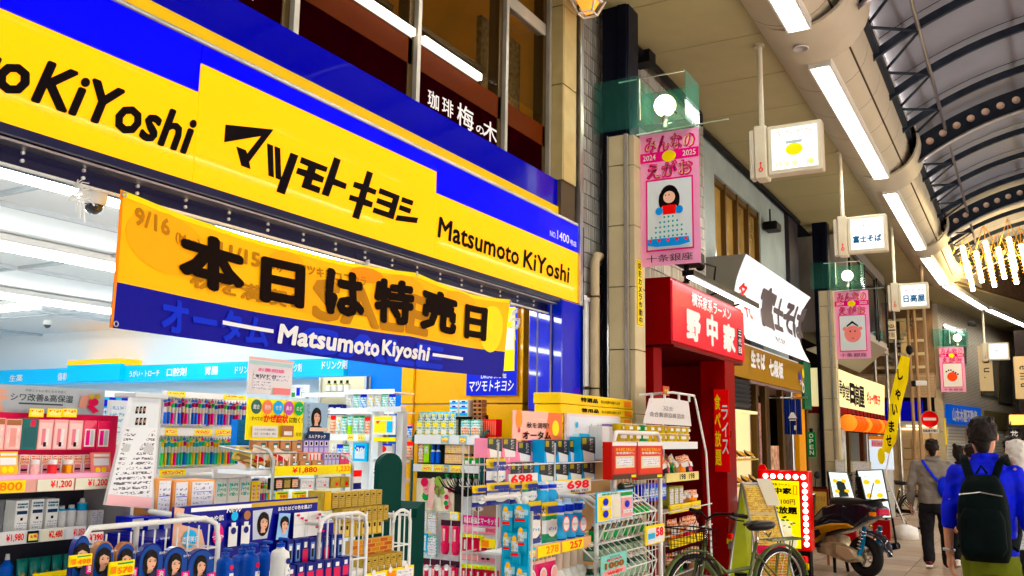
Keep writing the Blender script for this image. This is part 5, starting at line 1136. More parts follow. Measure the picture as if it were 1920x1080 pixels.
# shelf with olive bottles far inside and more small goods
gond('y', 7.2, 560, 652, 900, 705, 'wall_shelf', 'white wall shelf with olive bottles at the back of the shop', mat('shelf_cream', (.7, .66, .5), .5), off=.25)
OB = Pbottle('olive_bottle', [(.8, 0), (.9, .05), (.9, .6), (.4, .75), (.35, 1)], mat('olive_body', (.35, .33, .05), .4), [(.15, WHT), (.55, mat('olive_body2', (.3, .3, .03), .4)), (.8, BLK)])
row([OB], 'y', 7.1, 606, 734, 652, 734, 713, 4, 'olive_bottle', 'olive bottle with a white label on the back shelf', 'bottle')
row([Pbox('green_white_box', WHT, [(.1, .1, .9, .45, GINK), (.1, .55, .9, .9, PRW)]), Pbox('white_box', WHT, [(.1, .2, .9, .8, BINK)])], 'y', 7.1, 545, 747, 572, 747, 722, 3, 'medicine_box', 'small medicine box beside the information sheet', 'box')
rail('y', 7.1, 565, 747, 655, 741, 8, RAILW, 'shelf_rail', 'white back shelf under the olive bottles', 'shelf')
# hanging bags in front of the blue end panel
BAGA = Ppouch('sweet_bag', [(0, PMIX1), (.84, WHT)], bulge=.5); BAGB = Ppouch('green_bag', [(0, PMIX3), (.84, GRN)], bulge=.5); BAGC = Ppouch('blue_bag', [(0, PMIX4), (.8, BINK)], bulge=.5); BAGD = Ppouch('red_bag', [(0, PMIX2), (.8, RINK)], bulge=.5)
YM = 6.4
gond('y', YM, 612, 690, 960, 735, 'bag_shelf', 'white shelf unit with refill bags right of the actor poster', off=.2)
rail('y', YM, 645, 742, 738, 736, 9, RAILW, 'shelf_rail', 'white header strip over the hanging bags', 'shelf')
row([BAGA, BAGB, BAGC, BAGA], 'y', YM, 644, 767, 738, 762, 738, 7, 'hanging_bag', 'pale patterned bag hanging under the white header strip', 'bag', depth=.06, jit=.03)
rail('y', YM-.1, 614, 779, 738, 774, 11, RAILW, 'shelf_rail', 'upper white shelf of the bag display', 'shelf')
row([Pbox('navy_box', DBLU, [(.15, .3, .85, .7, WHT)])], 'y', YM-.05, 614, 779, 640, 777, 758, 2, 'navy_box', 'navy blue box on the upper shelf by the actor poster', 'box')
row([BAGD, BAGA, BAGB, Ppouch('lime_bag', [(0, mat('lime', (.35, .65, .05), .4)), (.4, PMIX3)], bulge=.5), BAGB, BAGB], 'y', YM-.1, 614, 816, 690, 812, 780, 7, 'refill_bag', 'patterned refill bag on the second shelf by the grey stand', 'bag', depth=.06, jit=.05)
rail('y', YM-.15, 612, 828, 692, 824, 12, RAILW, 'shelf_rail', 'second white shelf of the bag display', 'shelf', tags=[(.5, .65, TYEL, None, None), (.75, .9, TYEL, None, None)])
row([BAGA, BAGC, BAGB], 'y', YM-.15, 614, 866, 662, 864, 832, 4, 'refill_bag', 'small patterned bag on the third shelf', 'bag', depth=.06, jit=.1)
b = Board.px('y', YM-.2, 661, 866, 687, 864, 830, .03); b.base(SKY).rect(.15, .15, .85, .85, PMIX4).text('20', .25, .4, .75, .75, WINK, .05); b.done('refill_pack', 'sky blue refill pack with the number 20', 'pack')
b = Board.px('y', YM-.3, 699, 862, 735, 860, 832, .03); b.base(WHT).disc(.45, .65, .03, RINK, 16, 1.6, 1).rect(.1, .1, .9, .35, PRW).rect(0, .88, 1, 1, BINK); b.done('white_pack', 'white pack with a red oval inside the grey stand', 'pack')
# grey display stand with a poster
gs = thing('display_stand', 'tall pale grey display stand with a yellow leaflet behind the green board', 'stand', PY(715, 960, 5.9))
for u0, u1, v0, v1, y_, nm in ((690, 704, 962, 764, 5.9, 'post'), (738, 750, 962, 770, 5.9, 'post'), (688, 752, 772, 762, 5.85, 'header')):
    b = Board.px('y', y_, u0, v0, u1, v0-1, v1, .06); b.base(mat('pale_grey_plastic', (.68, .72, .74), .35)); b.done(nm, parent=gs)
b = Board.px('y', 5.84, 698, 816, 741, 814, 779, .01); b.base(PAP).rect(.06, .75, .85, .95, YINK).rect(.08, .1, .6, .72, PRY).rect(.64, .12, .88, .7, SKY); b.done('leaflet', parent=gs)
for (v0, v1) in ((826, 820), (868, 862), (905, 898)):
    b = Board.px('y', 5.9, 700, v0, 740, v0-1, v1, .2); b.base(RAILW, WHT); b.done('shelf', parent=gs)
rail('y', 5.8, 701, 828, 741, 827, 8, TYEL, 'price_strip', 'yellow price strip in the grey stand', 'price strip', depthback=.02)
row([Pbox('dark_text_box', WHT, [(.1, .1, .9, .9, PRW)])], 'y', 5.85, 697, 925, 712, 924, 872, 1, 'leaflet_box', 'white box with black print behind the green board', 'box')
row([BAGD, BAGC], 'y', 6.3, 752, 800, 770, 799, 795, 1, 'hanging_bag', 'small orange bag between the stand and the shelf', 'bag'); row([BAGC], 'y', 6.3, 753, 824, 768, 823, 797, 1, 'hanging_bag', 'blue bag right of the grey stand', 'bag'); row([BAGD], 'y', 6.3, 752, 862, 769, 861, 828, 1, 'hanging_bag', 'orange patterned bag right of the grey stand', 'bag')
row([Ppouch('purple_pack', [(0, DBLU), (.3, WHT), (.7, RINK)], bulge=.4)], 'x', -3.6, 663, 918, 684, 917, 882, 1, 'medicine_pouch', 'white and purple pouch beside the gold boxes', 'pouch', depth=.05)

# ---------- posters and cold medicine rack
def portrait(b, cx, cz, r, tilt=0, long=True, shirt=DBLU, wink=0):
    """plain head and shoulders, drawn with flat shapes on a card; r metres"""
    H = r; FACE = mat('print_skin', (.75, .48, .36), .5); LIP = mat('print_lip', (.6, .1, .1), .5)
    if shirt: b.poly([((cx*b.w-2.3*r)/b.w, max(0, (cz*b.h-3.4*r)/b.h)), ((cx*b.w+2.3*r)/b.w, max(0, (cz*b.h-3.4*r)/b.h)), ((cx*b.w+1.5*r)/b.w, (cz*b.h-1.7*r)/b.h), ((cx*b.w+.4*r)/b.w, (cz*b.h-1.3*r)/b.h), ((cx*b.w-.4*r)/b.w, (cz*b.h-1.3*r)/b.h), ((cx*b.w-1.5*r)/b.w, (cz*b.h-1.7*r)/b.h)], shirt)
    if long: b.disc(cx, cz-.3*r/b.h, r*1.25, HAIR, 20, .95, 1.35)
    b.poly([(cx-.35*r/b.w, cz-.6*r/b.h), (cx+.35*r/b.w, cz-.6*r/b.h), (cx+.45*r/b.w, cz-1.5*r/b.h), (cx-.45*r/b.w, cz-1.5*r/b.h)], FACE)
    b.disc(cx, cz+.25*r/b.h, r*1.08, HAIR, 20, .95, 1.)
    b.disc(cx+.05*r/b.w, cz-.15*r/b.h, r*.82, FACE, 20, .85, 1.1)
    b.poly([(cx-.8*r/b.w, cz+.2*r/b.h), (cx-.1*r/b.w, cz+.55*r/b.h), (cx+.75*r/b.w, cz+.15*r/b.h), (cx+.8*r/b.w, cz+.9*r/b.h), (cx-.8*r/b.w, cz+.9*r/b.h)], HAIR)
    for s_ in (-.3, .38): b.disc(cx+s_*r/b.w, cz-.02*r/b.h, r*.11, INK, 8, 1.3, .7); b.rect(cx+(s_-.15)*r/b.w, cz+.14*r/b.h, cx+(s_+.15)*r/b.w, cz+.19*r/b.h, HAIR)
    b.disc(cx+.05*r/b.w, cz-.62*r/b.h, r*.16, LIP, 8, 1.2, .5)
XP = -3.75
b = Board.px('x', XP, 462, 826, 566, 824, 749, .015); b.base(mat('poster_yellow', (.85, .72, .02), .45, emit=.06))
for k, c_ in enumerate(((.05, .13, .1), (.8, .25, .15), (.02, .4, .75), (.5, .12, .4), (.0, .4, .12))):
    b.disc(.13+k*.19, .8, .092*b.w, mat('dot_%d' % k, c_, .5), 20); b.text(('総合', '発熱', 'せき', '鼻水', 'のど')[k], .075+k*.19, .74, .185+k*.19, .86, WINK, .02)
b.text('すべての', .03, .46, .22, .56, INK, .02).text('かぜ症状', .24, .42, .68, .63, RINK, .05).text('に効く！', .7, .43, .95, .58, INK, .03)
b.rect(.05, .07, .5, .33, PAP).text('つらいかぜの諸症状に', .08, .22, .46, .28, INK, 0).text('せき　のどの痛み　鼻水', .08, .12, .46, .18, INK, 0).rect(.55, .08, .78, .36, BROWNP).rect(.6, .12, .75, .22, WHT).text('総合', .82, .1, .93, .2, INK, .0)
b.done('cold_medicine_poster', 'yellow cold medicine poster with five coloured circles', 'poster')
b = Board.px('x', XP, 568, 826, 612, 825, 755, .015); b.base(mat('poster_sky', (.35, .5, .65), .45)); portrait(b, .5, .64, .17*b.h, shirt=mat('print_dark_coat', (.02, .035, .07), .5)); b.vtext('のどアタック', .02, .35, .14, .95, INK, .0).vtext('かぜに', .86, .6, .98, .95, INK, 0).rect(0, .0, 1, .2, mat('poster_navy', (.01, .03, .1), .4)).text('ルルアタック', .08, .05, .8, .15, WINK, .03).rect(.1, .24, .9, .34, PMIX2)
b.done('portrait_poster', 'pale blue poster of a dark haired person in a dark coat', 'poster')
b = Board.px('x', -3.7, 463, 738, 546, 742, 672, .006); b.base(PAP).rect(.02, .8, .98, .9, mat('pale_teal_print', (.5, .75, .72), .5)).text('お薬相談', .2, .62, .8, .72, PINK, .02).rect(.1, .4, .9, .58, PRB).text('※ＷＥＢ', .15, .44, .6, .54, INK, .02).rect(.1, .12, .5, .34, PRB).rect(.55, .02, .95, .2, mat('pale_red_print', (.8, .3, .3), .5)).rect(0, .93, 1, 1, mat('pale_pink_print', (.85, .6, .55), .5))
b.done('information_sheet', 'white information sheet hanging over the toothbrush aisle', 'sheet')
b = Board.px('x', -4.0, 443, 845, 466, 845, 787, .05); b.base(mat('basket_blue', (.0, .15, .5), .35)); [b.rect(0, .2+k*.2, 1, .21+k*.2, BINK) for k in range(4)]; b.done('blue_basket', 'blue plastic shopping basket standing behind the yellow poster', 'basket')
XR = -3.7
BXB = Pbox('brown_box', BROWNP, [(.06, .08, .94, .9, prt('brown_print', (.45, .24, .12), (.7, .15, .1), 6, 4, .4)), (.45, .3, .85, .8, mat('box_teal', (.03, .12, .13), .4)), (.5, .35, .8, .6, WHT)]); BXP = Pbox('lilac_box', LILAC, [(.15, .55, .85, .9, WHT), (.3, .6, .7, .85, INK), (.1, .05, .9, .4, mat('lilac_light', (.5, .48, .7), .4))])
XS = XR
row([BXB], 'x', XS, 478, 848, 567, 848, 826, 4, 'medicine_box', 'brown cold medicine box in the top row of the rack', 'box', depth=.05); row([BXP], 'x', XS, 568, 849, 616, 849, 825, 5, 'medicine_box', 'lilac medicine box in the top row of the rack', 'box', depth=.05)
rail('x', XS+.01, 474, 853, 620, 852, 4, mat('pink_shelf_edge', (.8, .35, .2), .4), 'shelf_rail', 'narrow orange shelf edge under the top box row', 'shelf', depthback=.1)
row([BXB], 'x', XS+.06, 500, 865, 577, 865, 850, 4, 'medicine_box', 'brown cold medicine box in the second row of the rack', 'box', depth=.05); row([Pbox('white_red_box', WHT, [(.3, .1, .7, .9, RINK)])], 'x', XS+.06, 578, 865, 605, 864, 850, 4, 'small_box', 'small white and red box in the second rack row', 'box'); row([BXP], 'x', XS+.08, 607, 872, 636, 872, 849, 4, 'medicine_box', 'lilac medicine box at the right of the rack', 'box', depth=.05); row([Pbox('rose_box', mat('rose', (.6, .1, .2), .4), [(.2, .5, .8, .85, WHT)])], 'x', XS+.08, 637, 872, 655, 871, 849, 2, 'rose_box', 'rose coloured box at the right end of the rack', 'box', depth=.05)
row([BXB], 'x', XS+.12, 512, 876, 606, 875, 864, 4, 'medicine_box', 'brown cold medicine box in the third row of the rack', 'box', depth=.05)
rail('x', XS+.16, 512, 893, 661, 888, 18, YINK, 'price_strip', 'long bright yellow price strip across the medicine rack', 'price strip', depthback=.12, tags=[(.03, .55, TYEL, '¥1,880', RINK), (.66, .97, TYEL, '1,232', OINK)])
random.seed(5)
row([Pbox('dark_box', BLK, [(.1, .15, .9, .85, PMIX2)]), Pbox('olive_box', mat('olive_dark', (.06, .06, .01), .4), [(.1, .15, .9, .8, GOLDP)])], 'x', XS+.14, 515, 918, 560, 917, 896, 3, 'dark_box', 'small dark box under the yellow price strip', 'box'); row([Pbox('silver_box', SILV, [(.1, .2, .9, .8, PRW), (.6, .2, .75, .4, RINK)])], 'x', XS+.14, 562, 917, 618, 916, 897, 2, 'silver_box', 'flat silver box under the yellow price strip', 'box', depth=.05); row([Pbox('gold_flat_box', GOLD, [(.5, .2, .8, .5, RINK)])], 'x', XS+.14, 619, 915, 656, 914, 894, 2, 'gold_flat_box', 'flat gold box under the yellow price strip', 'box', depth=.05)
for k, (u0, u1, tx) in enumerate(((516, 540, '980'), (548, 574, '1,280'), (586, 608, '798'))):
    b = Board.px('x', XS+.2, u0, 938, u1, 937, 921, .004); b.base(YINK).rect(.05, .1, .95, .9, TYEL).text(tx, .3, .2, .92, .6, RINK, .03).rect(.08, .68, .9, .85, GINK); b.done('price_card', ['left yellow price card hanging under the dark boxes', 'middle yellow price card hanging under the silver boxes', 'right yellow price card beside the gold boxes'][k], 'price card')
b = Board.px('x', XS+.2, 585, 957, 607, 956, 941, .004); b.base(BLK).rect(.05, .1, .48, .9, PMIX2).rect(.55, .1, .95, .9, PRW); b.done('small_notice', 'small dark notice with a printed picture by the gold boxes', 'notice')
q = MB(); 
A_ = PX(512, 880, XS+.17); B_ = PX(661, 876, XS+.17)
q.tube([(A_.x, A_.y, .1), (A_.x, A_.y, A_.z+.05), (A_.x-.04, A_.y, A_.z+.1), (A_.x-.15, A_.y, A_.z+.12)], .009, STEEL, 8); q.tube([(B_.x, B_.y, .1), (B_.x, B_.y, B_.z+.02), (B_.x-.04, B_.y, B_.z+.06), (B_.x-.15, B_.y, B_.z+.08)], .009, STEEL, 8)
q.box(A_.x-.4, A_.x-.02, A_.y, B_.y, .1, .12, STEEL); q.box(A_.x-.3, A_.x-.28, A_.y, B_.y, .1, 1.0, RAILW); tag(q.build('rack_frame', base=(A_.x, A_.y, .1)), 'grey tube frame of the medicine rack', 'rack')
# snack basket (gold wrapped packs) left of the rack
b = Board.px('x', -3.6, 440, 893, 510, 893, 850, .15, lean=.5); 
q = MB(); c = PX(470, 880, -3.7)
bk = thing('basket_of_packs', 'tilted basket of gold and white packs beside the cold medicine rack', 'basket', c)
q.box(-.1, .14, -.14, .2, -.02, 0, RAILW); [q.tube([(.14, -.14+k*.048, 0), (.14, -.14+k*.048, .09)], .003, STEEL, 5) for k in range(8)]; q.tube([(.14, -.14, .09), (.14, .2, .09), (-.1, .2, .12), (-.1, -.14, .12), (.14, -.14, .09)], .006, STEEL, 6); q.build('basket', bk)
random.seed(6)
for k in range(12):
    q = MB(); q.bbox(-.05, .05, -.012, .012, -.035, .035, (GOLDP, PMIX2, GOLD)[k % 3], .004); o = q.build('pack', bk); o.location = (.0+random.uniform(-.07, .09), -.1+k*.025, .06+random.uniform(-.01, .02)); o.rotation_euler = (random.uniform(-.3, .3), random.uniform(.2, .5), random.uniform(1.2, 1.9))
# ---------- gold box tiers
XG = -2.75
GB_ = Pbox('gold_tube_box', GOLD, [(.08, .04, .92, .96, GOLDP), (.08, .02, .92, .09, BLK), (.3, .72, .7, .8, BLK)]); GB2 = Pbox('gold_side_box', GOLD, [(.05, .05, .95, .95, mat('gold_plain', (.5, .33, .06), .3, .3))])
row([GB2], 'x', XG-.1, 606, 958, 621, 958, 921, 1, 'gold_carton', 'plain gold carton at the left of the top gold tier', 'carton', depth=.1)
row([GB_], 'x', XG-.1, 622, 955, 716, 949, 921, 8, 'gold_box', 'gold box in the top tier of the gold stack', 'box', depth=.06, jit=.015)
row([GB_], 'x', XG-.05, 640, 984, 728, 979, 951, 8, 'gold_box', 'gold box in the second tier of the gold stack', 'box', depth=.06, jit=.02)
row([Pbox('gold_bottle_box', GOLD, [(.15, .1, .85, .95, mat('gold_bright', (.62, .46, .16), .3)), (.3, .6, .7, .9, BLK)])], 'x', XG, 600, 1010, 716, 1004, 982, 11, 'gold_box', 'gold box in the third tier behind the wire basket', 'box', depth=.06, jit=.02)
b = Board.px('x', XG+.02, 653, 1046, 734, 1040, 1010, .02); b.base(mat('carton_tan', (.5, .33, .14), .6))
for j in range(4):
    for i in range(5):
        x0 = i*.2+(.1 if j % 2 else 0)+.01
        if x0 < .95: b.rect(x0, .04+j*.24, min(1, x0+.175), .23+j*.24, mat('brick_print_%d' % ((i+j) % 2), ((.4, .1, .02), (.5, .22, .05))[(i+j) % 2], .6), .002)
b.done('brick_pattern_board', 'cardboard riser printed with red bricks under the gold boxes', 'board')
row([GB_], 'x', XG+.1, 684, 1074, 754, 1068, 1040, 6, 'gold_box', 'gold box in the lowest tier at the front', 'box', depth=.07, jit=.02)
for u0, u1, v, m in ((640, 652, 1046, WIRE),): pass
q = MB(); c = PX(660, 1050, XG-.35); q.box(XG-.4, XG+.1, PX(606, 950, XG).y, PX(735, 950, XG).y, .1, PX(700, 1046, XG).z-.02, RAILW); tag(q.build('gold_goods_table', base=(XG, 3.6, .1)), 'white display base carrying the gold boxes', 'display base')
b = Board.px('x', XG+.16, 683, 1096, 775, 1084, 1068, .01); b.base(YINK).rect(.03, .1, .4, .85, PRB).rect(.44, .1, .6, .85, ORG).rect(.62, .1, .97, .85, PAP).rect(.65, .2, .95, .8, PRB)
for k in range(3): b.disc(.15+k*.33, 1.0, .014, WHT, 12)
b.done('price_board', 'yellow price board on rings in front of the gold boxes', 'price board')
# ---------- green board stand
GRD = mat('board_green', (.0, .035, .028), .5, var=.1, vs=3, spec=.05)
gt = thing('green_board_stand', 'dark green cardboard stand with a rounded top between the wire baskets', 'stand', PX(735, 1079, -2.8))
b = Board.px('x', -3.0, 706, 1000, 750, 998, 848, .03)
pts = [(0, 0), (1, 0)]+[(.5+.5*math.cos(math.pi*k/12), .82+.17*math.sin(math.pi*k/12)) for k in range(13)]
P = [Vector((a*b.w, 0, c*b.h)) for a, c in pts]; b.mb.slab(P, (0, .03, 0), GRD); P2 = [p+Vector((.012, .031, .008)) for p in P]; b.mb.slab(P2, (0, .004, 0), PAP); b.done('back_board', parent=gt)
b = Board.px('x', -2.95, 716, 1200, 790, 1180, 945, .02); 
pts = [(0, 0), (1, 0), (1, 1.0), (.93, 1.0), (.8, .95), (.76, .88), (0, .88)]
b.mb.slab([Vector((a*b.w, 0, c*b.h)) for a, c in pts], (0, .2, 0), GRD); b.done('front_board', parent=gt)

# ---------- white wire baskets
def wirebasket(x0, x1, y0, y1, z0, z1, label, lean=0., nx=5, ny=6, nz=4, r=.004, rr=.008, name='wire_basket'):
    t = thing(name, label, 'wire basket', (x1, y0, z0))
    q = MB()
    def P(x, y, z): return Vector((x+(lean*(z-z0) if x > x0+.01 else 0), y, z))
    q.tube([P(x1, y0, z1-.06), P(x1, y0+.015, z1-.015), P(x1, y0+.06, z1), P(x1, y1-.06, z1), P(x1, y1-.015, z1-.015), P(x1, y1, z1-.06), P(x1, y1, z0)], rr, WIRE, 8); q.tube([P(x1, y0, z1-.06), P(x1, y0, z0)], rr, WIRE, 8)
    q.tube([P(x1, y0, z1-.03), P(x0, y0, z1-.03), P(x0, y1, z1-.03), P(x1, y1, z1-.03)], rr*.8, WIRE, 8); q.build('frame', t, world=True)
    q = MB()
    for k in range(ny+1): y = y0+(y1-y0)*k/ny; q.tube([P(x1, y, z0), P(x1, y, z1)], r, WIRE, 5); q.tube([P(x0, y, z0), P(x0, y, z1)], r, WIRE, 5)
    for k in range(nz): z = z0+(z1-z0)*k/nz; q.tube([P(x1, y0, z), P(x1, y1, z)], r, WIRE, 5); q.tube([P(x0, y0, z), P(x0, y1, z)], r, WIRE, 5); q.tube([P(x0, y0, z), P(x1, y0, z)], r, WIRE, 5); q.tube([P(x0, y1, z), P(x1, y1, z)], r, WIRE, 5)
    for k in range(nx+1): x = x0+(x1-x0)*k/nx; q.tube([P(x, y0, z0), P(x, y0, z1-.03)], r, WIRE, 5); q.tube([P(x, y1, z0), P(x, y1, z1-.03)], r, WIRE, 5); q.tube([P(x, y0, z0), P(x, y1, z0)], r, WIRE, 5)
    q.build('grid', t, world=True); return t
def by(u, v, x): return PX(u, v, x)
a, b_ = by(600, 968, -2.35), by(688, 975, -2.35); wirebasket(-2.7, -2.35, a.y, b_.y, .6, a.z, 'white wire basket with a rounded rim in front of the gold boxes')
a, b_ = by(738, 958, -2.8), by(770, 955, -2.8); wirebasket(-3.05, -2.8, a.y, b_.y, .55, a.z, 'white wire basket in front of the green board stand', nx=4, ny=3)
a, b_ = by(152, 985, -2.27), by(410, 1003, -2.27); ym = by(256, 992, -2.27).y
hb = thing('wire_basket', 'long white wire basket with a rounded rim holding the hair colour boxes', 'wire basket', (-2.27, a.y, .7)); za = a.z-.01
q = MB(); q.tube([(-2.27, a.y, .7), (-2.27, a.y, za-.05), (-2.27, a.y+.03, za), (-2.27, ym, za), (-2.27, b_.y-.06, za), (-2.27, b_.y-.015, za-.02), (-2.27, b_.y, za-.07), (-2.27, b_.y, .7)], .008, WIRE, 10)
q.tube([(-2.27, ym, za), (-2.27, ym, .7)], .008, WIRE, 8); q.tube([(-2.27, b_.y-.03, za-.01), (-2.6, b_.y, za)], .009, WIRE, 8);  q.build('frame', hb, world=True)
q = MB()
for k in range(13): y = a.y+(b_.y-a.y)*k/12; q.tube([(-2.27, y, .7), (-2.27, y, za-.02)], .0028, WIRE, 5)
for k in range(6): z = .72+(za-.76)*k/5.5; q.tube([(-2.27, a.y, z), (-2.27, b_.y, z)], .0028, WIRE, 5); q.tube([(-2.27, b_.y, z), (-2.6, b_.y, z)], .0028, WIRE, 5)
q.build('grid', hb, world=True)
# hair colour boxes: arched carton with portrait
def hairbox(u0, v0, u1, v1, vt, x, side, label, tagged=False, col=DBLU):
    b = Board.px('x', x, u0, v0, u1, v1, vt, .02)
    pts = [(0, 0), (1, 0), (1, .62)]+[(.5+.5*math.cos(math.pi*k/10), .62+.37*math.sin(math.pi*k/10)) for k in range(1, 10)]+[(0, .62)]
    b.mb.slab([Vector((a*b.w, 0, c*b.h)) for a, c in pts], (0, .02, 0), col)
    b.poly([(p[0]*.94+.03, p[1]*.95+.01) for p in pts], mat('box_print_blue', (.02, .06, .25), .3))
    portrait(b, .46, .6, .18*b.h, shirt=None)
    b.poly([(.18, 0), (.75, 0), (.7, .3), (.5, .42), (.3, .3)], mat('print_coat_navy', (.02, .02, .05), .4)); b.rect(.62, .2, .95, .4, MAG); b.text('泡', .68, .23, .88, .37, WINK, .02); b.text('MAGIQ', .05, .03, .7, .15, WINK, .03).text('泡カラー', .62, .74, .92, .8, WINK, .01)
    return b.done('hair_colour_box', label, 'box')
xh = -2.2
for k, (u0, u1, vb, vt) in enumerate(((132, 164, 1095, 1004), (170, 209, 1100, 1014), (213, 250, 1100, 1016), (256, 302, 1104, 1018), (302, 348, 1106, 1025), (348, 398, 1108, 1029))):
    hairbox(u0, vb, u1, vb-3, vt, xh, 0, ['hair colour box furthest left, partly behind the wire', 'second hair colour box from the left with orange edge', 'third hair colour box, behind a yellow price card', 'fourth hair colour box, left of the three dark blue ones', 'fifth hair colour box, middle of the three dark blue ones', 'rightmost hair colour box in the wire basket'][k], col=BROWNP if k in (1, 2) else DBLU)
for k, (u0, u1, v0, v1, tx) in enumerate(((129, 171, 1062, 1040, '498'), (203, 250, 1080, 1052, '578'))):
    b = Board.px('x', -2.15, u0, v0, u1, v0-2, v1, .004); b.base(YINK).rect(.04, .06, .96, .94, TYEL).rect(.3, .78, .92, .9, GINK).text(tx, .3, .15, .9, .6, OINK, .04).rect(.06, .2, .24, .7, ORG); b.done('price_card', ['yellow price card on the left wire basket', 'yellow price card hanging below the hair colour faces'][k], 'price card')
b = Board.px('x', -2.45, 165, 1018, 192, 1016, 998, .003); b.base(PAP).text('¥390', .05, .2, .95, .85, RINK, .04); b.done('price_card', 'small white price card reading 390 behind the wire', 'price card')
# orange cartons and white-blue boxes behind
CAR = mat('carton_peach', (.8, .42, .2), .5, var=.05)
for k, (u0, u1, v0, vt) in enumerate(((290, 318, 973, 897), (322, 350, 972, 900), (352, 402, 950, 900))):
    b = Board.px('x', -2.75, u0, v0, u1, v0-1, vt, .12); b.mb.bbox(0, b.w, 0, .12, 0, b.h, CAR, .004); b.rect(.1, .06, .9, .94, PAP, .002).rect(.16, .12, .84, .88, PRB, .003).rect(.14, .55, .86, .57, BINK, .004); b.done('peach_carton', ['left tall peach carton with a white printed face', 'middle peach carton with a white printed face', 'wide peach carton with a white printed face'][k], 'carton')
for k in range(3):
    u0 = 243+k*30; b = Board.px('x', -2.7, u0, 995, u0+27, 994, 969, .08); b.mb.bbox(0, b.w, 0, .08, 0, b.h, BINK, .003); b.rect(.12, .08, .88, .85, PAP, .002); b.done('blue_white_box', 'blue edged white box standing behind the wire basket', 'box', 'blue edged boxes behind the wire basket')
# blue skin care display
NB = mat('display_royal_blue', (.0, .01, .2), .35, coat=.1)
b = Board.px('x', -2.45, 320, 1040, 466, 1018, 946, .01); b.base(NB).poly([(0, 0), (.42, 0), (.35, .45), (.1, .6), (.12, .95), (0, 1)], mat('print_skin', (.75, .48, .36), .5)).rect(.2, .86, 1, .95, SILV).text('NEW', .66, .78, .86, .88, WINK, .02, .2).text('うるおいつや肌', .16, .62, .62, .74, WINK, .03).disc(.2, .28, .2*b.h, SKY, 20).text('透明美白', .1, .2, .3, .34, WINK, .02).disc(.55, .3, .2*b.h, MAG, 20, .8, 1.2).text('つや', .47, .2, .62, .3, WINK, .03)
for cx in (.74, .9): b.rect(cx-.06, .0, cx+.06, .46, WHT).rect(cx-.03, .46, cx+.03, .55, WHT).disc(cx, .36, .012, DBLU, 12).disc(cx, .7, .016, BROWNP if cx > .8 else SKY, 14)
b.disc(.12, .72, .009, mat('print_lip', (.6, .1, .1), .5), 10, 1.3, .6); b.done('skin_care_board', 'royal blue skin care board with bottles and part of a face', 'display board')
b = Board.px('x', -2.45, 466, 1020, 592, 1006, 936, .01); b.base(NB).rect(0, .86, 1, .96, GOLD).text('あなたはどの色を選ぶ？', .38, .72, .9, .82, WINK, .03)
b.poly([(.04, .1), (.24, .1), (.3, .8), (.02, .78)], mat('photo_pale', (.55, .6, .7), .5)); portrait(b, .17, .5, .17*b.h, shirt=None); b.poly([(.33, .05), (.5, .05), (.53, .65), (.36, .68)], mat('photo_sky', (.35, .55, .8), .5)); portrait(b, .44, .4, .15*b.h, long=False, shirt=None)
b.rect(.55, .05, .97, .66, PAP).rect(.76, .05, .765, .66, SILV).rect(.55, .35, .97, .357, SILV)
for hx, hz in ((.6, .6), (.65, .52), (.7, .46), (.9, .58), (.86, .5), (.84, .28), (.92, .26), (.92, .17)): b.disc(hx-.008, hz, .0045, CRIM, 8).disc(hx+.012, hz, .0045, CRIM, 8).poly([(hx-.025, hz), (hx+.03, hz), (hx, hz-.04)], CRIM)
b.done('lip_colour_board', 'royal blue board with two faces and a card of small hearts', 'display board')
def pump(u0, u1, vb, vt, x, body, label, n=1, cap=None, labelm=None, fat=1.):
    a, b_ = PX(u0, vb, x), PX(u1, vb, x); z1 = PX((u0+u1)/2, vt, x).z; rr = (b_-a).length/2; c = (a+b_)/2; h = z1-a.z
    t = thing('pump_bottle', label, 'bottle', (c.x, c.y, a.z))
    q = MB(); q.lathe([(rr*.9, 0), (rr, h*.03), (rr, h*.62), (rr*.9, h*.7), (rr*.45, h*.76), (rr*.4, h*.8)], (0, 0, 0), body, 18, .7); q.build('bottle_body', t)
    q = MB(); q.cyl((0, 0, h*.8), (0, 0, h*.88), rr*.42, cap or WHT, 12); q.tube([(0, 0, h*.88), (0, 0, h*.95)], rr*.15, cap or WHT, 8); q.bbox(-rr*.25, rr*.9, -rr*.18, rr*.18, h*.94, h, cap or WHT, rr*.08); q.build('pump', t)
    if labelm:
        q = MB(); n_ = 20
        q.add([(rr+.001, rr*.28*math.cos(2*math.pi*k/n_), h*.52+rr*.28*math.sin(2*math.pi*k/n_)) for k in range(n_)], [tuple(range(n_))], labelm)
        q.quad((rr+.001, -rr*.3, h*.06), (rr+.001, rr*.3, h*.06), (rr+.001, rr*.3, h*.38), (rr+.001, -rr*.3, h*.38), PRB); q.build('label', t)
    return t
pump(508, 536, 1100, 1008, -2.1, WHT, 'white pump bottle with a blue round mark in front of the blue display', cap=mat('pump_blue', (.01, .06, .35), .3), labelm=DBLU)
BLB = mat('bottle_periwinkle', (.02, .07, .35), .3, coat=.3)
for k, (u0, u1, vt) in enumerate(((405, 432, 1028), (434, 470, 1020), (452, 480, 1018), (478, 506, 1014))):
    p_ = pump(u0, u1, 1104, vt, -2.2-.05*(k % 2), BLB, ['blue pump bottle furthest left in front of the display', 'wide blue bottle with red label, second from the left', 'blue bottle partly behind its neighbour', 'blue bottle just left of the white pump bottle'][k], cap=BLB, labelm=CRIM)
LTB = Pbox('lip_pack', DBLU, [(.2, .2, .8, .85, mat('clear_blister', (.15, .25, .5), .15, coat=.5)), (.35, .3, .65, .6, BLK), (.3, .62, .7, .78, WHT)]); LTC = Pbox('lip_pack_red', DBLU, [(.15, .15, .85, .6, CRIM), (.3, .65, .7, .85, WHT)])
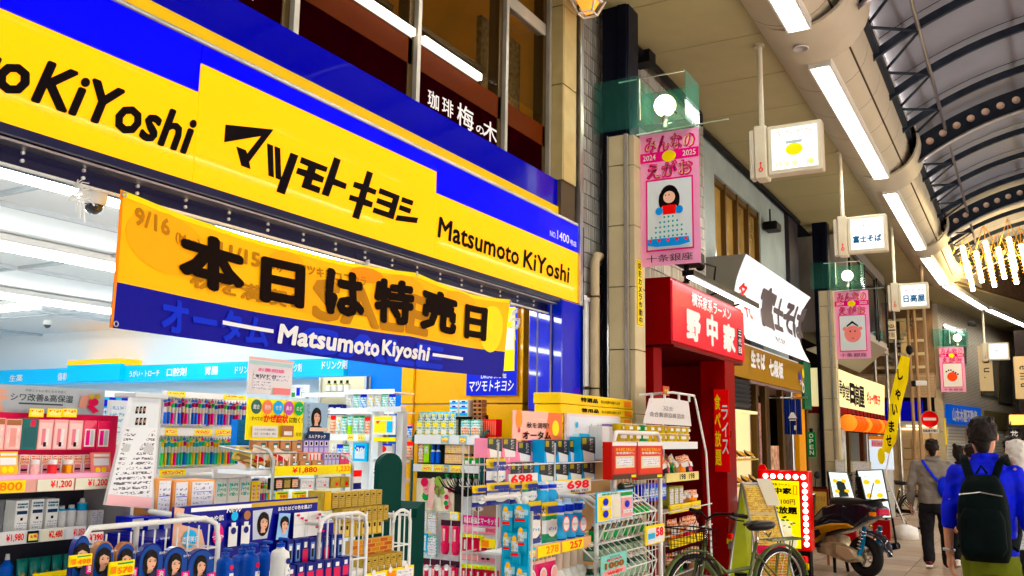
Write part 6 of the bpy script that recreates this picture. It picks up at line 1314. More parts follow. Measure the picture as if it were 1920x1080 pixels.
row([LTB, LTB, LTC], 'x', -2.4, 536, 1064, 643, 1052, 1008, 8, 'lip_care_pack', 'dark blue lip care pack in the upper hanging row', 'pack', depth=.02, jit=.05, rotj=.1)
row([LTC], 'x', -2.32, 536, 1100, 655, 1086, 1052, 7, 'lip_care_pack', 'blue and red lip care pack in the lower row', 'pack', depth=.03, jit=.05, rotj=.1)
q = MB(); y0, y1 = PX(320, 1100, -2.4).y, PX(650, 1080, -2.4).y; q.bbox(-2.75, -2.47, y0, y1, .1, 1.28, NB, .01); q.box(-2.75, -2.1, y0, y1, .1, .92, NB); tag(q.build('skin_care_counter', base=(-2.5, y0, .1)), 'royal blue cardboard counter carrying the skin care bottles', 'counter')

# ---------- leaflet stand
ls = thing('leaflet_stand', 'tall leaning white leaflet stand with group photo between the shelves', 'stand', PX(250, 950, -2.9))
b = Board.px('x', -2.9, 222, 952, 290, 952, 745, .02); b.mb = MB()
A, B, C_, D = PX(246, 745, -2.9), PX(300, 743, -2.9), PX(283, 954, -2.72), PX(198, 947, -2.72)
q = MB(); q.slab([D, C_, B, A], (-.015, 0, .0), mat('leaflet_white', (.78, .8, .82), .4)); n_ = Vector((.004, 0, .002))
def lq(a0, b0, a1, b1, m, k=1):
    def g_(a, b2): return (D.lerp(C_, a)).lerp(A.lerp(B, a), b2)+Vector((.002*k, 0, .001*k))
    q.quad(g_(a0, b0), g_(a1, b0), g_(a1, b1), g_(a0, b1), m)
PRL = prt('leaflet_print', (.8, .8, .82), (.12, .12, .14), 75, 60, .5)
lq(.06, .1, .94, .68, PRL, .5); lq(.08, .12, .92, .3, PRL); lq(.08, .33, .92, .44, PRL); lq(.08, .47, .92, .54, mat('leaflet_grey', (.55, .55, .56), .6)); lq(.1, .58, .5, .64, PRL); lq(.0, .0, 1, .09, mat('leaflet_pink', (.8, .5, .52), .5)); lq(.08, .7, .95, .97, mat('leaflet_photo', (.72, .75, .78), .5))
for i in range(6):
    a_, b2 = .25+.12*i-(0 if i < 3 else .3), .88 if i < 3 else .77
    lq(a_-.03, b2-.05, a_+.05, b2+.02, BLK, 2); lq(a_-.01, b2-.03, a_+.03, b2, SKIN, 3)
q.build('leaflet', ls, world=True)
q = MB(); E1, E2 = PX(304, 744, -2.92), PX(288, 958, -2.74); q.slab([C_, E2, E1, B], (-.04, 0, 0), mat('pale_grey_plastic', (.68, .72, .74), .35)); q.bbox(-3.0, -2.88, A.y, E1.y, A.z, A.z+.02, mat('pale_grey_plastic', (.68, .72, .74), .35), .004); q.build('side_post', ls, world=True)
b = Board.px('x', -3.2, 190, 905, 232, 903, 750, .005); b.base(mat('pale_sheet', (.75, .8, .85), .5)).rect(.1, .5, .9, .95, prt('pale_sheet_print', (.7, .8, .88), (.3, .45, .6), 60, 40, .5)).rect(.1, .1, .9, .45, PINKB); b.done('leaning_sheet', 'pale printed sheet leaning behind the leaflet stand', 'sheet')

# ---------- left gondola of hand creams
XL = -2.95
b = Board.px('x', XL-.12, -60, 780, 192, 788, 724, .012); b.base(mat('header_silver', (.42, .46, .5), .35, var=.1, vs=1.5))
b.text('シワ改善&高保湿', .27, .52, .74, .76, mat('header_ink', (.04, .06, .07), .5), .02).text('年齢とともに気になる手肌に', .37, .82, .68, .9, MC['header_ink'], 0).rect(.33, .42, .66, .47, MC['header_ink'])
b.poly([(0, .98), (.22, .85), (.26, .78), (.2, .7), (.27, .6), (.2, .5), (.24, .1), (0, 0)], mat('print_hand', (.62, .38, .3), .5)).poly([(.8, .78), (.87, .82), (.84, .35), (.78, .4)], mat('print_tube', (.55, .28, .22), .4)).disc(.9, .58, .017, CRIM, 18, 1.3, .9).disc(.88, .76, .011, GOLD, 14).disc(.93, .77, .011, GOLD, 14).poly([(.84, .45), (.9, .2), (.95, .28), (.88, .52)], CRIM)
b.done('header_board', 'silver grey hand cream header board with printed hands', 'header board')
for k, u in enumerate((54, 88, 116)):
    b = Board.px('x', XL-.02, u, 782, u+27, 782, 766, .003); b.base(TYEL).rect(.1, .15, .9, .8, PRTAG); b.done('price_card', 'small yellow price card above the hand cream packs, %s' % ['left of three', 'middle of three', 'right of three'][k], 'price card')
CLR = mat('clear_pack_pink', (.75, .5, .46), .15, var=.25, vs=4, coat=.4)
HP1 = Pbox('hand_pack_a', PINKB, [(.1, .05, .9, .78, CLR), (.3, .1, .7, .7, mat('tube_pinkish', (.7, .33, .3), .25)), (.05, .8, .95, .97, BROWNP)]); HP2 = Pbox('hand_pack_b', TEALP, [(.12, .08, .88, .7, mat('tube_dark_teal', (.03, .1, .11), .2)), (.5, .75, .85, .95, CRIM)]); HP3 = Pbox('hand_pack_c', PINKB, [(.08, .05, .92, .9, mat('blush_card', (.82, .6, .57), .4)), (.25, .15, .5, .7, mat('tube_rose', (.7, .25, .3), .3)), (.55, .15, .75, .7, WHT), (.4, .1, .6, .25, BLK)]); HP4 = Pbox('hand_pack_d', CRIM, [(.12, .1, .88, .7, WHT), (.2, .14, .5, .66, MAG), (.55, .14, .8, .66, SILV)])
row([HP1, HP1, HP2, HP3, HP3, HP3, HP4, HP4], 'x', XL+.02, -26, 842, 205, 844, 786, 8, 'hand_cream_pack', 'hand cream pack hanging under the silver header board', 'pack', depth=.03, rotj=.12, jit=.03, labs=['peach hand cream pack at the far left under the silver board', 'peach hand cream pack left of the dark one', 'only dark teal hand cream pack of the row', 'blush pack with two tubes right of the dark teal one', 'middle blush pack with two tubes', 'right blush pack next to the crimson packs', 'left crimson and white hand cream pack', 'rightmost crimson and white hand cream pack'])
b = Board.px('x', XL-.06, -60, 895, 212, 893, 775, .01); b.base(mat('shelf_crimson', (.5, .02, .08), .5)); b.done('crimson_shelf', 'crimson back panel behind the hand cream packs', 'panel')
row([Pbox('cream_pack', WHT, [(.08, .5, .92, .95, PMIX2), (.15, .08, .85, .5, mat('tube_rose2', (.6, .25, .3), .3)), (.2, .2, .8, .3, BLK)])], 'x', XL+.0, 33, 890, 172, 888, 853, 7, 'cream_pack', 'small white and rose cream pack on the pink shelf', 'pack', depth=.03, jit=.02)
for k, (u0, u1, m) in enumerate(((60, 76, PINKC), (93, 110, mat('jar_red', (.6, .06, .07), .3)), (122, 141, mat('jar_copper', (.5, .22, .06), .3, .4)))):
    row([Pbottle('cream_jar', [(.9, 0), (1, .05), (1, .65), (.9, .68), (.9, .7), (1.02, .72), (1.02, .98), (.95, 1)], m, [(.7, WHT)])], 'x', XL+.08, u0, 892, u1, 892, 862, 1, 'cream_jar', ['pale pink cream jar at the front of the pink shelf', 'red cream jar at the front of the pink shelf', 'copper coloured cream jar at the front of the pink shelf'][k], 'jar')
for k, (u0, u1, vt, m) in enumerate(((-4, 34, 846, mat('panel_orange_soft', (.85, .5, .15), .5)), (172, 208, 848, mat('panel_coral', (.8, .3, .25), .5)))):
    b = Board.px('x', XL+.05, u0, 893, u1, 892, vt, .006, lean=.2); b.base(m).rect(.1, .45, .9, .75, PAP).disc(.3, .25, .01, YINK, 12).disc(.6, .25, .01, YINK, 12).rect(.1, .82, .9, .92, WHT); b.done('shelf_card', ['orange card at the left of the pink shelf', 'coral card at the right of the pink shelf'][k], 'card')
b = Board.px('x', XL+.12, -60, 902, 214, 897, 890, .2); b.base(mat('shelf_pink_edge', (.85, .45, .6), .4, emit=.05)); b.done('pink_shelf', 'pink edged shelf carrying the cream jars', 'shelf')
rail('x', XL+.13, -60, 926, 208, 918, 24, mat('rail_rose', (.7, .4, .35), .4), 'price_strip', 'price strip with yellow and white cards under the pink shelf', 'price strip', depthback=.35, tags=[(.0, .36, YINK, '¥800', OINK), (.44, .7, mat('card_ivory', (.8, .78, .65), .5), '¥1,200', RINK), (.71, .97, MC['card_ivory'], '¥1,200', RINK)])
LOT = Pbox('lotion_box', WHT, [(.08, .06, .92, .96, WHT), (.1, .76, .9, .95, prt('lotion_head', (.6, .7, .75), (.01, .03, .05), 5, 12, .6)), (.1, .6, .9, .7, mat('lotion_navy', (.01, .03, .08), .3)), (.4, .42, .6, .5, BLK), (.12, .1, .9, .36, prt('lotion_small', (.8, .82, .83), (.3, .3, .35), 7, 14, .5))]); 
row([LOT], 'x', XL+.03, 22, 1003, 108, 999, 938, 3, 'lotion_box', 'white lotion box with a navy name band on the middle shelf', 'box', depth=.06, fill=.82, jit=.03, labs=['left white lotion box with a navy band', 'middle white lotion box with a navy band', 'right white lotion box beside the small bottles'])
row([Pbox('lotion_dark', SILV, [(.1, .7, .9, .95, BLK)])], 'x', XL-.05, 0, 998, 100, 994, 936, 4, 'lotion_box', 'grey and black lotion box behind the white ones', 'box', depth=.06)
row([Pbottle('lotion_bottle', [(.9, 0), (1, .04), (1, .8), (.6, .88), (.55, 1)], WHT, [(.55, SKY), (.85, WHT)])], 'x', XL+.0, 108, 997, 145, 995, 948, 2, 'lotion_bottle', 'white and sky blue lotion bottle on the middle shelf', 'bottle')
row([Pbottle('lotion_pump', [(.9, 0), (1, .04), (1, .62), (.8, .66), (.8, .85), (.5, .88), (.3, 1)], WHT, [(.6, SKY), (.85, WHT)])], 'x', XL+.0, 146, 994, 168, 993, 935, 1, 'lotion_bottle', 'tall white pump bottle with a blue collar on the middle shelf', 'bottle')
row([Pbox('small_white_box', WHT, [(.1, .1, .9, .9, PRW)])], 'x', XL+.0, 169, 989, 193, 988, 957, 2, 'small_white_box', 'small white box at the right end of the middle shelf', 'box')
rail('x', XL+.13, -60, 1034, 160, 1004, 24, RAILW, 'price_strip', 'white price strip under the lotion boxes', 'price strip', depthback=.35, tags=[(.2, .45, PAP, '¥1,980', RINK), (.46, .56, BLK, None, None), (.57, .78, MC['card_ivory'], '¥2,480', RINK), (.8, .98, PAP, '¥1,050', RINK)])
q = MB(); y0 = PX(-60, 900, XL).y; y1 = PX(206, 900, XL).y; q.box(XL-.4, XL-.14, y0, y1, .05, 1.66, mat('gondola_dark', (.03, .03, .04), .5)); q.box(XL-.4, XL+.1, y1, y1+.02, .05, 1.44, mat('gondola_grey', (.35, .35, .36), .5)); q.box(XL-.4, XL+.12, y0, y1, .05, .15, WHT); tag(q.build('gondola_shelf', base=(XL, y0, .05)), 'dark backed shelf unit of hand creams and lotions at the left edge', 'shelf unit')
row([Pbottle('blue_tube_bottle', [(.5, 0), (1, .1), (1, .6), (.4, .8), (.3, 1)], mat('tube_royal', (.02, .1, .45), .3), [(.8, WHT)])], 'x', XL+.02, 4, 1096, 28, 1095, 1040, 1, 'lotion_bottle', 'royal blue bottle on the lowest visible shelf', 'bottle')
TGR = mat('tube_green', (.0, .16, .14), .3, coat=.3)
def wedge(q): 
    q.loft([(0, .5, 0, .3, .4), (0, .5, .12, .32, .42), (0, .5, .14, .36, .45), (0, .5, .5, .42, .35), (0, .5, 1, .5, .03)], TGR, 14)
    q.add([(.12*math.cos(t*.5), .08, .45+.08*math.sin(t*.5)) for t in range(12)], [tuple(range(12))], GOLD)
row([pm('green_tube', wedge)], 'x', XL+.03, 30, 1100, 140, 1092, 1044, 5, 'green_tube', 'green cream tube standing on the lowest visible shelf', 'tube', depth=.03, rotj=.25, fill=.95)
b = Board.px('x', XL+.14, 62, 1085, 130, 1080, 1072, .004); b.base(YINK); b.done('price_card', 'yellow price strip at the bottom of the left shelves', 'price card')

# ---------- centre shelf in front of the yellow wall
YC = 6.6
cs = thing('centre_shelf_unit', 'dark backed shelf unit in front of the yellow wall', 'shelf unit', PY(838, 1000, YC+.2))
b = Board.px('y', YC+.2, 772, 1200, 904, 1200, 778, .03); b.base(mat('unit_dark', (.02, .02, .015), .5)); b.done('back_panel', parent=cs)
q = MB(); a, b_ = PY(772, 900, YC), PY(903, 900, YC); zt = PY(772, 808, YC).z
for c in (a, b_): q.tube([(c.x, YC+.2, .05), (c.x, YC, .1), (c.x, YC, zt-.06), (c.x, YC+.05, zt), (c.x, YC+.2, zt+.02)], .012, mat('tube_dark_green', (.02, .09, .09), .4), 8)
q.build('frame', cs, world=True)
rail('y', YC, 777, 832, 898, 834, 17, RAILW, 'shelf_rail', 'upper white shelf strip of the dark shelf unit', 'shelf', tags=[(.42, .55, mat('tag_cyan', (.3, .6, .7), .5), None, None), (.7, .82, MC['tag_cyan'], None, None)], depthback=.2)
rail('y', YC, 772, 884, 897, 887, 14, RAILW, 'shelf_rail', 'lower shelf strip with yellow cards of the dark shelf unit', 'shelf', tags=[(.16, .31, TYEL, None, None), (.34, .48, TYEL, None, None), (.5, .57, MC['tag_cyan'], None, None), (.6, .75, TYEL, None, None)], depthback=.2)
random.seed(31)
MPK = Ppouch('mask_pack', [(0, PMIX4), (.45, PMIX3), (.85, SKY)], [('o', (.5, .62), .22, .7, YINK), (.15, .08, .85, .3, WHT)], .25)
MPK2 = Pbox('mask_box', prt('mask_print', (.6, .75, .75), (.1, .2, .2), 7, 6, .5, blot=(.8, .7, .2)), [(.1, .55, .7, .8, YINK), (.15, .1, .8, .35, WHT)])
row([MPK2], 'y', YC+.02, 780, 816, 855, 817, 786, 5, 'mask_pack', 'pale patterned pack in the front row of the top shelf', 'pack', depth=.04, jit=.03); row([MPK], 'y', YC+.08, 782, 790, 852, 790, 772, 6, 'mask_pack', 'pale blue pack in the rear row of the top shelf', 'pack', depth=.05, jit=.05)
row([Pbox('flower_box', PMIX3, [(.1, .1, .9, .5, PMIX2)])], 'y', YC+.0, 863, 817, 900, 818, 787, 2, 'flower_box', 'pale flowered box at the right of the top shelf', 'box', depth=.05)
row([Pbox('light_blue_box', WHT, [(.05, .1, .95, .55, SKY), (.3, .5, .7, .8, BINK)], .03)], 'y', YC+.12, 842, 781, 878, 781, 768, 2, 'tissue_box', 'light blue box, lower row of the little stack', 'box', depth=.1); row([Pbox('light_blue_box', WHT, [(.05, .1, .95, .55, SKY), (.3, .5, .7, .8, BINK)], .03)], 'y', YC+.12, 842, 768, 878, 768, 759, 2, 'tissue_box', 'light blue box, middle row of the little stack', 'box', depth=.1); row([Pbox('light_blue_box', WHT, [(.05, .1, .95, .55, SKY), (.3, .5, .7, .8, BINK)], .03)], 'y', YC+.12, 842, 759, 878, 759, 750, 2, 'tissue_box', 'light blue box, top row of the little stack', 'box', depth=.1)
BRB = Pbox('brown_stack_box', BROWNP, [(.2, .2, .8, .8, BLK)])
for r_ in range(5): row([BRB], 'y', YC+.14, 886, 788-r_*8, 904, 788-r_*8, 781-r_*8, 2, 'brown_small_box', 'small brown box in the brown pile, row %s' % ['at the bottom', 'second from below', 'in the middle', 'second from the top', 'at the top'][r_], 'box', depth=.08)
row([Pbox('red_slim_box', RINK, [(.2, .1, .8, .9, mat('red_print2', (.8, .2, .15), .4))])], 'y', YC+.1, 902, 818, 930, 820, 786, 7, 'red_slim_box', 'slim red box standing at the right of the top shelf', 'box', depth=.1)
row([Pbox('candle_box', PMIX2, [(.2, .2, .8, .8, PMIX1)]), Pbox('lime_box', mat('lime', (.35, .65, .05), .4), [(.2, .5, .8, .9, PMIX1)])], 'y', YC+.03, 783, 867, 804, 867, 833, 2, 'spray_box', 'red and lime box on the second shelf', 'box', depth=.06)
row([Pbottle('spray_bottle', [(.8, 0), (.9, .04), (.9, .6), (.5, .7), (.5, 1)], mat('spray_blue', (.0, .12, .6), .25), [(.6, WHT), (.75, mat('spray_cap', (.0, .08, .4), .3))])], 'y', YC+.03, 804, 868, 823, 868, 833, 2, 'spray_bottle', 'bright blue spray bottle on the second shelf', 'bottle')
row([Pbox('pattern_box', mat('peach_box', (.75, .5, .3), .5), [(.04, .06, .96, .94, prt('peach_print', (.8, .6, .4), (.6, .15, .1), 9, 4, .45, blot=(.85, .7, .3)))])], 'y', YC+.03, 832, 850, 880, 851, 834, 1, 'peach_carton', 'upper peach patterned carton on the second shelf', 'carton', depth=.15); row([Pbox('pattern_box2', mat('peach_box', (.75, .5, .3), .5), [(.04, .06, .96, .94, MC['peach_print'])])], 'y', YC+.03, 832, 869, 868, 870, 852, 1, 'peach_carton', 'lower peach patterned carton on the second shelf', 'carton', depth=.15)
row([Pbox('green_red_box', GRN, [(.1, .1, .6, .5, WHT), (0, .8, 1, 1, ORG)])], 'y', YC+.02, 870, 871, 896, 872, 856, 2, 'green_box', 'small green and orange box at the end of the second shelf', 'box', depth=.1)
row([Pbottle('green_top_bottle', [(.6, 0), (.7, .6), (.3, .7), (.8, .8), (.7, 1)], WHT, [(.7, GRN)])], 'y', YC+.05, 828, 912, 895, 914, 890, 5, 'green_cap_bottle', 'white bottle with green cap in the dark lower shelf', 'bottle')
b = Board.px('y', 6.1, 780, 958, 850, 958, 898, .01); b.base(mat('photo_flower', (.75, .7, .55), .4, var=.3, vs=6))
random.seed(12)
for k in range(30): b.disc(random.uniform(.15, .95), random.uniform(.15, .95), random.uniform(.012, .04), random.choice([GRN, PINKB, CRIM, mat('flower_pale', (.8, .75, .6), .5), mat('leaf_soft', (.25, .35, .1), .5)]), 10)
b.poly([(.38, .1), (.52, .1), (.56, .85), (.42, .88)], PINKC); b.done('flower_poster', 'poster of small flowers and a pink tube below the dark shelves', 'poster')
# hanging pink tubes on white pegboard
gond('y', 6.15, 780, 862, 1200, 958, 'peg_board', 'white peg panel carrying the crimson tubes', off=.02)
def hairtube(q): q.loft([(0, .5, 0, .28, .4), (0, .5, .1, .42, .5), (0, .5, .3, .45, .5), (0, .5, .36, .36, .4), (0, .5, .82, .4, .4), (0, .5, .84, .5, .2)], CRIM, 12); q.box(-.5, .5, .4, .6, .84, 1, mat('card_black', (.04, .01, .02), .4)); q.box(-.12, .12, .02, .04, .4, .75, PINKC)
HTB = pm('crimson_tube', hairtube)
row([HTB], 'y', 6.05, 821, 1040, 861, 1041, 976, 2, 'crimson_tube', 'crimson tube hanging in the upper pair', 'tube', depth=.05, fill=.85)
row([HTB], 'y', 6.0, 783, 1120, 858, 1121, 1050, 4, 'crimson_tube', 'crimson tube hanging in the bottom row', 'tube', depth=.05, fill=.85)
for u in (800, 820, 838): 
    q = MB(); c = PY(u, 1064, 5.9); q.cyl((c.x, 5.9, c.z), (c.x, 5.89, c.z), .022, WHT, 16); q.tube([(c.x, 5.9, c.z), (c.x, 6.1, c.z)], .004, STEEL, 6); tag(q.build('peg_hook', base=c), 'round white peg hook end on the crimson tube rack', 'hook', 'peg hook ends on the crimson tube rack')
for k, (u0, u1, v0, v1, m) in enumerate(((783, 800, 995, 962, PAP), (800, 818, 1000, 962, PMIX1), (783, 800, 1035, 1000, SKY), (800, 818, 1045, 1005, PMIX3), (842, 860, 975, 960, YINK))):
    row([Pbox('thin_pack', m, [(.1, .1, .9, .9, PRW)])], 'y', 6.08, u0, v0, u1, v0, v1, 1, 'thin_pack', 'thin pack on the peg panel, %s' % ['upper left, white', 'upper middle, patterned', 'lower left, blue', 'lower middle, greenish', 'yellow one at the top'][k], 'pack', depth=.02)
# mascara stand with lashes
XE = 5.3
b = Board.px('y', XE, 862, 1200, 932, 1200, 912, .03); b.base(mat('stand_white', (.75, .75, .78), .4)); zb = b.P0.z
def ry(v): return (PY(897, v, XE).z-zb)/b.h
b.rect(.02, ry(968), .98, ry(925), mat('eye_photo_skin', (.33, .2, .15), .5, var=.2, vs=9)); b.rect(.02, ry(968), .25, ry(925), mat('eye_photo_grey', (.5, .5, .52), .5)); b.disc(.42, ry(954), .028, mat('eye_white', (.7, .62, .58), .4), 18, 1.6, .6).disc(.42, ry(954), .016, mat('iris_brown', (.15, .06, .02), .3), 14).disc(.42, ry(954), .008, BLK, 10)
b.rect(.02, ry(985), 1.02, ry(967), MAG).text('私は最強エマーキット', .06, ry(982), .96, ry(970), WINK, .02); b.rect(.06, ry(1000), .94, ry(987), mat('stand_pink', (.75, .3, .4), .4)).rect(.3, ry(996), .65, ry(989), PAP).text('EMAKED', .68, ry(996), .96, ry(989), CRIM, .02)
b.rect(.02, ry(1052), .98, ry(1044), mat('stand_pink', (.75, .3, .4), .4)).rect(.0, ry(1050), .5, ry(1040), PINKB).disc(.75, ry(1046), .01, BLK, 10, 1.5, .8).disc(.62, ry(1046), .01, BLK, 10, 1.5, .8)
b.done('mascara_stand', 'white and crimson mascara stand with a photographed eye', 'stand')
EMB = Pbox('mascara_box', mat('mascara_red', (.5, .0, .06), .35), [(.38, .15, .62, .85, WHT)])
row([EMB], 'y', XE-.06, 864, 1035, 908, 1034, 1009, 3, 'mascara_box', 'red box with white letters in the upper pocket of the stand', 'box', depth=.04); row([EMB], 'y', XE-.06, 862, 1100, 930, 1099, 1068, 5, 'mascara_box', 'red box with white letters in the lower pocket of the stand', 'box', depth=.04)
for (v0, v1, u1) in ((1002, 1008, 905), (1060, 1067, 930)):
    b = Board.px('y', XE-.08, 862, v1, u1, v1-1, v0, .02); b.base(mat('lime_trim', (.6, .8, .1), .4)); [b.disc(.1+.13*i, .5, .006, ORG, 8) for i in range(7)]; b.done('lime_strip', 'lime green strip over the %s mascara pocket' % ('upper' if v0 < 1050 else 'lower'), 'strip')
b = Board.px('y', XE-.07, 900, 1028, 928, 1027, 1010, .01); b.base(YINK).rect(.1, .1, .6, .8, OINK); b.done('yellow_card', 'yellow card at the right of the upper mascara pocket', 'card')
lt = thing('eyelash_topper', 'oversized curled black eyelashes on top of the mascara stand', 'display figure', PY(895, 930, XE-.05))
random.seed(77); lb = Board.px('y', XE-.03, 866, 938, 932, 938, 925, .01)
for k in range(26):
    f_ = k/25; c = PY(874+56*f_, 926+10*abs(f_-.45), XE-.03); q = MB(); ln = .16*(1-.45*abs(f_-.4))*random.uniform(.75, 1.1); sx = (f_-.85)*.16
    q.tube([c, c+Vector((sx*.3, -.07, .02)), c+Vector((sx*.8, -.12, ln*.5)), c+Vector((sx*1.1, -.13, ln))], [.006, .006, .004, .001], BLK, 5); q.build('lash', lt, world=True)
# blue packs hanging right of it
XB = 4.9
SBK = mat('cyan_card', (.05, .35, .55), .4)
b = Board.px('y', XB, 938, 1200, 988, 1200, 946, .02); b.base(SBK); b.done('blue_display_card', 'tall cyan display card between the mascara stand and the detergents', 'display card')
PK = Ppouch('cyan_pouch', [(0, SBK), (.55, mat('pouch_skyw', (.4, .65, .75), .3)), (.8, SKY)], [('o', (.45, .8), .22, .6, mat('sun_orange', (.9, .5, .03), .5)), (.15, .3, .85, .4, RINK), (.2, .45, .8, .75, PMIX1)], .5)
for k, (u0, u1, v0, v1) in enumerate(((936, 958, 1000, 946), (958, 988, 992, 945), (938, 956, 1046, 995), (952, 974, 1062, 1000), (965, 985, 1040, 985), (940, 962, 1110, 1050), (962, 985, 1115, 1062))):
    row([PK], 'y', XB-.04, u0, v0, u1, v0, v1, 1, 'refill_pouch', 'cyan pouch with orange sun mark, %s' % ['top left', 'top right', 'second row left', 'second row middle', 'second row right', 'bottom left', 'bottom right'][k], 'pouch', depth=.05)

# ---------- detergents and protein boxes rack
X6 = -3.05
PBX = lambda nm, c: Pbox(nm, c, [(.0, .42, 1, 1, mat('carton_dark', (.02, .03, .035), .3)), (.08, .72, .4, .94, mat('carton_gold_mark', (.35, .3, .05), .4)), (.62, .45, .86, .95, prt('carton_vert', (.03, .03, .035), (.7, .7, .7), 3, 14, .5)), (.3, .04, .85, .34, WHT)])
def diag(nm, c):
    q = MB(); q.bbox(-.5, .5, 0, 1, 0, 1, c, .015); q.quad((-.5, -.01, .5), (.5, -.01, .3), (.5, -.01, 1), (-.5, -.01, 1), MC['carton_dark']); q.add([(-.3, -.012, .02), (.42, -.012, .02), (.42, -.012, .32), (-.38, -.012, .46)], [(0, 1, 2, 3)], WHT)
    front(q, .08, .7, .36, .95, MC['carton_gold_mark'], .02); front(q, .6, .45, .82, .95, MC['carton_vert'], .02); return q.mesh(nm)
PBX('x', PINKB); PNK = diag('pink_carton', mat('carton_pink', (.8, .3, .42), .4)); BLU = diag('blue_carton', mat('carton_blue', (.05, .38, .7), .4))
row([PNK], 'x', X6, 913, 859, 968, 857, 822, 2, 'pink_carton', 'black and pink carton in the upper row, left pair', 'carton', depth=.1, fill=.96); row([PNK], 'x', X6-.1, 970, 866, 1020, 865, 829, 2, 'pink_carton', 'black and pink carton in the upper row, right pair', 'carton', depth=.1, fill=.96)
row([BLU], 'x', X6, 1020, 868, 1088, 866, 825, 3, 'blue_carton', 'black and blue carton in the upper row', 'carton', depth=.1, fill=.96); row([BLU], 'x', X6+.06, 1088, 866, 1117, 865, 819, 1, 'blue_carton', 'tallest black and blue carton at the right of the upper row', 'carton', depth=.1)
row([PNK], 'x', X6+.05, 956, 912, 1002, 908, 866, 2, 'pink_carton', 'black and pink carton in the lower row', 'carton', depth=.1, fill=.96); row([BLU], 'x', X6+.05, 1010, 905, 1116, 900, 869, 4, 'blue_carton', 'black and blue carton in the lower row', 'carton', depth=.1, fill=.97)
b = Board.px('x', X6+.12, 1015, 928, 1108, 923, 900, .01); b.base(TYEL).rect(.01, .05, .99, .93, PAP).text('698', .48, .3, .95, .92, RINK, .06).text('税込 767', .55, .06, .93, .24, INK, .03).rect(.05, .3, .4, .75, PRB); b.done('price_board', 'white price board with red 698 under the blue cartons', 'price board')
b = Board.px('x', X6+.1, 954, 915, 1008, 908, 888, .01); b.base(PAP).text('698', .05, .2, .8, .95, RINK, .06); b.done('price_board', 'white price board with red 698 partly behind the yellow pouches', 'price board')
q = MB(); y0, y1 = PX(905, 900, X6).y, PX(1122, 900, X6).y
for z in (PX(1000, 867, X6).z, PX(1000, 905, X6).z, .5, .9): 
    for x in (X6-.15, X6-.05, X6+.06, X6+.1): q.tube([(x, y0, z-.008), (x, y1, z-.008)], .004, WIRE, 5)
for y in (y0, (y0+y1)/2-.1, y1):
    for x in (X6-.15, X6+.11): q.tube([(x, y, .05), (x, y, PX(1000, 830, X6).z)], .007, WIRE, 6)
for k in range(28): y = y0+(y1-y0)*k/27; q.tube([(X6-.15, y, .3), (X6-.15, y, PX(1000, 835, X6).z)], .003, WIRE, 4)
tag(q.build('carton_rack', base=(X6, y0, .05)), 'white wire rack holding the pink and blue cartons', 'wire rack')
GYL = mat('pouch_gold', (.7, .52, .03), .3, coat=.3); NVP = mat('pouch_navy', (.02, .03, .22), .3, coat=.3)
def ariel(nm, low): return Ppouch(nm, [(0, low), (.2, mat('pouch_white', (.75, .78, .82), .3, var=.1)), (.6, low), (.66, GYL)], [('o', (.5, .36), .32, .7, WHT), (.2, .72, .85, .9, NVP), (.25, .3, .75, .42, prt('pouch_print', (.8, .8, .85), (.03, .25, .4), 8, 8, .5))], .55)
AR1 = ariel('gold_navy_pouch', NVP); AR2 = ariel('gold_green_pouch', mat('pouch_green', (.0, .22, .12), .3, coat=.3))
def big(u0, u1, v0, v1, x, me, label, n=1, tx=None):
    r_ = row([me], 'x', x, u0, v0, u1, v0-2, v1, n, 'refill_pouch', label, 'pouch', depth=.07, jit=.02, rotj=.06)
    return r_
big(918, 958, 912, 860, -2.96, AR1, 'gold and navy refill pouch standing highest in front of the pink cartons')
big(893, 920, 952, 910, -2.9, AR1, 'gold topped pouch at the left of the middle row'); big(920, 964, 948, 906, -2.9, AR1, 'gold topped pouch second in the middle row'); big(964, 984, 946, 905, -2.9, AR1, 'narrow gold topped pouch in the middle row'); big(984, 1018, 946, 903, -2.9, AR2, 'gold and green pouch at the right of the middle row')
big(988, 1024, 1022, 942, -2.75, AR1, 'large gold and navy pouch at the front left of the detergents'); big(1024, 1053, 1018, 941, -2.75, AR2, 'large gold and green pouch at the front of the detergents')
for (x, u0, v0, u1, v1, s_) in ((-3.0, 935, 880, 955, 869, 0), ):
    pass
for k, (u0, u1, vb, vt, x) in enumerate(((925, 955, 884, 872, -2.88), (934, 962, 924, 914, -2.82), (990, 1012, 921, 910, -2.82), (1000, 1022, 966, 950, -2.66), (1028, 1050, 963, 948, -2.66))):
    b = Board.px('x', x, u0, vb, u1, vb-2, vt, .001); b.text('超特大', 0, 0, 1, 1, NVP, .05); b.done('pouch_print', 'printed word on a gold topped pouch, %s' % ['highest pouch', 'middle row left', 'middle row right', 'front left', 'front right'][k], 'print')
ATT = Pbottle('detergent_bottle', [(.8, 0), (.95, .05), (.9, .45), (.6, .62), (.6, .68), (.75, .7), (.75, .86), (.45, .9), (.4, 1)], mat('bottle_blue', (.0, .1, .5), .25, coat=.3), [(.15, mat('bottle_sky', (.1, .4, .7), .25)), (.55, WHT), (.66, mat('cap_blue', (.0, .04, .45), .3)), (.86, mat('cap_clear', (.5, .65, .85), .2))])
row([ATT], 'x', -2.87, 1022, 945, 1054, 943, 903, 2, 'detergent_bottle', 'blue detergent bottle in the rear pair', 'bottle'); row([ATT], 'x', -2.75, 1054, 1012, 1104, 1008, 935, 3, 'detergent_bottle', 'blue detergent bottle in the front row with a red round mark', 'bottle')
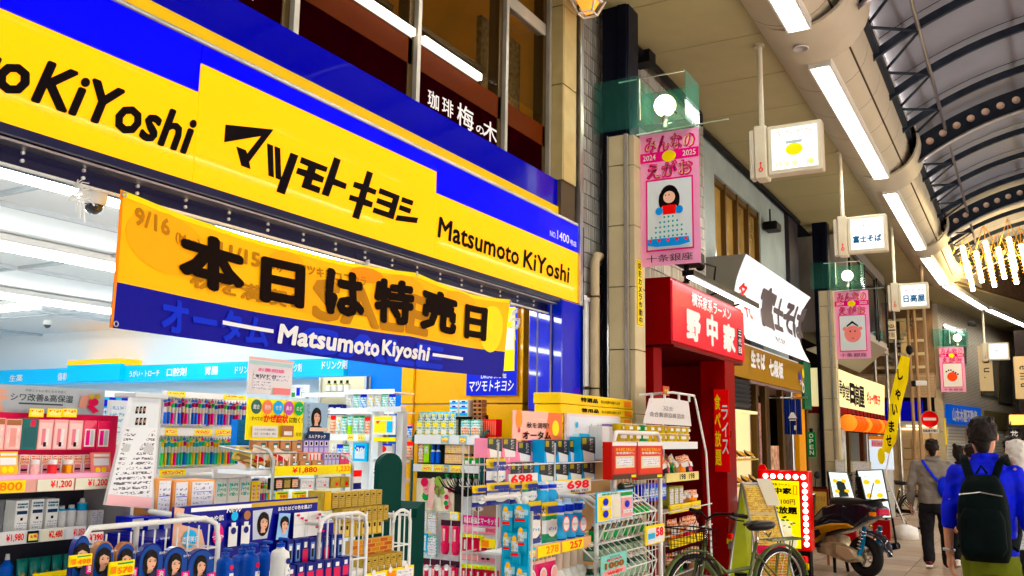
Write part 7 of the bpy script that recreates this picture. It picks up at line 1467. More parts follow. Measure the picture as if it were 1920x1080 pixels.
row([Ppouch('sky_pouch', [(0, MC['bottle_sky']), (.5, SKY), (.8, BINK)], [(.2, .3, .8, .5, WHT)], .5)], 'x', -2.85, 1080, 955, 1105, 954, 925, 1, 'refill_pouch', 'blue pouch behind the detergent bottles', 'pouch', depth=.06)
for k in range(3):
    p = row([Pbox('x', WHT)], 'x', -2.7, 1056+k*15.5, 990, 1068+k*15.5, 990, 976, 1, 't', 'x', 'x')[0]; bpy.data.objects.remove(p)
    b = Board.px('x', -2.66, 1055+k*16, 990, 1068+k*16, 989, 975, .001); b.disc(.5, .5, b.w*.5, RINK, 18).disc(.5, .5, b.w*.42, WHT, 18).text('アタック', .15, .35, .85, .65, RINK, .03); b.done('bottle_mark', 'red ringed round mark on the %s front detergent bottle' % ['left', 'middle', 'right'][k], 'mark')
rail('x', -2.66, 988, 1054, 1108, 1022, 22, mat('rail_peach', (.75, .45, .25), .4), 'price_strip', 'price strip with yellow cards under the detergent pouches', 'price strip', depthback=.3, tags=[(.0, .12, SKY, None, None), (.14, .47, YINK, '278', OINK), (.5, .85, YINK, '257', RINK)])
RSP = Ppouch('rose_pouch', [(0, MAG), (.3, mat('rose_pack', (.6, .04, .15), .3)), (.85, mat('pale_rose', (.8, .55, .5), .4))], [('o', (.5, .5), .34, .8, WHT), ('o', (.5, .5), .26, .8, PINKB)], .6)
row([RSP], 'x', -2.72, 990, 1110, 1052, 1102, 1052, 3, 'rose_pouch', 'round marked rose pouch on the bottom detergent shelf', 'pouch', depth=.08); row([Pbottle('rose_bottle', [(.9, 0), (1, .1), (.95, .4), (.6, .55), (.55, .6), (.6, 1)], mat('rose_pack', (.6, .04, .15), .3), [(.2, WHT), (.5, mat('cap_beige', (.6, .5, .42), .4))])], 'x', -2.72, 1052, 1104, 1106, 1098, 1034, 4, 'rose_bottle', 'rose bottle with a beige cap on the bottom detergent shelf', 'bottle')
q = MB(); y0, y1 = PX(985, 1000, -2.7).y, PX(1108, 1000, -2.7).y
q.box(-3.1, -2.68, y0, y1, .1, .12, WIRE); q.tube([(-2.66, y1, .1), (-2.66, y1, PX(1105, 945, -2.66).z), (-2.7, y1-.02, PX(1105, 936, -2.66).z), (-3.0, y1-.02, PX(1105, 930, -2.66).z)], .018, WIRE, 8); q.tube([(-2.66, y0, .1), (-2.66, y0, PX(988, 960, -2.66).z)], .012, WIRE, 8); q.box(-3.1, -3.09, y0, y1, .1, .5, SKY)
c1_, c2_ = PX(905, 935, -2.8), PX(975, 932, -2.8); q.tube([(-2.8, c1_.y, c1_.z), (-2.8, c2_.y-.06, c1_.z), (-2.8, c2_.y, c1_.z-.05), (-2.8, c2_.y, .2)], .016, WIRE, 8); q.sph((-2.78, c2_.y+.03, c1_.z-.03), .025, WHT, 10, 8)
tag(q.build('detergent_rack', base=(-2.7, y0, .1)), 'white tube rack of the detergents with a rounded frame', 'rack')
# ---------- posters and yellow flat cartons
b = Board.px('x', -3.18, 962, 826, 1053, 826, 772, .01); b.base(mat('poster_peach', (.85, .5, .42), .5, emit=.05)).poly([(.62, 0), (1, 0), (1, 1), (.7, 1)], mat('poster_coral', (.8, .22, .12), .5)).disc(.1, .72, .06, ORG, 18, .8, 1.2).disc(.85, .45, .06, YINK, 16).disc(.1, .35, .02, CRIM, 10).disc(.22, .2, .02, CRIM, 10)
b.text('秋を満喫！', .24, .42, .7, .62, INK, .02).text('オータム', .16, .04, .74, .32, BINKB, .04).text('てくてくおでかけ', .36, .7, .62, .76, WINK, 0); b.done('autumn_poster', 'peach and coral autumn sale poster above the pink cartons', 'poster')
YCM = mat('yellow_carton', (.85, .6, .02), .4, var=.05)
def ycart(k, u0, u1, v0, v1, tx, x, label):
    b = Board.px('x', x, u0, v0, u1, v0+1, v1, .25); b.mb.bbox(0, b.w, 0, .24, 0, b.h, YCM, .006); b.text(tx, .25, .3, .48, .75, INK, .06).text('安心の品質をお届けします', .52, .35, .8, .65, INK, .02).rect(.86, .2, .97, .8, ORG, .003); return b.done('yellow_carton', label, 'carton')
ycart(0, 1050, 1186, 762, 743, '特選品', -3.2, 'topmost flat yellow carton in the pile beside the column'); ycart(1, 1052, 1187, 780, 763, '徳用品', -3.2, 'second flat yellow carton in the pile'); ycart(2, 1050, 1186, 797, 781, '感謝価格', -3.2, 'third flat yellow carton in the pile'); ycart(3, 1052, 1187, 812, 798, '特選品', -3.2, 'fourth flat yellow carton in the pile'); ycart(4, 1052, 1187, 828, 813, '徳用品', -3.2, 'lowest visible flat yellow carton in the pile')
q = MB(); a, b_ = PX(1050, 829, -3.2), PX(1187, 829, -3.2); q.box(-3.44, -3.2, a.y, b_.y, .1, a.z-.005, mat('carton_brown', (.45, .3, .16), .6, var=.1)); tag(q.build('carton_pile', base=(-3.5, a.y, .1)), 'brown cartons under the yellow carton pile', 'carton')
b = Board.px('x', -3.17, 1062, 856, 1163, 860, 778, .02); b.base(mat('bear_card', (.8, .68, .7), .45)).rect(.04, .05, .96, .94, mat('bear_card_white', (.75, .8, .85), .45)).rect(.1, .05, .55, .55, mat('clear_mint', (.5, .8, .8), .3)).rect(.62, .35, .95, .8, LILAC).disc(.48, .66, .035, SILV, 14, 1.3, .8).disc(.42, .76, .012, SILV, 10).disc(.54, .76, .012, SILV, 10).disc(.16, .75, .025, SKY, 12).poly([(.2, .02), (.72, .02), (.72, .52), (.2, .56)], SKY); b.done('bear_pack_display', 'pastel display of blue packs with a little grey bear', 'display')
row([Pbox('white_bottle_box', WHT, [(.1, .4, .9, .9, RAILW), (0, .36, 1, .4, BLK)])], 'x', -3.05, 1128, 862, 1160, 862, 800, 2, 'white_slim_box', 'slim white box behind the white wire rack', 'box')

# ---------- right-hand white rack: noodle cups, snacks, drinks
rk = thing('white_goods_rack', 'tall white wire rack with noodle cups and snack trays by the red shop', 'wire rack', PX(1200, 1079, -2.9))
XA = -2.75
ya, yb = PX(1152, 900, XA).y, PX(1238, 900, XA).y
def tb_(q, pts, r=.011, n=8): q.tube(pts, r, WIRE, n)
q = MB(); zt = PX(1200, 812, XA).z
tb_(q, [(XA, ya, .05), (XA, ya, zt-.05), (XA, ya+.04, zt), (XA, yb-.06, zt), (XA, yb, zt-.06), (XA, yb, .05)], .017)
YF2 = PX(1305, 800, -2.95).y; ztop = PX(1302, 742, -2.95).z
tb_(q, [(-3.35, YF2-.75, ztop-.03), (-2.95, YF2-.7, ztop), (-2.95, YF2-.05, ztop), (-2.95, YF2, ztop-.06), (-2.85, YF2+.0, 1.5), (-2.8, YF2, .05)], .012)
tb_(q, [(-3.3, YF2, .05), (-3.3, YF2, ztop-.1)], .01)
for z in (.45, .8, 1.0): tb_(q, [(XA, yb, z), (-2.8, YF2, z)], .006, 6)
q.build('frame', rk, world=True)
q = MB()
for k in range(14): y = ya+(yb-ya)*k/13; q.tube([(XA-.02, y, .3), (XA-.02, y, PX(1200, 830, XA).z)], .0035, WIRE, 5)
for k in range(6): z = .5+k*.22; q.tube([(XA-.02, ya, z), (XA-.02, yb, z)], .0035, WIRE, 5)
q.build('grid', rk, world=True)
XC_ = -2.9
def trail(u0, u1, v0, v1, h, m, label, tx=(), x=-2.85): 
    return rail('x', x, u0, v0, u1, v1, h, m, 'price_strip', label, 'price strip', depthback=.3, tags=tx)
def cup(nm, a_, b__): q = MB(); q.lathe([(.36, 0), (.38, .03), (.48, .9), (.52, .93), (.5, 1)], (0, .5, 0), a_, 12, 1., [(.25, b__), (.7, a_), (.92, WHT)]); front(q, .25, .35, .75, .7, WHT, .0); return q.mesh(nm)
CUPS = [cup('cup_green', GRN, mat('cup_gold', (.6, .45, .1), .4)), cup('cup_red', RINK, MC['cup_gold']), cup('cup_white', WHT, GRN), cup('cup_brown', BROWNP, MC['cup_gold'])]
for r_, (vb, vt) in enumerate(((828, 812), (812, 797))):
    row(CUPS, 'x', -2.98, 1162, vb, 1298, vb+1, vt, 11, 'noodle_cup', ['noodle cup in the lower layer on top of the rack', 'noodle cup in the upper layer on top of the rack'][r_], 'cup', order=[0, 3, 0, 2, 0, 3, 3, 1, 1, 0, 1], depth=.1, fill=.98, rotj=.3)
trail(1243, 1308, 846, 838, 14, RAILW, 'white empty shelf strip under the noodle cups')
random.seed(8)
SNK = [Ppouch('snack_%d' % i, [(0, a_), (.5, b__)], [(.2, .35, .8, .6, WHT)], .6) for i, (a_, b__) in enumerate(((BLK, PMIX2), (CRIM, PMIX2), (GRN, PMIX2), (BROWNP, PMIX1), (ORG, PMIX2)))]
o_ = row(SNK, 'x', -2.9, 1250, 890, 1306, 884, 848, 7, 'snack_bag', 'dark and red snack bag lying on the second tray', 'bag', depth=.1, rotj=.5, jit=.15)
for q_ in o_: q_.rotation_euler = (-.3, random.uniform(-.4, .4), q_.rotation_euler[2])
trail(1250, 1310, 907, 897, 16, mat('strip_cream_yellow', (.8, .72, .35), .5), 'cream yellow price strip under the snack bags', [(.1, .9, MC['strip_cream_yellow'], '198  198', INK)])
row([Pbox('olive_snack_box', mat('olive_green_box', (.3, .32, .08), .4), [(.1, .1, .9, .9, PRW)])], 'x', -2.9, 1255, 950, 1282, 946, 912, 3, 'snack_box', 'olive snack box on the third tray', 'box'); row([SNK[1], SNK[3], SNK[4]], 'x', -2.88, 1280, 944, 1312, 940, 920, 3, 'snack_bag', 'small red snack bag on the third tray', 'bag', depth=.1, rotj=.5)
trail(1256, 1314, 968, 950, 16, mat('strip_yellow', (.85, .68, .15), .5), 'yellow price strip with three cards under the third tray', [(.03, .32, TYEL, None, None), (.35, .64, TYEL, None, None), (.67, .97, TYEL, None, None)])
row([SNK[4], SNK[1]], 'x', -2.9, 1262, 1015, 1316, 1006, 970, 6, 'snack_bag', 'orange snack bag on the fourth tray behind the bicycle basket', 'bag', depth=.1, rotj=.4)
trail(1258, 1318, 1030, 1012, 15, mat('strip_yellow', (.85, .68, .15), .5), 'yellow price strip under the fourth tray')
row([SNK[0], SNK[3], SNK[2]], 'x', -2.9, 1262, 1075, 1316, 1068, 1032, 6, 'snack_bag', 'dark snack bag on the lowest tray behind the bicycle', 'bag', depth=.12, rotj=.4)
# red gift boxes
for k, (u0, u1) in enumerate(((1148, 1194), (1196, 1243))):
    b = Board.px('x', -2.72, u0, 898, u1, 898, 829, .08); b.mb.bbox(0, b.w, 0, .08, 0, b.h, mat('gift_red', (.5, .04, .02), .4), .004)
    b.rect(0, .9, 1, 1, PAP, .002).rect(.06, .15, .94, .88, mat('gift_orange_red', (.6, .07, .02), .4), .003).rect(.12, .3, .88, .62, mat('gift_cream', (.75, .68, .5), .5), .004).rect(.18, .36, .8, .58, PRB, .005).text('からだにうれしい', .12, .76, .88, .84, YINK, .02).text('本格健康だし', .12, .67, .88, .74, WINK, .02).rect(0, 0, 1, .13, mat('gift_brown', (.06, .03, .01), .4), .003).rect(.75, .03, .95, .1, YINK, .004)
    b.done('red_gift_box', ['left red gift box with a cream panel on the white rack', 'right red gift box with a cream panel on the white rack'][k], 'box')
# angled wire baskets with bottles below
def slope_basket(ya, yb, z0, z1, label):
    t = thing('drink_basket', label, 'wire basket', (-2.6, ya, z0)); q = MB()
    for y in [ya+(yb-ya)*k/9 for k in range(10)]:
        q.tube([(-2.74, y, z1), (-2.52, y, z0+(z1-z0)*.55), (-2.6, y, z0)], .0035, WIRE, 5)
    for (x, z) in ((-2.74, z1), (-2.63, z0+(z1-z0)*.77), (-2.52, z0+(z1-z0)*.55), (-2.56, z0+(z1-z0)*.28), (-2.6, z0)): q.tube([(x, ya, z), (x, yb, z)], .006, WIRE, 6)
    for y in (ya, yb): q.tube([(-2.74, y, z1), (-2.52, y, z0+(z1-z0)*.55), (-2.6, y, z0), (-2.74, y, z0)], .007, WIRE, 6)
    q.build('grid', t, world=True)
y1_, y2_ = PX(1120, 950, -2.6).y, PX(1212, 950, -2.6).y
zz = [PX(1170, v, -2.6).z for v in (925, 975, 1010, 1040, 1078)]
slope_basket(y1_, y2_, zz[2], zz[0], 'upper sloping wire basket of drink bottles'); slope_basket(y1_, y2_, zz[4]-.15, zz[2]-.01, 'lower sloping wire basket of drink bottles')
DRB = Pbottle('drink_bottle', [(.8, 0), (.9, .04), (.9, .62), (.35, .78), (.35, .86), (.42, .88), (.42, 1)], mat('drink_brown', (.1, .04, .01), .1, coat=.5), [(.2, GRN), (.5, mat('drink_brown', (.1, .04, .01), .1, coat=.5)), (.86, WHT)]); DRB2 = Pbottle('drink_bottle_b', [(.8, 0), (.9, .04), (.9, .62), (.35, .78), (.35, .86), (.42, .88), (.42, 1)], mat('drink_dark_green', (.03, .08, .05), .1, coat=.5), [(.15, mat('drink_label', (.3, .4, .3), .4)), (.55, mat('drink_dark_green', (.03, .08, .05), .1, coat=.5)), (.86, WHT)])
row([DRB, DRB2], 'x', -2.66, 1118, 1008, 1212, 1004, 975, 11, 'drink_bottle', 'small brown drink bottle in the upper basket row', 'bottle'); row([DRB, DRB], 'x', -2.72, 1180, 968, 1222, 966, 938, 5, 'drink_bottle', 'small drink bottle with a white cap behind the wire', 'bottle'); row([DRB2], 'x', -2.66, 1112, 1042, 1212, 1038, 1012, 9, 'drink_bottle', 'dark green drink bottle in the lower basket row', 'bottle'); row([DRB2], 'x', -2.66, 1112, 1090, 1220, 1086, 1048, 9, 'drink_bottle', 'dark green drink bottle in the lowest basket row', 'bottle')
row([Pbox('navy_canbox', BINK, [(.1, .2, .9, .8, PMIX4)])], 'x', -2.85, 1205, 940, 1250, 938, 908, 4, 'blue_can', 'blue can behind the white wire grid', 'can')
b = Board.px('x', -2.52, 1118, 976, 1187, 974, 920, .005); b.base(SKY).rect(.02, .02, .98, .96, PAP).rect(.04, .05, .38, .85, YINK).rect(.42, .08, .6, .72, mat('card_ivory', (.8, .78, .65), .5)).rect(.64, .05, .96, .72, PINKB).disc(.22, .66, .035, BINK, 16, 1.3, .7).disc(.22, .26, .035, BINK, 16, 1.3, .7).disc(.8, .5, .035, BINK, 16, 1.3, .7).text('健康飲料', .1, .88, .55, .95, GINK, .02).rect(.62, .8, .94, .92, GRN).rect(.1, .42, .32, .52, PRB).rect(.66, .2, .94, .32, PRB); b.done('price_board', 'colourful drink price board with blue ovals on the wire basket', 'price board')
b = Board.px('x', -2.5, 1211, 1022, 1246, 1016, 984, .01); b.base(TYEL).rect(.06, .06, .96, .86, PAP).text('58', .5, .35, .92, .85, RINK, .06).rect(.1, .3, .45, .6, SKY).rect(.1, .12, .9, .2, PRB); b.done('price_board', 'tilted price board with red 58 on the wire basket', 'price board')
b = Board.px('x', -2.5, 1127, 1079, 1175, 1077, 1038, .006); b.base(mat('teal_paper', (.3, .65, .6), .5)).rect(.05, .05, .95, .3, PINKB).text('1000', .12, .35, .88, .65, mat('ink_bronze', (.3, .12, .02), .4), .08).text('amino', .3, .86, .7, .93, INK, .0).text('BCAA', .2, .7, .8, .82, RINK, .03).text('WHEY', .2, .08, .8, .22, RINK, .04); b.done('supplement_sheet', 'teal and pink sheet reading 1000 at the bottom of the wire basket', 'sheet')
q = MB(); c = PX(1175, 912, -2.7); q.lathe([(.028, 0), (.032, .01), (.032, .13), (.014, .16), (.014, .2)], (0, 0, 0), mat('jelly_dark', (.02, .02, .015), .2, coat=.5), 12); o = q.build('lying_bottle'); o.location = (-2.7, c.y-.12, c.z); o.rotation_euler = (R(-88), 0, R(-8)); tag(o, 'dark bottle lying across the top of the wire basket', 'bottle')
# white cardboard with show-through reversed characters
cb_ = Board.px('x', -2.93, 1205, 797, 1296, 796, 746, .004); cb_.poly([(0, 0), (1, 0), (.94, .97), (.5, 1.0), (.12, .9)], mat('thin_white_board', (.72, .7, .7), .6)); cb_.poly([(1, 0), (0, 0), (.12, .9), (.5, 1.0), (.94, .97)], mat('thin_white_board', (.72, .7, .7), .6)); cb_.text('北区', .38, .52, .6, .68, mat('faded_ink', (.12, .11, .12), .6), .0, mirror=True).text('北区商店街連合会', .12, .26, .84, .44, MC['faded_ink'], .01, mirror=True); cb_.done('white_paper_bag', 'white board with characters showing through in reverse above the rack', 'board')
q = MB()
for u in (1222, 1246, 1273, 1292): c = PX(u, 748, -2.93); q.bbox(c.x-.01, c.x+.01, c.y-.012, c.y+.012, c.z-.03, c.z+.04, WHT, .003)
tag(q.build('paper_clip', base=PX(1246, 748, -2.93)), 'white clips holding the reversed white board', 'clip')
b = Board.px('x', -3.0, 1243, 742, 1255, 742, 724, .004); b.base(RINK).rect(.1, .05, .9, .95, BROWNP).text('十条', .15, .3, .85, .7, YINK, .03); b.done('small_red_tag', 'small red and gold tag above the reversed white board', 'tag')
FT_ = mat('food_tan', (.6, .35, .12), .5, var=.3, vs=30); FY_ = mat('food_yellow', (.75, .55, .15), .5, var=.3, vs=30)
# ================================================================== things standing in the street
# lit bulb sign of the ramen shop
rb = thing('bulb_sign', 'yellow and red lit ramen sign framed by white bulbs', 'sign', (-2.6, 11.2, 0))
pa, pb_ = PY(1424, 1030, 11.2), PY(1521, 1030, 11.2); zt = PY(1465, 882, 11.2).z; zb = PY(1510, 1034, 11.2).z
W_ = pb_.x-pa.x; H_ = zt-zb
q = MB(); q.bbox(pa.x, pb_.x, 11.2, 11.42, zb, zt, mat('bulb_sign_red', (.6, .01, .01), .3, coat=.3), .01); q.slab([(pa.x-.02, 11.3, zt-.02), (pa.x+.1, 11.3, zt-.02), (pa.x+.06, 11.3, zt+.06), (pa.x+.0, 11.3, zt+.06)], (0, .03, 0), RINK); q.build('sign_box', rb, world=True)
q = MB(); q.box(pa.x+.02, pb_.x-.02, 11.24, 11.38, .03, zb, BLK); [q.cyl((x, 11.3+dy, 0), (x, 11.3+dy, .04), .03, BLK, 10) for x in (pa.x+.05, pb_.x-.05) for dy in (-.05, .06)]; q.build('base', rb, world=True)
b = Board((pa.x+.0, 11.195, zb+.02), (pb_.x-.1, 11.195, zb+.02), H_*.86, .005); SY = mat('bulb_sign_yellow', (.9, .8, .0), .35, emit=.3, ecol=(1, .85, 0)); b.base(BLK).rect(.02, .01, .98, .985, SY)
b.text('横浜家系ラーメン', .18, .91, .78, .95, INK, .02).text('野中家', .16, .79, .8, .885, BINKB, .06).rect(.84, .79, .93, .92, RINK).rect(.855, .797, .915, .913, SY).text('ライス100円', .1, .64, .88, .72, BROWNP, .04).text('食べ放題', .06, .5, .92, .61, BINKB, .06)
b.disc(.45, .28, .1*W_/.55, mat('rice_white', (.85, .82, .6), .5, emit=.3, ecol=(1, .95, .6)), 22, 1.5, 1).disc(.5, .1, .13*W_/.55, mat('bowl_cream', (.8, .75, .5), .5, emit=.25, ecol=(1, .95, .6)), 22, 1.4, .9)
random.seed(14)
for k in range(26): b.disc(.25+random.random()*.6, .3+random.random()*.17, .012, (GINK, INK, MC['rice_white'])[k % 3], 7, 1.8, .8)
b.done('printed_face', parent=rb)
BULB = mat('round_bulb', (1, 1, 1), .4, emit=3.2, ecol=(1, .8, .72))
for k in range(6): q = MB(); q.sph((pa.x+.1+k*(W_-.14)/5.2, 11.185, zt-.07), .03, BULB, 12, 8); q.build('bulb', rb, world=True)
for k in range(10): q = MB(); q.sph((pb_.x-.045, 11.185, zt-.16-k*(H_-.22)/9.3), .03, BULB, 12, 8); q.build('bulb', rb, world=True)
# A-frame menu board (pale green side)
af = thing('a_frame_board', 'steel framed menu stand with a yellow green side panel and food photographs', 'menu stand', (-2.75, 9.4, 0))
T = PZ(1388, 905, 1.25) if False else PY(1388, 906, 9.4); Lb = PY(1362, 1075, 9.35); Rb = PY(1448, 1072, 9.1); Tb = PY(1430, 905, 9.6)
GLM = mat('lime_panel', (.32, .38, .03), .3, coat=.3, var=.15, emit=.04)
q = MB(); q.slab([(T.x, T.y, T.z), (Lb.x-.02, Lb.y, .1), (Lb.x+.16, Lb.y+.25, .1), (T.x+.06, T.y+.25, T.z)], (.012, 0, .0), GLM); q.build('side_panel', af, world=True)
q = MB(); f0 = [Vector((T.x+.02, T.y, T.z)), Vector((T.x+.26, T.y+.12, T.z+.0)), Vector((T.x+.58, T.y-.12, .12)), Vector((T.x+.3, T.y-.26, .12))]
def AQ(a, c): return f0[3].lerp(f0[2], a).lerp(f0[0].lerp(f0[1], a), c)
q.slab([AQ(0, 0), AQ(1, 0), AQ(1, 1), AQ(0, 1)], (-.01, .02, 0), mat('menu_base_paper', (.75, .65, .45), .4))
nn = Vector((.004, -.008, .002)); MPR = prt('menu_photo_print', (.7, .5, .2), (.5, .12, .03), 45, 40, .55, blot=(.35, .4, .08)); MPR2 = prt('menu_photo_print2', (.6, .35, .1), (.8, .7, .4), 35, 50, .5, blot=(.8, .6, .15))
q.quad(AQ(.05, .04)+nn, AQ(.95, .04)+nn, AQ(.95, .4)+nn, AQ(.05, .4)+nn, MPR); q.quad(AQ(.05, .44)+nn, AQ(.95, .44)+nn, AQ(.95, .72)+nn, AQ(.05, .72)+nn, MPR2); q.quad(AQ(.05, .74)+nn, AQ(.95, .74)+nn, AQ(.95, .97)+nn, AQ(.05, .97)+nn, MPR2)
q.quad(AQ(.0, .38)+nn*1.6, AQ(1, .38)+nn*1.6, AQ(1, .45)+nn*1.6, AQ(0, .45)+nn*1.6, CRIM); q.build('menu_sheet', af, world=True)
q = MB(); r_ = .011
q.tube([AQ(0, -.1), AQ(0, 1.0)], r_, STEEL, 8); q.tube([AQ(1, -.1), AQ(1, 1.0)], r_, STEEL, 8); q.tube([AQ(0, 1), AQ(1, 1)], r_, STEEL, 8); q.tube([AQ(0, 0), AQ(1, 0)], r_, STEEL, 8)
q.tube([(T.x+.01, T.y, T.z), (Lb.x-.02, Lb.y, 0)], r_, STEEL, 8); q.tube([(T.x+.07, T.y+.25, T.z), (Lb.x+.17, Lb.y+.25, 0)], r_, STEEL, 8); q.build('frame', af, world=True)
q = MB(); q.slab([AQ(.55, 1.04)+nn*3, AQ(1.1, 1.04)+nn*3, AQ(1.2, .8)+nn*3, AQ(.7, .8)+nn*3], (-.002, .004, 0), mat('card_ivory', (.8, .78, .65), .5)); q.build('taped_note', af, world=True)
# brown menu board with red frame behind the scooter
b = Board.px('y', 12.9, 1514, 1000, 1556, 1000, 916, .03); b.base(mat('frame_mahogany', (.12, .02, .01), .35, coat=.3)).rect(.08, .06, .92, .93, mat('parchment', (.6, .45, .15), .5)).text('こだわりそば', .14, .72, .86, .84, BROWNP, .02).rect(.12, .3, .5, .62, MC['food_tan']).disc(.7, .4, .05, BLK, 16, 1.2, .8).disc(.7, .4, .035, MC['food_yellow'], 14, 1.2, .8); b.mb.box(.02, .05, .01, .04, -.6, 0, BROWNP); b.mb.box(b.w-.05, b.w-.02, .01, .04, -.6, 0, BROWNP)
b.done('menu_board', 'brown framed parchment menu board behind the scooter', 'menu stand')
# lit white menu boards of the soba shop
LMB = mat('lit_menu_white', (.8, .86, .88), .4, emit=.42, ecol=(.85, 1, 1))
def litmenu(u0, v0, u1, v1, y, ub, vb, label, seed):
    t = thing('lit_menu_board', label, 'menu stand', (PY(u0, v0, y).x, y, 0)); A, B = PY(u0, v0, y), PY(u1, v1, y); D, C_ = PY(ub[0], vb[0], y-.35), PY(ub[1], vb[1], y-.35)
    q = MB(); q.slab([D, C_, B, A], (0, .05, 0), mat('menu_case_dark', (.03, .05, .05), .3)); q.build('case', t, world=True)
    def g_(a, c, k=1): return D.lerp(C_, a).lerp(A.lerp(B, a), c)+Vector((0, -.004*k, .001*k))
    q = MB(); q.quad(g_(.04, .02), g_(.96, .02), g_(.96, .98), g_(.04, .98), LMB); random.seed(seed)
    PRM = prt('menu_print', (.8, .86, .88), (.3, .35, .4), 26, 26, .4, emit=.4); q.quad(g_(.1, .04, 2), g_(.9, .04, 2), g_(.9, .95, 2), g_(.1, .95, 2), PRM)
    for k in range(6):
        a0, c0 = (.15, .6)[k % 2]+random.uniform(-.03, .03), .1+.28*(k//2); n = 14
        mm = mat('menu_food_yellow', (.85, .65, .1), .5, emit=.3)
        q.add([g_(a0+.12+.12*math.cos(2*math.pi*i/n), c0+.08+.05*math.sin(2*math.pi*i/n), 3) for i in range(n)], [tuple(range(n))], mm if k != 1 else MC['food_tan'])
    q.build('lit_face', t, world=True)
    q = MB(); q.tube([D, (D.x+.1, y+.1, 0)], .015, BLK, 6); q.tube([C_, (C_.x+.05, y-.4, 0)], .018, BLK, 6); q.tube([A, (A.x, y+.25, 0)], .015, BLK, 6); q.box(D.x+.05, C_.x-.05, y-.3, y-.2, .05, D.z-.02, mat('menu_red_base', (.3, .01, .02), .4)); q.build('legs', t, world=True)
litmenu(1552, 884, 1589, 886, 14.9, (1566, 1608), (955, 950), 'smaller leaning lit menu board left of the large one', 3); litmenu(1606, 882, 1655, 880, 16.6, (1628, 1673), (972, 972), 'large leaning lit menu board with yellow dishes', 7)
b = Board.px('y', 19.2, 1632, 880, 1676, 880, 818, .05); b.base(mat('beer_poster', (.7, .8, .95), .4, emit=.3)).rect(0, .9, 1, 1, ORG).rect(.1, .68, .8, .88, PINKB).disc(.5, .4, .1, YINK, 14, .7, 1.6).text('ハッピー', .1, .7, .9, .84, PINK, .04); b.mb.box(.02, b.w-.02, .01, .04, -.9, 0, WHT); b.done('drink_poster_stand', 'bright drink poster stand behind the yellow flag', 'poster stand')
for k, (u0, u1, v0, v1) in enumerate(((1567, 1586, 900, 862), (1596, 1634, 885, 865))):
    b = Board.px('y', 18.6, u0, v0, u1, v0, v1, .03); b.base(mat('pale_menu', (.6, .62, .45), .5)).rect(.1, .1, .9, .9, PRB); b.mb.box(.02, .05, .01, .04, -.9, 0, STEEL); b.mb.box(b.w-.05, b.w-.02, .01, .04, -.9, 0, STEEL); b.done('menu_easel', ['small pale menu easel beside the second column', 'wide pale menu easel before the diner window'][k], 'menu stand')

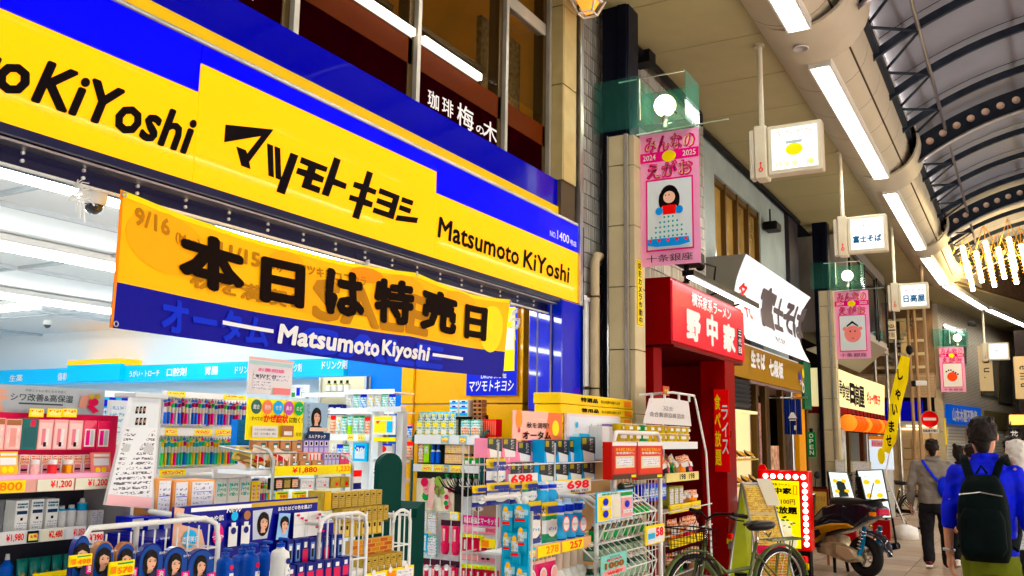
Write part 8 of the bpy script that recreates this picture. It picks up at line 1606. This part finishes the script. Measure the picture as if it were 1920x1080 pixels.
# ---------------------------------------------------------------- bicycles
TYRE = mat('tyre_rubber', (.02, .02, .02), .7, bump=.3, bs=150); RIMM = mat('rim_alloy', (.6, .6, .6), .25, .9); OLV = mat('frame_olive', (.1, .13, .055), .3, coat=.5); DGRN = mat('frame_dark_green', (.0, .12, .08), .3, coat=.5)
def bicycle(loc, rz, col, label, basket=True, steer=0.):
    """heading +x, wheels in the xz plane"""
    t = thing('parked_bicycle', label, 'bicycle', loc, rz); Rw = .33
    def wheel(cx, name):
        q = MB(); q.torus((0, 0, 0), (0, 1, 0), Rw-.02, .02, TYRE, 36, 8); w_ = q.build(name, t); w_.location = (cx, 0, Rw)
        q = MB(); q.torus((0, 0, 0), (0, 1, 0), Rw-.045, .011, RIMM, 36, 6); q.cyl((0, -.05, 0), (0, .05, 0), .018, RIMM, 10); q.build('rim', w_)
        q = MB()
        for k in range(24): a = 2*math.pi*k/24; q.tube([(.015*math.cos(a+1), .03*(-1)**k, .015*math.sin(a+1)), ((Rw-.05)*math.cos(a), 0, (Rw-.05)*math.sin(a))], .0016, RIMM, 4, False)
        tag(q.build('spokes', w_), kind='stuff'); return w_
    wr = wheel(0, 'wheel'); wf = wheel(1.08, 'wheel')
    for cx, a0, a1 in ((0, -10, 170), (1.08, 25, 160)):
        q = MB(); pts = [(cx+(Rw+.025)*math.cos(R(a)), 0, Rw+(Rw+.025)*math.sin(R(a))) for a in range(a0, a1+1, 12)]; q.tube(pts, .028, col, 8, flat=.45); q.build('mudguard', t)
    q = MB(); bb = (.45, 0, .28); st = (.3, 0, .72); hd = (.93, 0, .78); hd2 = (.97, 0, .6)
    q.tube([bb, (.34, 0, .62), st], .016, col, 10); q.tube([bb, (.75, 0, .38), hd2], .024, col, 10); q.tube([(.4, 0, .5), (.7, 0, .48), (.955, 0, .68)], .018, col, 10); q.tube([hd, hd2], .02, col, 10)
    for s_ in (-.055, .055): q.tube([(0, s_, Rw), (.34, s_*.4, .62)], .009, col, 8); q.tube([(0, s_, Rw), bb], .01, col, 8); q.tube([hd2, (1.0, s_*.8, .58), (1.08, s_, Rw)], .011, col, 8); q.tube([(0, s_*1.3, Rw), (-.06, s_*1.3, .72)], .006, col, 6)
    q.build('frame', t)
    q = MB(); q.tube([(.3, 0, .7), (.285, 0, .82)], .013, CHROME, 8); q.build('seat_post', t)
    q = MB(); q.loft([(.27, 0, .82, .1, .05), (.25, 0, .84, .14, .09), (.24, 0, .87, .15, .1), (.24, 0, .9, .13, .085), (.24, 0, .905, .05, .03)], mat('saddle_black', (.015, .015, .018), .35, coat=.3), 18, 2.4)
    q.tube([(.3, 0, .88), (.4, 0, .885), (.45, 0, .875)], [.05, .035, .02], MC['saddle_black'], 10, flat=.6); q.tube([(.16, -.04, .8), (.14, 0, .76), (.16, .04, .8)], .01, CHROME, 6); q.build('saddle', t)
    q = MB()
    for s_ in (-.07, -.025, .025, .07): q.tube([(.18, s_, .73), (-.28, s_*1.2, .73)], .006, col, 6)
    for x in (.15, .0, -.15, -.27): q.tube([(x, -.08, .73), (x, .08, .73)], .006, col, 6)
    for s_ in (-.07, .07): q.tube([(0, s_, Rw), (-.1, s_, .73)], .006, col, 6)
    q.build('rear_rack', t)
    q = MB(); q.tube([hd, (.91, 0, .93)], .013, CHROME, 8); q.tube([(.74, -.28, .98), (.84, -.24, 1.0), (.9, -.08, .99), (.91, 0, .94), (.9, .08, .99), (.84, .24, 1.0), (.74, .28, .98)], .011, BLK, 8)
    for s_ in (-1, 1): q.tube([(.86, s_*.26, 1.0), (.72, s_*.285, .975)], .018, BLK, 8); q.tube([(.87, s_*.2, .98), (.82, s_*.25, .95), (.74, s_*.27, .94)], .006, BLK, 6)
    q.tube([(.9, .1, .98), (1.02, .05, .9), (1.0, 0, .6)], .004, BLK, 5); q.tube([(.9, -.1, .98), (1.03, -.05, .88), (.97, 0, .6)], .004, BLK, 5); q.build('handlebar', t)
    if basket:
        q = MB(); x0, x1, y_, z0, z1 = .98, 1.24, .17, .62, .87
        def bp(x, y, z): return ((x-.0)+.04*(z-z0)*(1 if x > 1.1 else -.2), y*(1+.25*(z-z0)), z)
        for k in range(10):
            y = -y_+2*y_*k/9; q.tube([bp(x0, y, z1), bp(x0, y, z0), bp(x1, y, z0), bp(x1, y, z1)], .0022, BLK, 4)
        for k in range(8):
            x = x0+(x1-x0)*k/7; q.tube([bp(x, -y_, z1), bp(x, -y_, z0), bp(x, y_, z0), bp(x, y_, z1)], .0022, BLK, 4)
        for k in range(6):
            z = z0+(z1-z0)*k/5; q.tube([bp(x0, -y_, z), bp(x1, -y_, z), bp(x1, y_, z), bp(x0, y_, z), bp(x0, -y_, z)], .0025 if k < 5 else .006, BLK, 5)
        q.tube([(1.0, 0, .62), (1.08, .05, Rw)], .006, BLK, 5); q.tube([(1.0, 0, .62), (1.08, -.05, Rw)], .006, BLK, 5); q.build('basket', t)
    q = MB(); q.torus((.45, .05, .28), (0, 1, 0), .085, .008, CHROME, 24, 6); q.tube([(.45, .08, .28), (.52, .09, .14)], .009, CHROME, 6); q.bbox(.48, .57, .08, .16, .12, .15, BLK, .005); q.tube([(.45, -.08, .28), (.38, -.09, .42)], .009, CHROME, 6); q.bbox(.34, .43, -.16, -.08, .41, .44, BLK, .005); q.build('crank', t)
    q = MB(); q.tube([(0, .06, Rw+.03), (.45, .06, .37)], .006, BLK, 5); q.tube([(0, .06, Rw-.03), (.45, .06, .2)], .006, BLK, 5); q.bbox(.03, .42, .055, .075, .3, .36, BLK, .01); q.build('chain', t)
    q = MB(); q.bbox(-.36, -.3, -.03, .03, .5, .56, RINK, .01); q.bbox(-.335, -.325, -.05, .05, .44, .5, YINK, .002); q.build('rear_reflector', t)
    q = MB(); q.tube([(-.02, -.09, .05), (-.02, -.09, .3)], .008, CHROME, 6); q.tube([(-.05, -.14, .01), (-.02, -.09, .06), (-.05, .14, .01), (-.02, .09, .06)], .008, CHROME, 6); q.build('stand', t)
    return t
bx, by_ = -2.07, 8.75; fx_, fy_ = -2.58, 7.8
bicycle((bx, by_, 0), math.atan2(fy_-by_, fx_-bx), OLV, 'olive green town bicycle with a black wire basket parked by the goods racks')
bicycle((-2.55, 18.8, 0), R(118), DGRN, 'dark green bicycle parked beyond the lit menu boards', True)
t2 = bicycle((-2.0, 19.3, 0), R(150), mat('frame_black', (.02, .02, .02), .3, coat=.4), 'black bicycle leaning at the far menu boards', True)
bicycle((-3.0, 11.0, 0), R(75), mat('frame_grey', (.12, .12, .13), .3, coat=.4), 'dark bicycle standing behind the steel framed menu stand', False)
# ---------------------------------------------------------------- scooter, heading -x
sct = thing('parked_scooter', 'black and bronze motor scooter parked across the street edge, rear wheel towards the walkers', 'scooter', PZ(1625, 1083, 0), R(148))
BLKG = mat('scooter_black', (.012, .012, .02), .15, coat=1); BRZG = mat('scooter_bronze', (.5, .3, .07), .3, .4, coat=.5); ENG = mat('engine_alloy', (.55, .48, .34), .4, .45, var=.3, vs=12)
Rs = .25
for cx in (0, 1.27):
    q = MB(); q.torus((0, 0, 0), (0, 1, 0), Rs-.06, .058, TYRE, 36, 10, 1.05); w_ = q.build('wheel', sct); w_.location = (cx, 0, Rs)
    q = MB(); q.torus((0, 0, 0), (0, 1, 0), .14, .018, BLK, 28, 6, 2.2); q.cyl((0, -.05, 0), (0, .05, 0), .045, ENG, 12)
    for k in range(5): a = 2*math.pi*k/5; q.tube([(.03*math.cos(a), 0, .03*math.sin(a)), (.14*math.cos(a), 0, .14*math.sin(a))], [.022, .014], RIMM, 6)
    q.build('rim', w_)
def pris(pts, y0, y1, m, nm, bev=.02):
    q = MB(); n = len(pts); P0_ = [Vector((x, y0, z)) for x, z in pts]; c = sum(P0_, Vector())/n
    ring = lambda y, s_: [Vector((c.x+(p.x-c.x)*s_, y, c.z+(p.z-c.z)*s_)) for p in P0_]
    rs_ = [ring(y0, .86), ring(y0+bev, .97), ring(y0+2*bev, 1), ring(y1-2*bev, 1), ring(y1-bev, .97), ring(y1, .86)]; v = [p for r_ in rs_ for p in r_]
    q.add(v, [(i*n+j, i*n+(j+1) % n, (i+1)*n+(j+1) % n, (i+1)*n+j) for i in range(5) for j in range(n)], m, True)
    for r_, fl in ((rs_[0], 1), (rs_[-1], 0)):
        tri = geo.tessellate_polygon([r_]); q.add(r_, [tuple(t_) for t_ in tri], m, False)
    return q.build(nm, sct)
pris([(-.2, .74), (-.3, .84), (-.1, .9), (.3, .88), (.55, .8), (.75, .62), (.8, .45), (.5, .44), (.1, .56)], -.15, .15, BLKG, 'tail_body')
q = MB(); q.loft([(.1, 0, .84, .36, .13), (.12, 0, .88, .38, .15), (.12, 0, .92, .36, .14), (.12, 0, .935, .28, .09)], mat('scooter_seat', (.012, .012, .012), .45), 20, 2.6); q.build('seat', sct)
for s_ in (-1, 1):
    pris([(.02, .6), (.12, .64), (.35, .62), (.6, .56), (.85, .4), (.95, .3), (.75, .3), (.6, .36), (.45, .5), (.2, .57)], s_*.17-.03, s_*.17+.03, BRZG, 'bronze_panel', .008)
    pris([(.5, .47), (.62, .4), (.7, .38), (.68, .48), (.55, .54)], s_*.195-.02, s_*.195+.02, BLKG, 'side_scoop', .005)
    q = MB(); q.tube([(-.02, s_*.13, .28), (-.08, s_*.14, .42), (-.12, s_*.14, .62)], [.03, .032, .024], mat('spring_blue', (.0, .2, .4), .3, .3), 10)
    for k in range(6): q.torus((-.04-.012*k, s_*.14, .36+.04*k), (-.2, 0, 1), .036, .007, CHROME, 14, 5)
    q.build('shock_absorber', sct)
pris([(-.05, .2), (.05, .32), (.35, .4), (.6, .36), (.62, .26), (.4, .2), (.15, .16)], .05, .15, ENG, 'engine_cover', .012)
pris([(.25, .25), (.3, .45), (.6, .5), (.75, .4), (.7, .22), (.4, .2)], -.1, .1, ENG, 'engine_block', .015)
pris([(.0, .24), (.1, .34), (.3, .36), (.32, .26), (.15, .19)], .14, .175, mat('engine_light', (.7, .62, .45), .3, .4), 'clutch_cover', .006)
q = MB(); q.tube([(.5, -.14, .2), (.2, -.18, .24), (.0, -.2, .32), (-.22, -.22, .38)], [.02, .05, .055, .045], STEEL, 14); q.cyl((-.22, -.22, .38), (-.3, -.225, .4), .04, BLK, 14); q.build('exhaust', sct) if False else q.build('exhaust', sct)
q = MB(); q.tube([(-.05, .0, .55), (-.25, 0, .5), (-.34, 0, .4), (-.36, 0, .28)], [.07, .08, .07, .04], BLKG, 10, flat=.35); q.build('rear_mudguard', sct)
q = MB(); q.bbox(-.31, -.22, -.1, .1, .76, .84, CRIM, .015); q.bbox(-.28, -.2, -.15, -.1, .75, .8, ORG, .01); q.bbox(-.28, -.2, .1, .15, .75, .8, ORG, .01); q.build('tail_lamp', sct)
q = MB(); q.tube([(-.05, -.13, .9), (-.28, -.1, .94), (-.3, 0, .95), (-.28, .1, .94), (-.05, .13, .9)], .013, BLK, 8); q.build('grab_rail', sct)
pris([(.55, .3), (1.0, .26), (1.05, .34), (.6, .38)], -.17, .17, BLKG, 'floor_board'); pris([(1.0, .26), (1.12, .3), (1.08, .75), (1.0, .98), (.93, .95), (.98, .6)], -.2, .2, BLKG, 'front_apron')
pris([(1.1, .5), (1.4, .46), (1.48, .36), (1.4, .5), (1.25, .58), (1.1, .6)], -.07, .07, BRZG, 'front_mudguard')
q = MB(); q.tube([(1.02, 0, .6), (1.27, 0, .25)], .03, STEEL, 8); q.tube([(.86, -.32, 1.02), (.95, -.12, 1.02), (.97, 0, 1.0), (.95, .12, 1.02), (.86, .32, 1.02)], .014, BLK, 8)
for s_ in (-1, 1): q.tube([(.95, s_*.2, 1.03), (1.0, s_*.28, 1.2)], .006, BLK, 6); q.sph((1.0, s_*.3, 1.18), .05, BLK, 12, 8, (.3, 1.3, 1))
q.bbox(.95, 1.06, -.1, .1, .96, 1.08, BLKG, .03); q.build('handlebar', sct)
q = MB(); q.tube([(.45, -.12, .26), (.5, -.24, .02)], .015, BLK, 8); q.tube([(.4, -.1, .2), (.38, -.12, .0)], .02, BLK, 8); q.tube([(.4, .1, .2), (.38, .12, .0)], .02, BLK, 8); q.build('stand', sct)
q = MB(); q.slab([(-.12, .1, .93), (-.02, .1, .95), (.02, .1, 1.2), (-.05, .1, 1.21)], (0, -.02, 0), BLK); q.tube([(-.1, .0, .93), (-.17, 0, 1.14)], .006, BLK, 6); q.build('folded_flap', sct)

# ================================================================== people (seen from behind, walking away)
def cap(q, a, b, ra, rb, m, n=14, sq=1.):
    a, b = Vector(a), Vector(b); d = (b-a); L = d.length; d.normalize(); P = []; rr = []
    for k in range(-3, 1): t = k/3; P.append(a+d*(ra*math.sin(t*math.pi/2))*.95); rr.append(max(.003, ra*math.cos(t*math.pi/2)))
    for k in range(0, 4): t = k/3; P.append(b+d*(rb*math.sin(t*math.pi/2))*.95); rr.append(max(.003, rb*math.cos(t*math.pi/2)))
    q.tube(P, rr, m, n, True, flat=sq)
def fused(q, name, parent, vox=.011, sm=6, wr=0., m=None):
    o = q.build(name, parent); md = o.modifiers.new('fuse', 'REMESH'); md.mode = 'VOXEL'; md.voxel_size = vox; md.use_smooth_shade = True
    s_ = o.modifiers.new('smooth', 'SMOOTH'); s_.iterations = sm; s_.factor = .6
    if wr:
        tx = bpy.data.textures.get('wrinkle') or bpy.data.textures.new('wrinkle', 'CLOUDS'); tx.noise_scale = .09; tx.noise_depth = 2
        d_ = o.modifiers.new('wrinkle', 'DISPLACE'); d_.texture = tx; d_.strength = wr; d_.mid_level = .5; d_.texture_coords = 'LOCAL'
    return o
def person(loc, rz, h, label, shirt, trouser, shoe, hairm, build=1., stride=.12, sleeve='long', hair='short', turn=0., bag=None, group=None, armbend=.1, watch=False, bald=False, lowres=1.):
    """faces +y; h = height in metres"""
    t = thing('person', label, 'person', loc, rz, group); k = h/1.72; w_ = build; V = lambda x, y, z: Vector((x*k, y*k, z*k)); S_ = k
    vx = .011*lowres
    # body: one continuous skin figure (head, neck, arms and hands)
    q = MB(); cap(q, V(0, .0, 1.42), V(0, .015, 1.53), .058*S_, .052*S_, SKIN)
    q.loft([(0, .02*k, z*k, rx*k, ry*k) for z, rx, ry in ((1.49, .045, .05), (1.52, .062, .075), (1.57, .072, .09), (1.62, .078, .098), (1.67, .073, .092), (1.705, .05, .066), (1.718, .015, .02))], SKIN, 20)
    sh = [(s_*.185*w_, 0, 1.375) for s_ in (-1, 1)]; el = []; wrs = []; hd_ = []
    for i, s_ in enumerate((-1, 1)):
        e = (s_*.245*w_, -.04+armbend*.2*i, 1.09); wv = (s_*(.262*w_), .02+armbend*(.5 if i else .3), .85); el.append(e); wrs.append(wv)
        cap(q, V(*sh[i]), V(*e), .043*S_, .037*S_, SKIN); cap(q, V(*e), V(*wv), .037*S_, .025*S_, SKIN)
        cap(q, V(*wv), V(wv[0], wv[1]+.01, wv[2]-.07), .026*S_, .034*S_, SKIN, sq=.6)
    cap(q, V(0, 0, 1.3), V(0, 0, 1.0), .1*S_, .1*S_, SKIN)
    fused(q, 'body', t, vx, 3)
    for i, s_ in enumerate((-1, 1)):
        wv = wrs[i]; q = MB(); 
        for f_, (dy, ln) in enumerate(((.032, .07), (.012, .08), (-.008, .076), (-.027, .06))):
            b0 = V(wv[0], wv[1]+.01+dy, wv[2]-.085); m1 = V(wv[0]-s_*.008, wv[1]+.012+dy, wv[2]-.085-ln*.5); e1 = V(wv[0]-s_*.03, wv[1]+.015+dy, wv[2]-.085-ln*.92); cap(q, b0, m1, .0105*S_, .0095*S_, SKIN, 8); cap(q, m1, e1, .0095*S_, .008*S_, SKIN, 8)
        cap(q, V(wv[0]-s_*.01, wv[1]+.03, wv[2]-.03), V(wv[0]-s_*.02, wv[1]+.062, wv[2]-.07), .014*S_, .011*S_, SKIN, 8); cap(q, V(wv[0]-s_*.02, wv[1]+.062, wv[2]-.07), V(wv[0]-s_*.025, wv[1]+.068, wv[2]-.1), .011*S_, .009*S_, SKIN, 8)
        q.sph(V(wv[0], wv[1]+.01, wv[2]-.055), .036*S_, SKIN, 12, 8, (.5, 1.1, 1.1)); fused(q, 'hand', t, .005, 3)
    # ears, face
    q = MB()
    for s_ in (-1, 1): q.sph(V(s_*.081, .012, 1.6), .024*S_, SKIN, 10, 8, (.4, .75, 1.25))
    q.build('ear', t)
    q = MB(); q.sph(V(0, .122, 1.59), .016*S_, SKIN, 8, 6, (.8, 1.1, 1.4)); q.build('nose', t)
    q = MB()
    for s_ in (-1, 1): q.sph(V(s_*.03, .1, 1.62), .011*S_, WHT, 8, 6); q.sph(V(s_*.03, .109, 1.62), .005*S_, BLK, 8, 6)
    q.build('eye', t); q = MB(); q.sph(V(0, .104, 1.548), .02*S_, mat('lip_tone', (.4, .12, .1), .5), 10, 6, (1.1, .4, .3)); q.build('mouth', t)
    # hair shell
    q = MB()
    if hair == 'short': rr = ((1.575, .078, .085, -.022), (1.62, .085, .1, -.012), (1.67, .083, .101, -.002), (1.71, .064, .082, .004), (1.732, .03, .04, .008))
    elif hair == 'bun': rr = ((1.54, .075, .075, -.03), (1.6, .088, .095, -.02), (1.66, .088, .104, -.004), (1.71, .066, .084, .004), (1.735, .03, .04, .008)); q.sph(V(-.05, -.06, 1.72), .035*S_, hairm, 10, 8)
    else: rr = ((1.56, .076, .082, -.02), (1.62, .083, .098, -.01), (1.67, .08, .098, .0), (1.71, .06, .078, .004), (1.728, .02, .03, .008))
    q.loft([(0, yo*k, z*k, rx*k, ry*k) for z, rx, ry, yo in rr], hairm, 20)
    cap(q, V(0, -.05, 1.53), V(0, -.045, 1.6), .045*S_, .06*S_, hairm)
    random.seed(int(h*1000))
    for kk in range(60):
        a = random.uniform(0, 6.28); z = random.uniform(1.56, 1.72); rr_ = .084*(1-((z-1.62)/.14)**2*.45); q.sph(V(rr_*math.cos(a), -.01+rr_*1.12*math.sin(a)*1 if math.sin(a) < .5 or z > 1.66 else .03, z), .013*S_, hairm, 5, 4)
    fused(q, 'hair', t, .008, 2, .012)
    # shirt: torso and sleeves in one
    q = MB(); W2 = w_
    q.loft([(0, (-.0+yo)*k, z*k, rx*k*W2, ry*k*W2) for z, rx, ry, yo in ((.86, .175, .125, 0), (.93, .178, .13, 0), (1.05, .17, .12, 0), (1.18, .182, .125, -.005), (1.3, .195, .125, -.01), (1.38, .18, .105, -.008), (1.43, .115, .08, 0), (1.465, .068, .065, .005))], shirt, 24, 2.3)
    for i, s_ in enumerate((-1, 1)):
        cap(q, V(*sh[i]), V(*el[i]), .058*S_*w_, .05*S_*w_, shirt)
        if sleeve == 'long': cap(q, V(*el[i]), V(*Vector(el[i]).lerp(Vector(wrs[i]), .93)), .05*S_*w_, .036*S_*w_, shirt)
        elif sleeve == 'rolled': cap(q, V(*el[i]), V(*Vector(el[i]).lerp(Vector(wrs[i]), .22)), .052*S_*w_, .05*S_*w_, shirt)
    q.tube([V(-.06, .04, 1.46), V(-.07, -.02, 1.48), V(0, -.06, 1.49), V(.07, -.02, 1.48), V(.06, .04, 1.46)], .018*S_, shirt, 8)
    fused(q, 'shirt', t, vx, 4, .032)
    # trousers
    q = MB(); q.loft([(0, 0, z*k, rx*k*w_, ry*k*w_) for z, rx, ry in ((.74, .165, .12), (.82, .175, .13), (.9, .168, .12), (.95, .16, .115))], trouser, 22)
    ft = []
    for i, s_ in enumerate((-1, 1)):
        yy_ = stride*s_; hp = V(s_*.092*w_, 0, .8); kn = V(s_*.1*w_, yy_*.45+.02, .46); an = V(s_*.1*w_, yy_-.03*(s_ < 0), .09+(.05 if s_ < 0 else 0)); cap(q, hp, kn, .094*S_*w_, .07*S_*w_, trouser); cap(q, kn, an, .072*S_*w_, .06*S_*w_, trouser); ft.append(an)
    fused(q, 'trousers', t, vx, 4, .03)
    for i, a in enumerate(ft):
        q = MB(); cap(q, (a.x, a.y-.03*k, a.z-.045*k), (a.x, a.y+.13*k, .04*k), .045*S_, .038*S_, shoe, 12, .8); q.bbox(a.x-.045*k, a.x+.045*k, a.y-.07*k, a.y+.17*k, max(0, a.z-.1*k), max(.02, a.z-.07*k), WHT, .01); q.build('shoe', t)
    return t, V, S_, wrs
FWD = R(0)
SHB = mat('shirt_royal_blue', (.0, .03, .55), .6, var=.25, vs=9, bump=.2, bs=40); KHK = mat('trousers_olive', (.11, .13, .03), .8, var=.15, vs=6); GRY = mat('hoodie_grey', (.2, .19, .17), .85, var=.15, vs=8, bump=.3, bs=120); BKT = mat('trousers_black', (.008, .008, .01), .75, var=.3); BPK = mat('backpack_black', (.002, .005, .005), .7, spec=.06, var=.3, bump=.4, bs=140)
t, V, S_, wrs = person((PY(1848, 900, 7.0).x, 7.0, 0), R(-4), 1.8, 'walking man in a royal blue shirt with a black backpack and olive trousers', SHB, KHK, BLK, HAIR, .93, .14, 'rolled', armbend=.02)
q = MB()
q.loft([(0, y*S_, z*S_, rx*S_, ry*S_) for z, rx, ry, y in ((.84, .12, .07, -.2), (.9, .142, .1, -.215), (1.05, .148, .11, -.22), (1.2, .14, .1, -.21), (1.3, .115, .08, -.195), (1.36, .08, .05, -.175))], BPK, 24, 3.2); q.build('backpack', t); 
q = MB(); q.loft([(0, -.31*S_, z*S_, rx*S_, .035*S_) for z, rx in ((.88, .1), (.93, .13), (1.1, .125), (1.16, .1))], BPK, 18, 3); q.tube([V(-.12, -.31, 1.24), V(0, -.325, 1.26), V(.12, -.31, 1.24)], .004, STEEL, 5); q.build('backpack_pocket', t)
q = MB()
for s_ in (-1, 1): q.tube([V(s_*.07, -.17, 1.34), V(s_*.1, -.12, 1.44), V(s_*.115, -.03, 1.475), V(s_*.12, .08, 1.42), V(s_*.14, .13, 1.25), V(s_*.16, .05, 1.0), V(s_*.15, -.14, .92)], .03*S_, BPK, 8, flat=.35)
q.tube([V(-.03, -.18, 1.37), V(0, -.19, 1.42), V(.03, -.18, 1.37)], .008, BPK, 6); q.build('backpack_strap', t)
q = MB(); wv = wrs[0]; q.torus(V(wv[0], wv[1], wv[2]+.02), (.05, .1, 1), .031*S_, .008*S_, STEEL, 18, 6, 1.4); q.build('wrist_watch', t)
t, V, S_, wrs = person((-1.14, 13.5, 0), R(6), 1.68, 'walking man in a grey hooded top with a blue sling bag and black trousers', GRY, BKT, mat('shoe_brownred', (.12, .03, .03), .6), HAIR, 1.18, .1, 'long', armbend=.12)
q = MB(); q.sph(V(.13, -.17, 1.08), .11*S_, mat('sling_blue', (.0, .04, .6), .5, var=.2), 16, 10, (.9, .6, 1.35)); q.build('sling_bag', t); q = MB(); q.tube([V(-.13, -.06, 1.44), V(-.09, -.15, 1.36), V(.0, -.17, 1.22), V(.08, -.17, 1.14)], .022*S_, MC['sling_blue'], 8, flat=.4); q.tube([V(.14, -.24, 1.1), V(.17, -.23, 1.0), V(.1, -.23, .98)], .008, WHT, 5); q.build('bag_strap', t)
q = MB(); q.torus(V(0, -.03, 1.465), (0, -.3, 1), .075*S_, .03*S_, GRY, 20, 8); q.build('hood', t)
t, V, S_, wrs = person((-.84, 13.9, 0), R(0), 1.6, 'woman with dark hair in a bun and dark clothes walking beside the man in grey', mat('jacket_dark_navy', (.01, .012, .03), .7, var=.3), BKT, WHT, HAIR, .9, .12, 'long', 'bun')
t, V, S_, wrs = person((PY(1908, 850, 8.2).x, 8.2, 0), R(8), 1.66, 'white haired man in a pale checked shirt at the right edge', prt('checked_shirt', (.62, .66, .68), (.3, .4, .45), 40, 40, .5, .7), BKT, BLK, mat('white_hair', (.62, .6, .56), .7, bump=.5, bs=60), 1.0, .1, 'long', 'thin')
t, V, S_, wrs = person((PY(1899, 840, 10.2).x, 10.2, 0), R(0), 1.7, 'dark haired walker almost hidden behind the white haired man', mat('jacket_charcoal', (.03, .03, .035), .7, var=.2), BKT, BLK, HAIR, 1.0, .1, 'long', 'short')
t, V, S_, wrs = person((PY(1822, 840, 11.5).x, 11.5, 0), R(35), 1.62, 'walker mostly hidden behind the man in the blue shirt', mat('coat_brown', (.1, .06, .04), .7, var=.2), BKT, BLK, HAIR, .95, .1, 'long', 'short')
